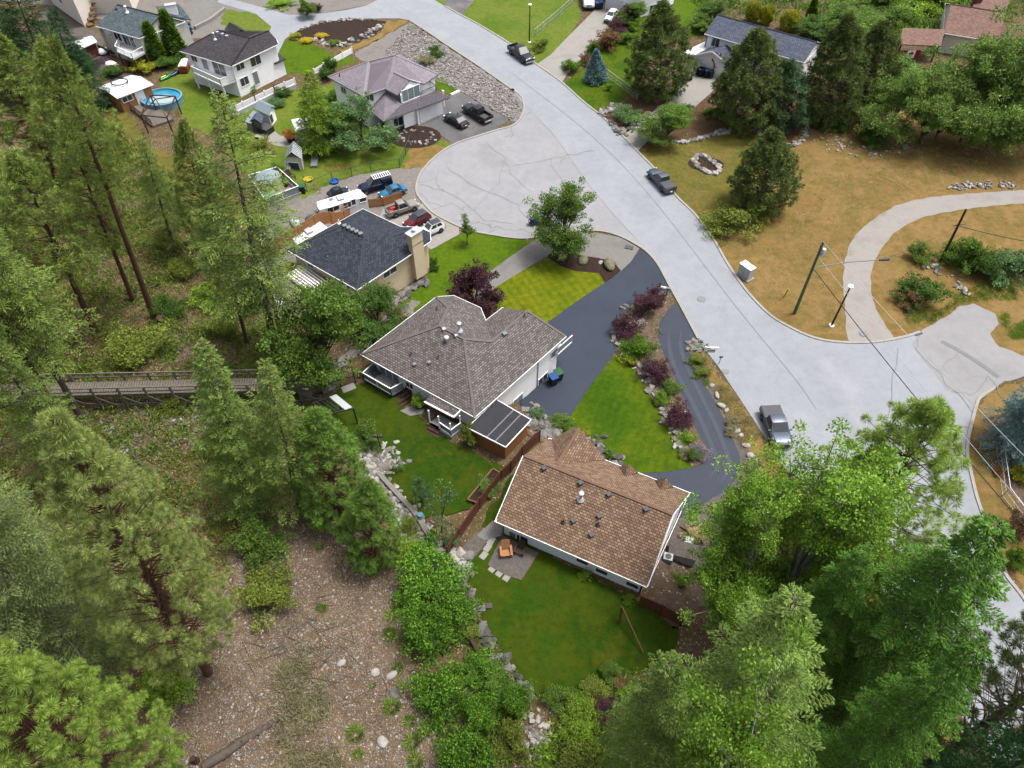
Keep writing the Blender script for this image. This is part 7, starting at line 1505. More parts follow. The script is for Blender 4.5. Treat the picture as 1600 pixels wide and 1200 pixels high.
s8 = shed_box('garden_shed', 'little brown wooden hut between annexe and cedar fence', 'shed', [(430, 342), (437, 352), (455, 346), (446, 337)], 1.9, 0, 'dark_timber', 'dark_timber', .6, .3)
for x, y, l, mt, s in ((462, 350, 'covered grey quad bike by the brown hut', 'lgrey', 1.), (488, 345, 'dark tarp heap beside the white trailer', 'dark', .9), (480, 352, 'white tub behind the cedar fence', 'white', .6)):
    p = at(x, y); rr = random.Random(x); o = MB().rock((p.x, p.y, p.z + .4 * s), 1.0 * s, rr, 0, .6).build('covered_load', MAT[mt]); s_ = o.modifiers.new('s', 'SUBSURF'); s_.levels = s_.render_levels = 1; tag(o, l, 'covered load')
# red tractor / mower behind beige house
p = at(449, 424); o = thing('ride_on_mower', 'red ride-on mower on the gravel behind the beige house', 'mower', p, None, .9); m = MB(); loft(m, [(-.8, .45, .4, .35, .75, .06), (.0, .42, .38, .35, .6, .06), (.2, .38, .34, .4, .95, .08), (1.0, .34, .3, .42, .85, .08)]); m.build('body', paint('mower_red', C(206, 70, 44)), o, smooth=40, local=True)
for x, y, r in ((-.55, .45, .34), (-.55, -.45, .34), (.7, .4, .24), (.7, -.4, .24)): wheel(o, x, y, r, .2)
MB().box((-.5, 0, .9), (.4, .45, .12)).box((-.7, 0, 1.1), (.1, .45, .4)).build('seat', MAT['black'], o, local=True); m = MB(); m.tube([(.05 + .16 * math.cos(a), .16 * math.sin(a), 1.15) for a in np.linspace(0, 6.28, 13)], .02, 5); m.bar((.15, 0, .8), (.05, 0, 1.15), .04); m.build('steering_wheel', MAT['black'], o, local=True)
# toys on the lawn
for x, y, c, l in ((523, 285, (40, 120, 220), 'blue plastic paddling tub on the toy-strewn lawn'), (482, 282, (228, 210, 50), 'yellow toy on the grass by the roof deck')):
    p = at(x, y); tag(MB().lathe([(.5, .05), (.7, .3), (.62, .3), (.45, .1)], 16, p).build('toy_tub', plain('toy_' + l.split()[0], C(*c), .5)), l, 'toy')
m = MB(); c_ = at(510, 262)
m.tube([c_ + Vector((math.cos(i * .5) * (1.5 - .05 * i) + .12 * i, math.sin(i * .5) * (1.0 - .03 * i) + .4 * math.sin(i * 1.3), .06)) for i in range(30)], .045, 5)
tag(m.build('garden_hose', plain('orange_hose', C(206, 112, 74), .6)), 'orange hose coiled loosely on the lawn by the greenhouse', 'hose')
for x, y, l in ((450, 262, 'left grey slab bed beside the greenhouse'), (492, 255, 'dark grey slab bed right of the greenhouse')): tag(MB().box(at(x, y) + Z * .2, (1.0, 2.6, .4), .1).build('garden_trough', MAT['grey']), l, 'trough')
wire_clutter = [(163, 84, 'white', 'white bagged bundle under the slate house deck'), (178, 106, 'white', 'white sheeted pile below the slate house deck'), (171, 78, 'dark', 'dark covered grill by the slate house wall'), (200, 104, 'brick', 'red covered stack under the slate house deck')]
for x, y, mt, l in wire_clutter:
    p = at(x, y); rr = random.Random(x); o = MB().rock((p.x, p.y, p.z + .5), 1.15, rr, 0, .6).build('covered_pile', MAT[mt]); s_ = o.modifiers.new('s', 'SUBSURF'); s_.levels = s_.render_levels = 1; tag(o, l, 'pile')
o = thing('trailer_cart', 'dark flat trailer beside the slate-roofed house deck', 'trailer', at(176, 82), None, -.6); MB().box((0, 0, .7), (4.2, 2.2, .15)).build('bed', MAT['dark'], o, local=True); m = MB()
for s in (-1, 1): m.box((0, s * 1.1, 1.05), (4.2, .08, .6))
m.build('side', MAT['black'], o, local=True); wheel(o, -.4, 1.2, .35); wheel(o, -.4, -1.2, .35)
# pavilion with flag, upper right
s9 = [flat(x, y, 3.0) for x, y in ((1405, 69), (1470, 72), (1474, 52), (1408, 50))]; o = thing('pavilion', 'open garden pavilion with grey shingle roof behind the hedge', 'pavilion', (*np.mean(s9, 0)[:2], 0)); s9 = s9 if ccw(s9) else s9[::-1]; v = dict(zip('ABCD', s9)); rb = MB(); roof_mesh(rb, {k: p + ([0, 0, .7] if k in 'CD' else [0, 0, 0]) for k, p in v.items()}, [['A', 'B', 'C', 'D']], .14); rb.build('roof', MAT['shingle_brown'], o)
for p in offset_poly([q[:2] for q in s9], -.4): MB().bar((p[0], p[1], -.1), (p[0], p[1], 3.1), .22).build('post', MAT['dark_timber'], o)
def flag(label, p, d, w, h, up=Z):
    """red and white banner with a red maple leaf"""
    o = thing('flag', label, 'flag', p); d = Vector(d).normalized(); n = d.cross(up).normalized(); RED = plain('flag_red', C(206, 30, 50), .7, .05)
    def q(x0, x1, m, t=0., wave=.05):
        k = 4; vs = []
        for i in range(k + 1):
            x = x0 + (x1 - x0) * i / k; o_ = n * (wave * math.sin(x / w * 7))
            vs += [p + d * x + o_ + n * t, p + d * x + up * h + o_ + n * t]
        m.add(vs, [(2 * i, 2 * i + 2, 2 * i + 3, 2 * i + 1) for i in range(k)])
    m = MB(); q(0, w * .25, m); q(w * .75, w, m); m.build('red_band', RED, o); m = MB(); q(w * .25, w * .75, m); m.build('white_field', MAT['white'], o)
    L = [(0, -.45), (.04, -.45), (.03, -.18), (.26, -.22), (.22, -.12), (.45, .08), (.38, .12), (.42, .28), (.28, .25), (.25, .32), (.1, .18), (.15, .42), (.07, .38), (0, .52)]; L = L + [(-x, y) for x, y in L[::-1][1:-1]]
    for s in (-1, 1):
        c = p + d * w * .5 + up * h * .5 + n * (s * .06 + .05 * math.sin(3.5)); m = MB(); m.add([c + d * x * h * .8 + up * y * h * .8 for x, y in L], [tuple(range(len(L)))]); m.build('maple_leaf', RED, o)
    return o
flag('red and white maple leaf flag hung on the hedge below the pavilion', Vector(flat(1408, 91, 1.6)), (1, .05, 0), 2.9, 1.35)
pf = at(1111, 120); of = flag('tall furled maple leaf flag in front of the double garage', pf + Z * 1.2 + Vector((.1, 0, 0)), (.9, -.3, 0), .75, 3.0); MB().tube([pf, pf + Z * 4.6], .05, 8).build('flagpole', MAT['galv'], of)
p = at(1340, 60); s10 = shed_box('garden_shed', 'small shed roof peeking over the bushes left of the slate blue roof', 'shed', [(1115, 38), (1128, 44), (1141, 34), (1122, 27)], 2.6, 0, 'timber', 'shingle_blue', .4, .3)
# ---------------------------------------------------------------- trees
T_ = [  # kind, foot, tip, half width, label
 ('fir_dark:0', (92, 168), (28, -70), 62, 'dark fir towering at the top left corner'), ('fir_dark:1', (30, 150), (-40, -110), 70, 'dark fir cut by the left edge, top corner'), ('fir_dark:0', (148, 172), (112, 62), 42, 'smaller dark fir beside the shed with white roof'), ('fir_dark:1', (118, 120), (84, 10), 40, 'dark fir between corner fir and the pale building'),
 ('pine_mid:0', (176, 352), (88, 66), 76, 'bushy pine in front of the pool house slope'), ('pine_mid:1', (96, 300), (12, 52), 82, 'pine left of the bushy pine on the upper slope'), ('pine_mid:0', (40, 420), (-40, 170), 78, 'pine at the left edge above the walkway'), ('pine_bare:2', (208, 470), (122, 190), 56, 'pine with crown hiding the middle of the upper slope'), ('pine_bare:2', (150, 520), (66, 240), 76, 'tall bare-stemmed pine just above the timber walkway'), ('pine_mid:0', (60, 560), (-30, 300), 70, 'pine behind the red leaning trunk'),
 ('pine_bare:0', (241, 496), (178, 150), 36, 'thin bare-trunked pine left of the round bush'), ('pine_bare:1', (116, 688), (-42, 330), 70, 'red leaning pine trunk crossing the walkway'), ('fir_bare:2', (144, 684), (48, 330), 84, 'fir with grey trunk just right of the red leaning pine'),
 ('fir_bare:0', (432, 562), (342, 138), 100, 'tall fir with long bare trunk in front of the beige house'), ('fir:0', (386, 536), (308, 236), 52, 'fir crown left of the tall bare-trunked fir'), ('fir_bare:1', (440, 534), (396, 330), 34, 'slender bare-trunked fir right of the tall one'), ('fir:1', (275, 396), (240, 210), 44, 'short fir by the black tarps on the slope'), ('pine_mid:1', (340, 410), (290, 190), 50, 'airy pine left of the tall fir, beside the gazebo frame'),
 ('fir_pale:0', (398, 790), (312, 532), 72, 'pale feathery young fir over the end of the walkway'), ('fir:1', (470, 800), (412, 560), 72, 'mid green fir next to the black pergola'), ('fir_grey:0', (150, 1040), (18, 600), 150, 'huge greyish fir at the left edge, twiggy'), ('fir_grey:1', (50, 960), (-80, 560), 140, 'second greyish fir cut by the left edge'), ('fir_grey:0', (20, 1130), (-130, 760), 110, 'low greyish fir at the bottom of the left edge'), ('fir:0', (130, 760), (80, 520), 66, 'dim fir behind the red trunk below the walkway'),
 ('pond:0', (326, 1052), (180, 652), 122, 'big yellow-green ponderosa pine beside the scree'), ('pond_green:0', (235, 1262), (-5, 1005), 140, 'bright puffy pine filling the bottom left corner'),
 ('pine_young:0', (530, 805), (492, 640), 72, 'young round pine beside the rocks of the back lawn'), ('pine_young:1', (585, 872), (574, 752), 56, 'youngest bushy pine alone on the scree'),
 ('decid:0', (508, 596), (490, 448), 68, 'leafy maple beside the beige house patio'), ('decid_dark:0', (590, 515), (588, 460), 48, 'dense green shrub tree against the beige house wall'),
 ('decid_y:0', (1205, 975), (1255, 712), 118, 'yellow-green birch right of the tan-roofed house'), ('decid_y:1', (1140, 985), (1155, 765), 84, 'smaller bright birch nearest the grey box'), ('decid_y:1', (1285, 960), (1330, 790), 80, 'low bright birch between the big birch and the open pine'),
 ('pine_open:0', (1320, 900), (1418, 632), 128, 'open pine with puffy crown against the road'), ('fir_lush:0', (1290, 880), (1330, 690), 84, 'small dense fir in front of the open pine'), ('fir_lush:1', (1330, 1100), (1534, 806), 150, 'great fir leaning over the road at lower right'), ('fir_lush:0', (1240, 1060), (1330, 850), 92, 'dark fir between birches and the great fir'), ('fir_wide:0', (1110, 1235), (1205, 925), 172, 'broad pale fir at the edge of the rear lawn'), ('fir_wide:1', (1010, 1260), (1050, 1030), 125, 'spreading pale fir at the bottom edge'),
 ('decid_y:0', (1100, 1320), (1140, 1052), 112, 'bright young broadleaf at the bottom edge among firs'), ('fir_lush:1', (1270, 1260), (1350, 1000), 110, 'lush fir at the bottom edge below the great fir'), ('pine_near:0', (1460, 1190), (1640, 925), 135, 'dark pine in the bottom right corner'), ('fir_dark:1', (1400, 1300), (1500, 1080), 110, 'shadowy fir cut by the bottom edge at right'),
 ('spruce_blue_big:0', (1592, 700), (1618, 575), 74, 'blue spruce cut by the right edge beside the side road'),
 ('pine_dark:1', (1030, 150), (1030, 8), 60, 'tall black pine beside the small driveway'), ('pine_dark:0', (1165, 196), (1168, 48), 66, 'big black pine in front of the slate blue house'), ('pine_blue:0', (1218, 200), (1232, 96), 44, 'bluish pine right of the big black pine'), ('pine_dark:1', (1288, 192), (1296, 30), 60, 'pine with pale crown right of the slate blue roof'), ('pine_dark:0', (1346, 170), (1356, 36), 56, 'pine behind the maple at the pine straw bed'), ('pine_dark:1', (1188, 326), (1192, 206), 60, 'round black pine on the patchy lawn'),
 ('robinia:0', (1386, 216), (1392, 108), 52, 'spreading tree at the edge of the dry field'), ('robinia:1', (1500, 222), (1505, 66), 78, 'largest feathery tree at the top right'), ('robinia:0', (1580, 224), (1590, 14), 84, 'feathery tree cut by the right edge, top'), ('robinia:1', (1462, 215), (1452, 120), 52, 'low feathery tree left of the largest one'), ('robinia:0', (1550, 170), (1545, 60), 60, 'feathery tree behind the largest one'),
 ('robinia:1', (1436, 224), (1438, 104), 56, 'feathery tree over the dry field edge, left of the low one'), ('robinia:0', (1542, 228), (1545, 116), 62, 'low spreading feathery tree in front of the two tall ones'),
 ('cedar:0', (497, 238), (482, 106), 40, 'tall yellowish cedar beside the arbour'), ('decid_blue:0', (568, 230), (556, 156), 50, 'round grey-green tree in front of the mauve-roofed house'), ('decid:1', (528, 232), (512, 168), 34, 'green tree between the cedar and the round tree'),
 ('decid:1', (881, 396), (881, 290), 45, 'street maple at the corner of the cul-de-sac'), ('sapling:0', (730, 382), (728, 340), 11, 'young sapling on the front lawn by the kerb'), ('plum:0', (744, 492), (742, 416), 37, 'dark purple plum tree behind the grey roof'), ('decid:0', (1042, 225), (1042, 164), 38, 'small white-flowering tree beside the small driveway'),
 ('spruce_blue:0', (931, 127), (932, 78), 19, 'small blue spruce on the lawn by the concrete drive'), ('thuja:0', (245, 99), (234, 34), 17, 'left conical cedar by the greige house'), ('thuja:0', (271, 88), (262, 16), 20, 'right and taller conical cedar by the greige house'),
 ('sparse:0', (620, 735), (620, 712), 13, 'spindly grey shrub tree on the back lawn'), ('decid_blue:0', (656, 785), (656, 748), 16, 'small round grey-green tree on the back lawn'), ('sparse:0', (690, 830), (692, 755), 28, 'airy twiggy tree at the corner of the back lawn'),
 ('decid:0', (480, 28), (478, 0), 14, 'small tree at the top edge by the lane'), ('decid_dark:0', (1270, 60), (1272, 30), 30, 'dark broadleaf behind the slate blue roof'), ('decid:0', (1320, 60), (1322, 10), 46, 'bright green tree behind the pines at the top'), ('decid:1', (1370, 30), (1372, -20), 40, 'green tree at the top edge right of centre'), ('decid_dark:0', (1115, 40), (1118, 8), 30, 'dark tree above the slate blue house'), ('decid:1', (1096, 48), (1094, 24), 20, 'small tree left of the slate blue house roof'), ('decid:0', (990, 40), (970, 4), 22, 'green tree in front of the white house at the top edge'),
 ('globe:0', (1176, 34), (1174, 4), 11, 'left clipped golden shrub behind the slate blue roof'), ('globe:0', (1197, 38), (1196, 10), 10, 'middle clipped golden shrub behind the slate blue roof'), ('globe:0', (1232, 48), (1231, 18), 13, 'right rounded golden shrub behind the slate blue roof'), ('thuja:0', (1268, 30), (1266, -6), 9, 'thin dark conical cedar at the top edge'),
]
def make_bare(kd):
    if kd == 'fir_bare:0': return make_fir(15, 30, 5.4, .32, 1.2, .35, 'fir') + (30, 5.4)
    if kd == 'fir_bare:2': return make_fir(19, 27, 4.8, .5, 1.3, .3, 'fir') + (27, 4.8)
    if kd == 'pine_bare:2': return make_pine(20, 22, 4.4, .38, 300, 60, .5, .055, 'pine_mid', 'bark_red', core=.25, dead=12) + (22, 4.4)
    if kd == 'fir_bare:1': return make_fir(16, 18, 2.2, .42, .9, .35, 'fir') + (18, 2.2)
    if kd == 'pine_bare:0': return make_pine(17, 26, 2.6, .55, 150, 60, .55, .05, 'pine_mid', 'bark_red', dead=10) + (22, 2.6)
    return make_pine(18, 26, 4.4, .5, 260, 60, .6, .055, 'pine_mid', 'bark_red', dead=10) + (24, 4)
for k_ in ('fir_bare:0', 'fir_bare:1', 'pine_bare:0', 'pine_bare:1', 'fir_bare:2', 'pine_bare:2'): _B[k_] = make_bare(k_)
GROUP = {'fir': 'conifers', 'pin': 'conifers', 'pon': 'conifers', 'rob': 'feathery trees', 'glo': 'clipped golden shrubs', 'thu': 'conical cedars'}
NAMES = {'fir': 'fir_tree', 'pin': 'pine_tree', 'pon': 'pine_tree', 'spr': 'spruce_tree', 'thu': 'conical_cedar', 'ced': 'cedar_tree', 'glo': 'golden_shrub', 'plu': 'plum_tree', 'sap': 'sapling'}
for k_, b_, t_, w_, l_ in T_:
    plant(k_, b_, t_, w_, l_, 'shrub' if k_[:3] == 'glo' else 'tree', NAMES.get(k_[:3], 'broadleaf_tree'), GROUP.get(k_[:3], 'broadleaf trees'))
S_ = [  # leaf, foot, half width px, height m, label
 ('purple', (975, 522), 20, 2.3, 'left purple bush at the bend of the black driveway'), ('purple', (1008, 490), 21, 2.5, 'purple bush in the middle of the driveway bed'), ('purple', (1022, 472), 15, 2.2, 'purple bush beside the white mailbox post'), ('purple', (1022, 590), 24, 2.0, 'purple bush below the low pine in the planted bed'), ('purple', (1056, 660), 22, 2.2, 'lowest purple bush beside the curved driveway'),
 ('hedge', (997, 555), 25, 1.8, 'dark green mugo bush in the planted bed'), ('lime', (1032, 628), 14, 1.3, 'lime green mound in the planted bed'), ('decid', (1046, 612), 15, 1.6, 'green shrub right of the lime mound'), ('yellow', (983, 567), 12, .9, 'yellow shrub at the tip of the triangular lawn'), ('lime', (1073, 690), 14, 1.2, 'yellow-green shrub above the lavender'), ('decid', (1082, 715), 11, 1.2, 'small green shrub at the corner of the triangular lawn'), ('lavender', (1090, 708), 16, .8, 'lavender band along the curved driveway'), ('grey_scrub', (1070, 712), 10, .8, 'grey-green mound beside the lavender'), ('lime', (993, 490), 8, .8, 'pale green tuft between the purple bushes'),
 ('grey_scrub', (1145, 664), 12, .8, 'grey scrub between drive and verge, upper one'), ('grey_scrub', (1142, 676), 10, .7, 'grey scrub just below the upper verge scrub'), ('grey_scrub', (1176, 733), 14, .9, 'grey-green mound at the bottom of the verge strip'), ('olive', (1088, 566), 12, .9, 'olive scrub at the foot of the sign post'), ('olive', (1096, 585), 12, .8, 'olive scrub on the strip below the sign post'),
 ('olive', (1140, 358), 36, 2.6, 'wide green bush on the dry verge below the round pine'), ('olive', (1172, 345), 26, 2.6, 'dull bush tucked behind the wide green bush'), ('decid_dark', (1433, 470), 34, 2.4, 'rounded bush with reddish side by the gravel track'), ('rust', (1420, 478), 18, 1.9, 'reddish flowering part bush at the foot of the rounded bush'), ('decid', (1432, 405), 18, 2.0, 'grey-green bush with yellow sleeve in it'), ('decid', (1498, 415), 28, 3.6, 'bright green bush by the brown utility pole'), ('decid_dark', (1524, 428), 26, 2.6, 'dark bush right of the brown utility pole'), ('decid_blue', (1560, 432), 34, 2.8, 'blue-green bush on the right of the row'), ('decid_blue', (1595, 428), 26, 2.8, 'blue-green bush cut by the right edge'),
 ('hedge', (892, 112), 14, 1.9, 'dark shrub at the corner of the concrete drive'), ('rust', (915, 100), 11, 1.5, 'small rusty shrub beside the blue spruce'), ('hedge', (925, 86), 9, 2.2, 'upright green shrub behind the rusty one'), ('rust', (950, 76), 22, 2.6, 'large rusty bush along the concrete drive'), ('purple', (965, 50), 16, 2.0, 'dark red bush above the large rusty bush'), ('purple', (982, 36), 16, 3.4, 'tall purple bush beside the white house'), ('hedge', (978, 66), 16, 1.6, 'green shrub right of the large rusty bush'), ('lime', (988, 48), 8, 1.4, 'yellow-green shrub behind the purple bush'), ('lime', (951, 140), 8, 1.0, 'pale variegated shrub on the lawn by the wire fence'), ('olive', (845, 78), 12, 1.8, 'round olive bush at the end of the wire fence'),
 ('decid_blue', (978, 188), 22, 2.0, 'grey-green shrub beside the small driveway mouth'), ('decid_dark', (1068, 180), 12, 1.8, 'leafy shrub on the far side of the small driveway'), ('decid', (1110, 180), 12, 1.1, 'small green shrub on the pine straw'), ('decid_dark', (1135, 185), 13, 1.4, 'dark shrub under the big black pine'), ('decid', (1312, 204), 14, 1.2, 'green clump on the dry slope'), ('decid_dark', (1278, 198), 10, 1.3, 'dark clump left of the green one on the dry slope'), ('decid_dark', (1365, 222), 24, 2.0, 'dark round bush under the spreading tree'), ('decid_dark', (1408, 122), 34, 2.4, 'dark hedge bush below the flag'), ('lime', (1385, 20), 40, 3.0, 'bright clipped hedge at the top of the lawn'), ('lime', (1455, 12), 36, 3.0, 'bright clipped hedge right part at the top edge'),
 ('decid_dark', (682, 88), 11, 1.8, 'green bush on the rock bank'), ('grey_scrub', (666, 99), 13, 1.3, 'twiggy brown bush left of the green one on the rock bank'), ('decid_dark', (517, 112), 12, 2.4, 'upright green shrub by the white fence end'), ('yellow', (462, 60), 9, 1.0, 'golden flowers at the left end of the mulch bed'), ('flower_yellow', (480, 66), 10, .8, 'yellow flowers below the mulch bed'), ('decid', (522, 70), 9, .8, 'green clump below the mulch bed'), ('flower_yellow', (502, 58), 9, .7, 'orange-yellow flowers in the mulch bed'), ('purple', (496, 18), 8, 1.6, 'dark red bush at the lane by the top edge'), ('lime', (440, 8), 20, .9, 'yellow-green planting along the lane at the top'),
 ('yellow', (228, 110), 22, 1.8, 'golden spreading shrub behind the pool house'), ('decid_dark', (262, 104), 20, 1.9, 'dark hedge shrub below the conical cedars'), ('lime', (285, 72), 10, 1.0, 'lime shrub at the foot of the white chimney'), ('purple', (138, 105), 20, 1.8, 'dull purple bush by the red-brown shed'), ('decid_dark', (178, 118), 18, 1.5, 'dark green shrub left of the golden one'), ('decid', (395, 140), 10, .9, 'small green shrub by the charcoal-roofed house wall'), ('decid_dark', (442, 150), 13, 1.4, 'shrub below the white fence, right end'), ('decid_blue', (432, 165), 14, 1.3, 'grey-green shrub in the dark bed by the playhouse'), ('olive', (408, 235), 20, 1.6, 'yellow-green shrub at the paved path'), ('decid', (435, 270), 12, 1.4, 'leafy shrub left of the greenhouse'), ('decid', (478, 245), 8, 1.8, 'leafy climber right of the greenhouse'), ('decid_dark', (510, 125), 12, 2.0, 'dark shrub left of the mauve roof'), ('hedge', (520, 160), 16, 1.8, 'hedge shrub at the left wall of the mauve-roofed house'),
 ('decid_dark', (268, 492), 24, 2.2, 'round dark green bush on the open wooded slope'), ('olive', (215, 555), 46, 2.4, 'wide yellow-green thicket above the walkway'), ('olive', (290, 430), 24, 1.8, 'yellow-green thicket by the slim trunk'), ('lime', (330, 470), 26, 1.8, 'bright yellow-green bush below the firs'), ('olive', (350, 520), 30, 1.8, 'yellow-green thicket by the slender trunks'), ('olive', (262, 380), 22, 1.6, 'low thicket on the upper slope'), ('decid', (405, 470), 26, 2.0, 'green thicket at the foot of the patio cover'), ('decid', (470, 560), 30, 2.0, 'leafy thicket beside the garden gate'), ('olive', (410, 590), 30, 1.7, 'olive thicket under the tall fir'), ('olive', (275, 640), 18, 1.6, 'yellow-green bush just below the walkway'), ('olive', (130, 700), 30, 1.6, 'low yellow thicket at the foot of the red trunk'), ('olive', (350, 700), 30, 2.0, 'olive thicket behind the big ponderosa'), ('decid', (410, 860), 38, 2.6, 'bright green bush between ponderosa and scree'), ('olive', (425, 935), 44, 2.2, 'rounded yellow-green bush on the scree edge'), ('lime', (262, 1085), 38, 2.0, 'lime bush beside the ponderosa trunk'), ('decid', (575, 690), 24, 1.8, 'green shrub below the pergola'), ('olive', (85, 570), 34, 1.7, 'yellow thicket at the far left of the walkway'),
 ('laurel', (668, 905), 48, 2.6, 'broad glossy shrub at the head of the shrub strip'), ('laurel', (665, 1000), 42, 3.4, 'tall glossy shrub in the middle of the shrub strip'), ('laurel', (705, 960), 40, 2.2, 'leafy shrub against the boulder edge'), ('laurel', (690, 1090), 42, 3.2, 'tall glossy shrub low in the shrub strip'), ('laurel', (752, 1050), 26, 1.6, 'bright shrub beside the dark timber edge'), ('laurel', (750, 1120), 30, 2.4, 'green shrub right of the tall glossy one'), ('laurel', (728, 1190), 44, 3.0, 'rounded shrub at the bottom edge of the strip'), ('laurel', (805, 1100), 26, 2.2, 'glossy shrub at the bottom corner of the rear lawn'), ('olive', (800, 1165), 28, 2.2, 'shrub with faintly reddish tips at the bottom edge'), ('lime', (640, 870), 24, 1.8, 'glossy yellow-green shrub at the corner of the fence'), ('decid_blue', (705, 850), 13, 1.4, 'grey-green shrub at the end of the brown fence'),
 ('laurel', (640, 940), 22, 1.4, 'low shrub on the scree side of the strip'), ('olive', (730, 985), 20, 1.1, 'olive shrub growing over the boulder edge'), ('decid', (775, 1075), 22, 1.3, 'leafy shrub over the lowest boulders of the edge'), ('olive', (640, 825), 16, 1.0, 'olive shrub on the stony bank below the retaining wall'), ('decid_blue', (668, 858), 16, 1.1, 'grey-green shrub at the lower end of the retaining wall'), ('decid', (870, 1095), 22, 1.2, 'leafy plant at the bottom edge of the rear lawn'), ('lime', (905, 1120), 30, 1.4, 'lime bush below the rear lawn'), ('lime', (900, 1150), 26, 1.4, 'golden-green bush low in the border'), ('purple', (948, 1110), 22, 1.1, 'low purple bush in the border'), ('rust', (968, 1072), 14, .9, 'dark red clump at the lawn border'), ('decid', (955, 1055), 18, 1.2, 'green plant at the right end of the lawn border'), ('olive', (930, 1085), 24, 1.1, 'olive shrub in the middle of the border'), ('olive', (900, 1195), 36, 1.6, 'olive bush cut by the bottom edge'), ('lime', (980, 1100), 22, 1.4, 'yellow-green bush beside the spreading pale fir'),
 ('lime', (981, 938), 9, .9, 'variegated shrub at the house corner by the fence'), ('lime', (914, 902), 9, .9, 'variegated shrub at the middle of the pale wall'), ('grass', (1062, 912), 14, .9, 'yellow-green grass clump by the gable end'), ('straw', (1085, 840), 18, 1.1, 'straw-coloured grass clump behind the grey box'), ('decid_blue', (836, 652), 13, 1.3, 'grey-green shrub at the edge of the black driveway'), ('decid', (876, 664), 16, 1.2, 'green shrub at the corner of the triangular lawn and driveway'), ('lime', (952, 712), 9, .9, 'lime shrub in the rocks by the tan roof'), ('yellow', (915, 682), 8, .8, 'yellow shrub beside the tan roof peak'), ('decid', (763, 765), 18, .9, 'leafy vegetables in the raised bed'), ('decid_dark', (678, 420), 9, 1.5, 'narrow shrub at the beige house corner'), ('rust', (622, 500), 16, 1.2, 'reddish shrub at the edge of the front lawn'),
 ('yellow', (1592, 745), 18, 1.4, 'golden shrub in the flower garden on the right edge'), ('rust', (1590, 830), 24, 2.4, 'dull brown bush at the right edge'), ('hedge', (1580, 880), 16, 1.8, 'green shrub below the brown bush at the right edge'), ('flower_red', (1560, 740), 10, .6, 'pink and red flowers behind the right-hand wire fence'),
]
for lf, b_, w_, h_, l_ in S_:
    k_ = 'bush_' + lf + ':' + str(RNG.randrange(2)); p = at(*b_)
    plant(k_, b_, None, w_, l_, 'shrub', 'shrub', 'shrubs and bushes', h=h_ * (1.15 if w_ > 20 else 1.))
# small tufts one can tell apart on the scree, and the countless ones elsewhere
tf = make_tuft(5)
for x, y, s in ((503, 952, 1.2), (614, 960, 1.6), (610, 990, 1.4), (622, 1045, 1.2), (613, 1105, 1.7), (640, 1128, 1.3), (556, 1148, 1.7), (645, 1160, 1.6), (560, 1180, 1.1), (650, 1190, 1.5), (582, 1072, .7), (500, 855, 1.), (555, 870, 1.3), (586, 890, 1.), (600, 880, 1.)):
    o = link('grass_tuft', tf); o.location = at(x, y); o.scale = (s * .8, s * .8, s * .6); o.rotation_euler = (0, 0, x); tag(o, 'fresh green tuft growing in the stony scree', 'grass tuft', 'green tufts on the scree')
def cover(name, poly, n, leaf, r, h, seed, w=.05, kindv='stuff', per=26):
    """low ground cover: countless small blades or leaves over an area"""
    P = np.array([at(*p)[:2] for p in poly]); g = np.random.default_rng(seed); lo, hi = P.min(0), P.max(0); out = []
    while len(out) < n:
        q = g.uniform(lo, hi, (n, 2)); c = np.zeros(n, bool); j = len(P) - 1
        for i in range(len(P)):
            if P[i, 1] != P[j, 1]: c ^= ((P[i, 1] > q[:, 1]) != (P[j, 1] > q[:, 1])) & (q[:, 0] < (P[j, 0] - P[i, 0]) * (q[:, 1] - P[i, 1]) / (P[j, 1] - P[i, 1]) + P[i, 0])
            j = i
        m = np.sin(q[:, 0] * .5 + seed) * np.sin(q[:, 1] * .43 + seed * 2) + .5 * np.sin(q[:, 0] * 1.3 - q[:, 1] * 1.1) > -.25
        out += q[c & m].tolist()
    q = np.array(out[:n]); Pz = np.column_stack([q, gz(q[:, 0], q[:, 1])]); B_ = np.repeat(Pz, per, 0); N = len(B_); sc = np.repeat(g.uniform(.5, 1.4, n), per)
    off = g.normal(size=(N, 3)) * r * sc[:, None]; off[:, 2] = np.abs(off[:, 2]) * h / r * .6
    D = g.normal(size=(N, 3)) * .6 + [0, 0, .6] if leaf not in ('straw', 'grass') else g.normal(size=(N, 3)) * .35 + [0, 0, .9]
    if leaf in ('straw', 'grass'): off[:, 2] = 0
    me = cards(name, B_ + off, D, h * sc * g.uniform(.5, 1.1, N), w, LEAF[leaf], g); o = link(name, me); o['kind'] = kindv; return o
WOOD = [(60, 230), (160, 190), (240, 250), (330, 350), (420, 470), (480, 590), (540, 720), (470, 780), (330, 900), (200, 1000), (120, 1130), (-60, 1150), (-100, 600), (-60, 300)]
cover('undergrowth', WOOD, 2600, 'olive', .45, .55, 1, .12, per=22); cover('leafy_undergrowth', WOOD, 1700, 'decid', .5, .5, 2, .14, per=22); cover('straw_grass', WOOD, 2600, 'straw', .22, .45, 3, .035)
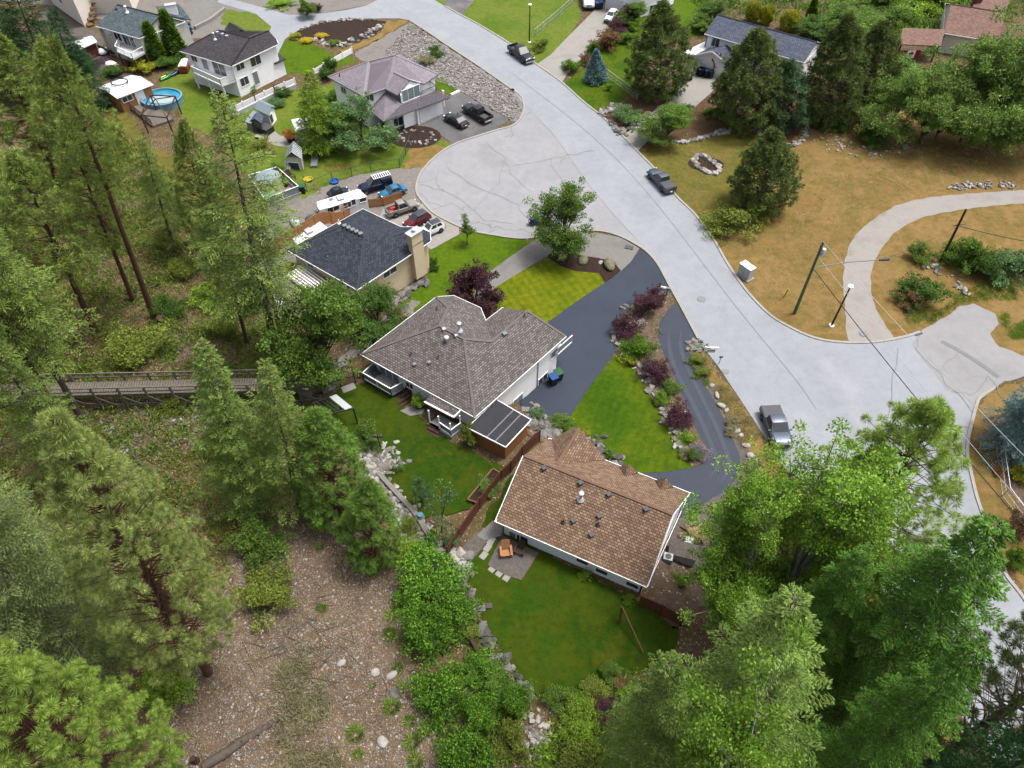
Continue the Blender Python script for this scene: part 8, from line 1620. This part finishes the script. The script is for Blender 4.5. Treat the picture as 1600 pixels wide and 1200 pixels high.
cover('dry_tufts', [(440, 1030), (480, 1000), (510, 1080), (540, 1220), (430, 1220)], 150, 'grey_scrub', .3, .5, 4, .04, per=60)
cover('verge_grass', [(1095, 545), (1140, 606), (1222, 726), (1300, 822), (1240, 820), (1160, 700), (1110, 605), (1085, 560)], 900, 'straw', .15, .25, 5, .03)
cover('field_grass', [(1010, 240), (1250, 230), (1450, 230), (1620, 230), (1620, 300), (1450, 300), (1340, 360), (1310, 520), (1210, 490), (1090, 330)], 5200, 'straw', .2, .16, 6, .03, per=9)
cover('scree_grass', [(320, 930), (470, 800), (620, 860), (640, 1040), (720, 1200), (240, 1200)], 260, 'straw', .2, .4, 14, .03); cover('field_weeds', [(1230, 300), (1340, 240), (1600, 240), (1600, 290), (1400, 310), (1320, 400), (1240, 450)], 140, 'grass', .35, .14, 15, .05, per=24); cover('weeds', [(1400, 505), (1440, 515), (1500, 478), (1530, 470), (1600, 470), (1600, 440), (1540, 440), (1450, 480)], 420, 'grass', .2, .25, 7, .04); cover('weeds', [(1560, 492), (1620, 490), (1620, 530), (1580, 530)], 200, 'grass', .2, .3, 8, .04)
cover('weeds', [(1085, 555), (1098, 575), (1112, 605), (1100, 600), (1086, 572)], 60, 'grass', .15, .25, 9, .04)
cover('border_planting', [(780, 1085), (850, 1095), (930, 1085), (1000, 1060), (1010, 1120), (960, 1220), (860, 1220), (790, 1150)], 420, 'lime', .35, .45, 10, .1, per=26); cover('border_leaves', [(690, 900), (720, 905), (760, 1000), (820, 1090), (800, 1200), (700, 1200), (640, 1050), (640, 900)], 420, 'decid', .4, .5, 11, .12, per=26)
cover('hillside_shrubs', [(1050, -20), (1100, 20), (1160, 20), (1260, 60), (1330, 40), (1400, 60), (1480, 60), (1620, 20), (1620, -20)], 420, 'decid', .8, .9, 12, .25, per=40)
cover('bed_planting', [(965, 530), (990, 480), (1040, 470), (1028, 540), (1060, 620), (1090, 690), (1060, 690), (1010, 590)], 110, 'olive', .2, .25, 13, .06, per=20)
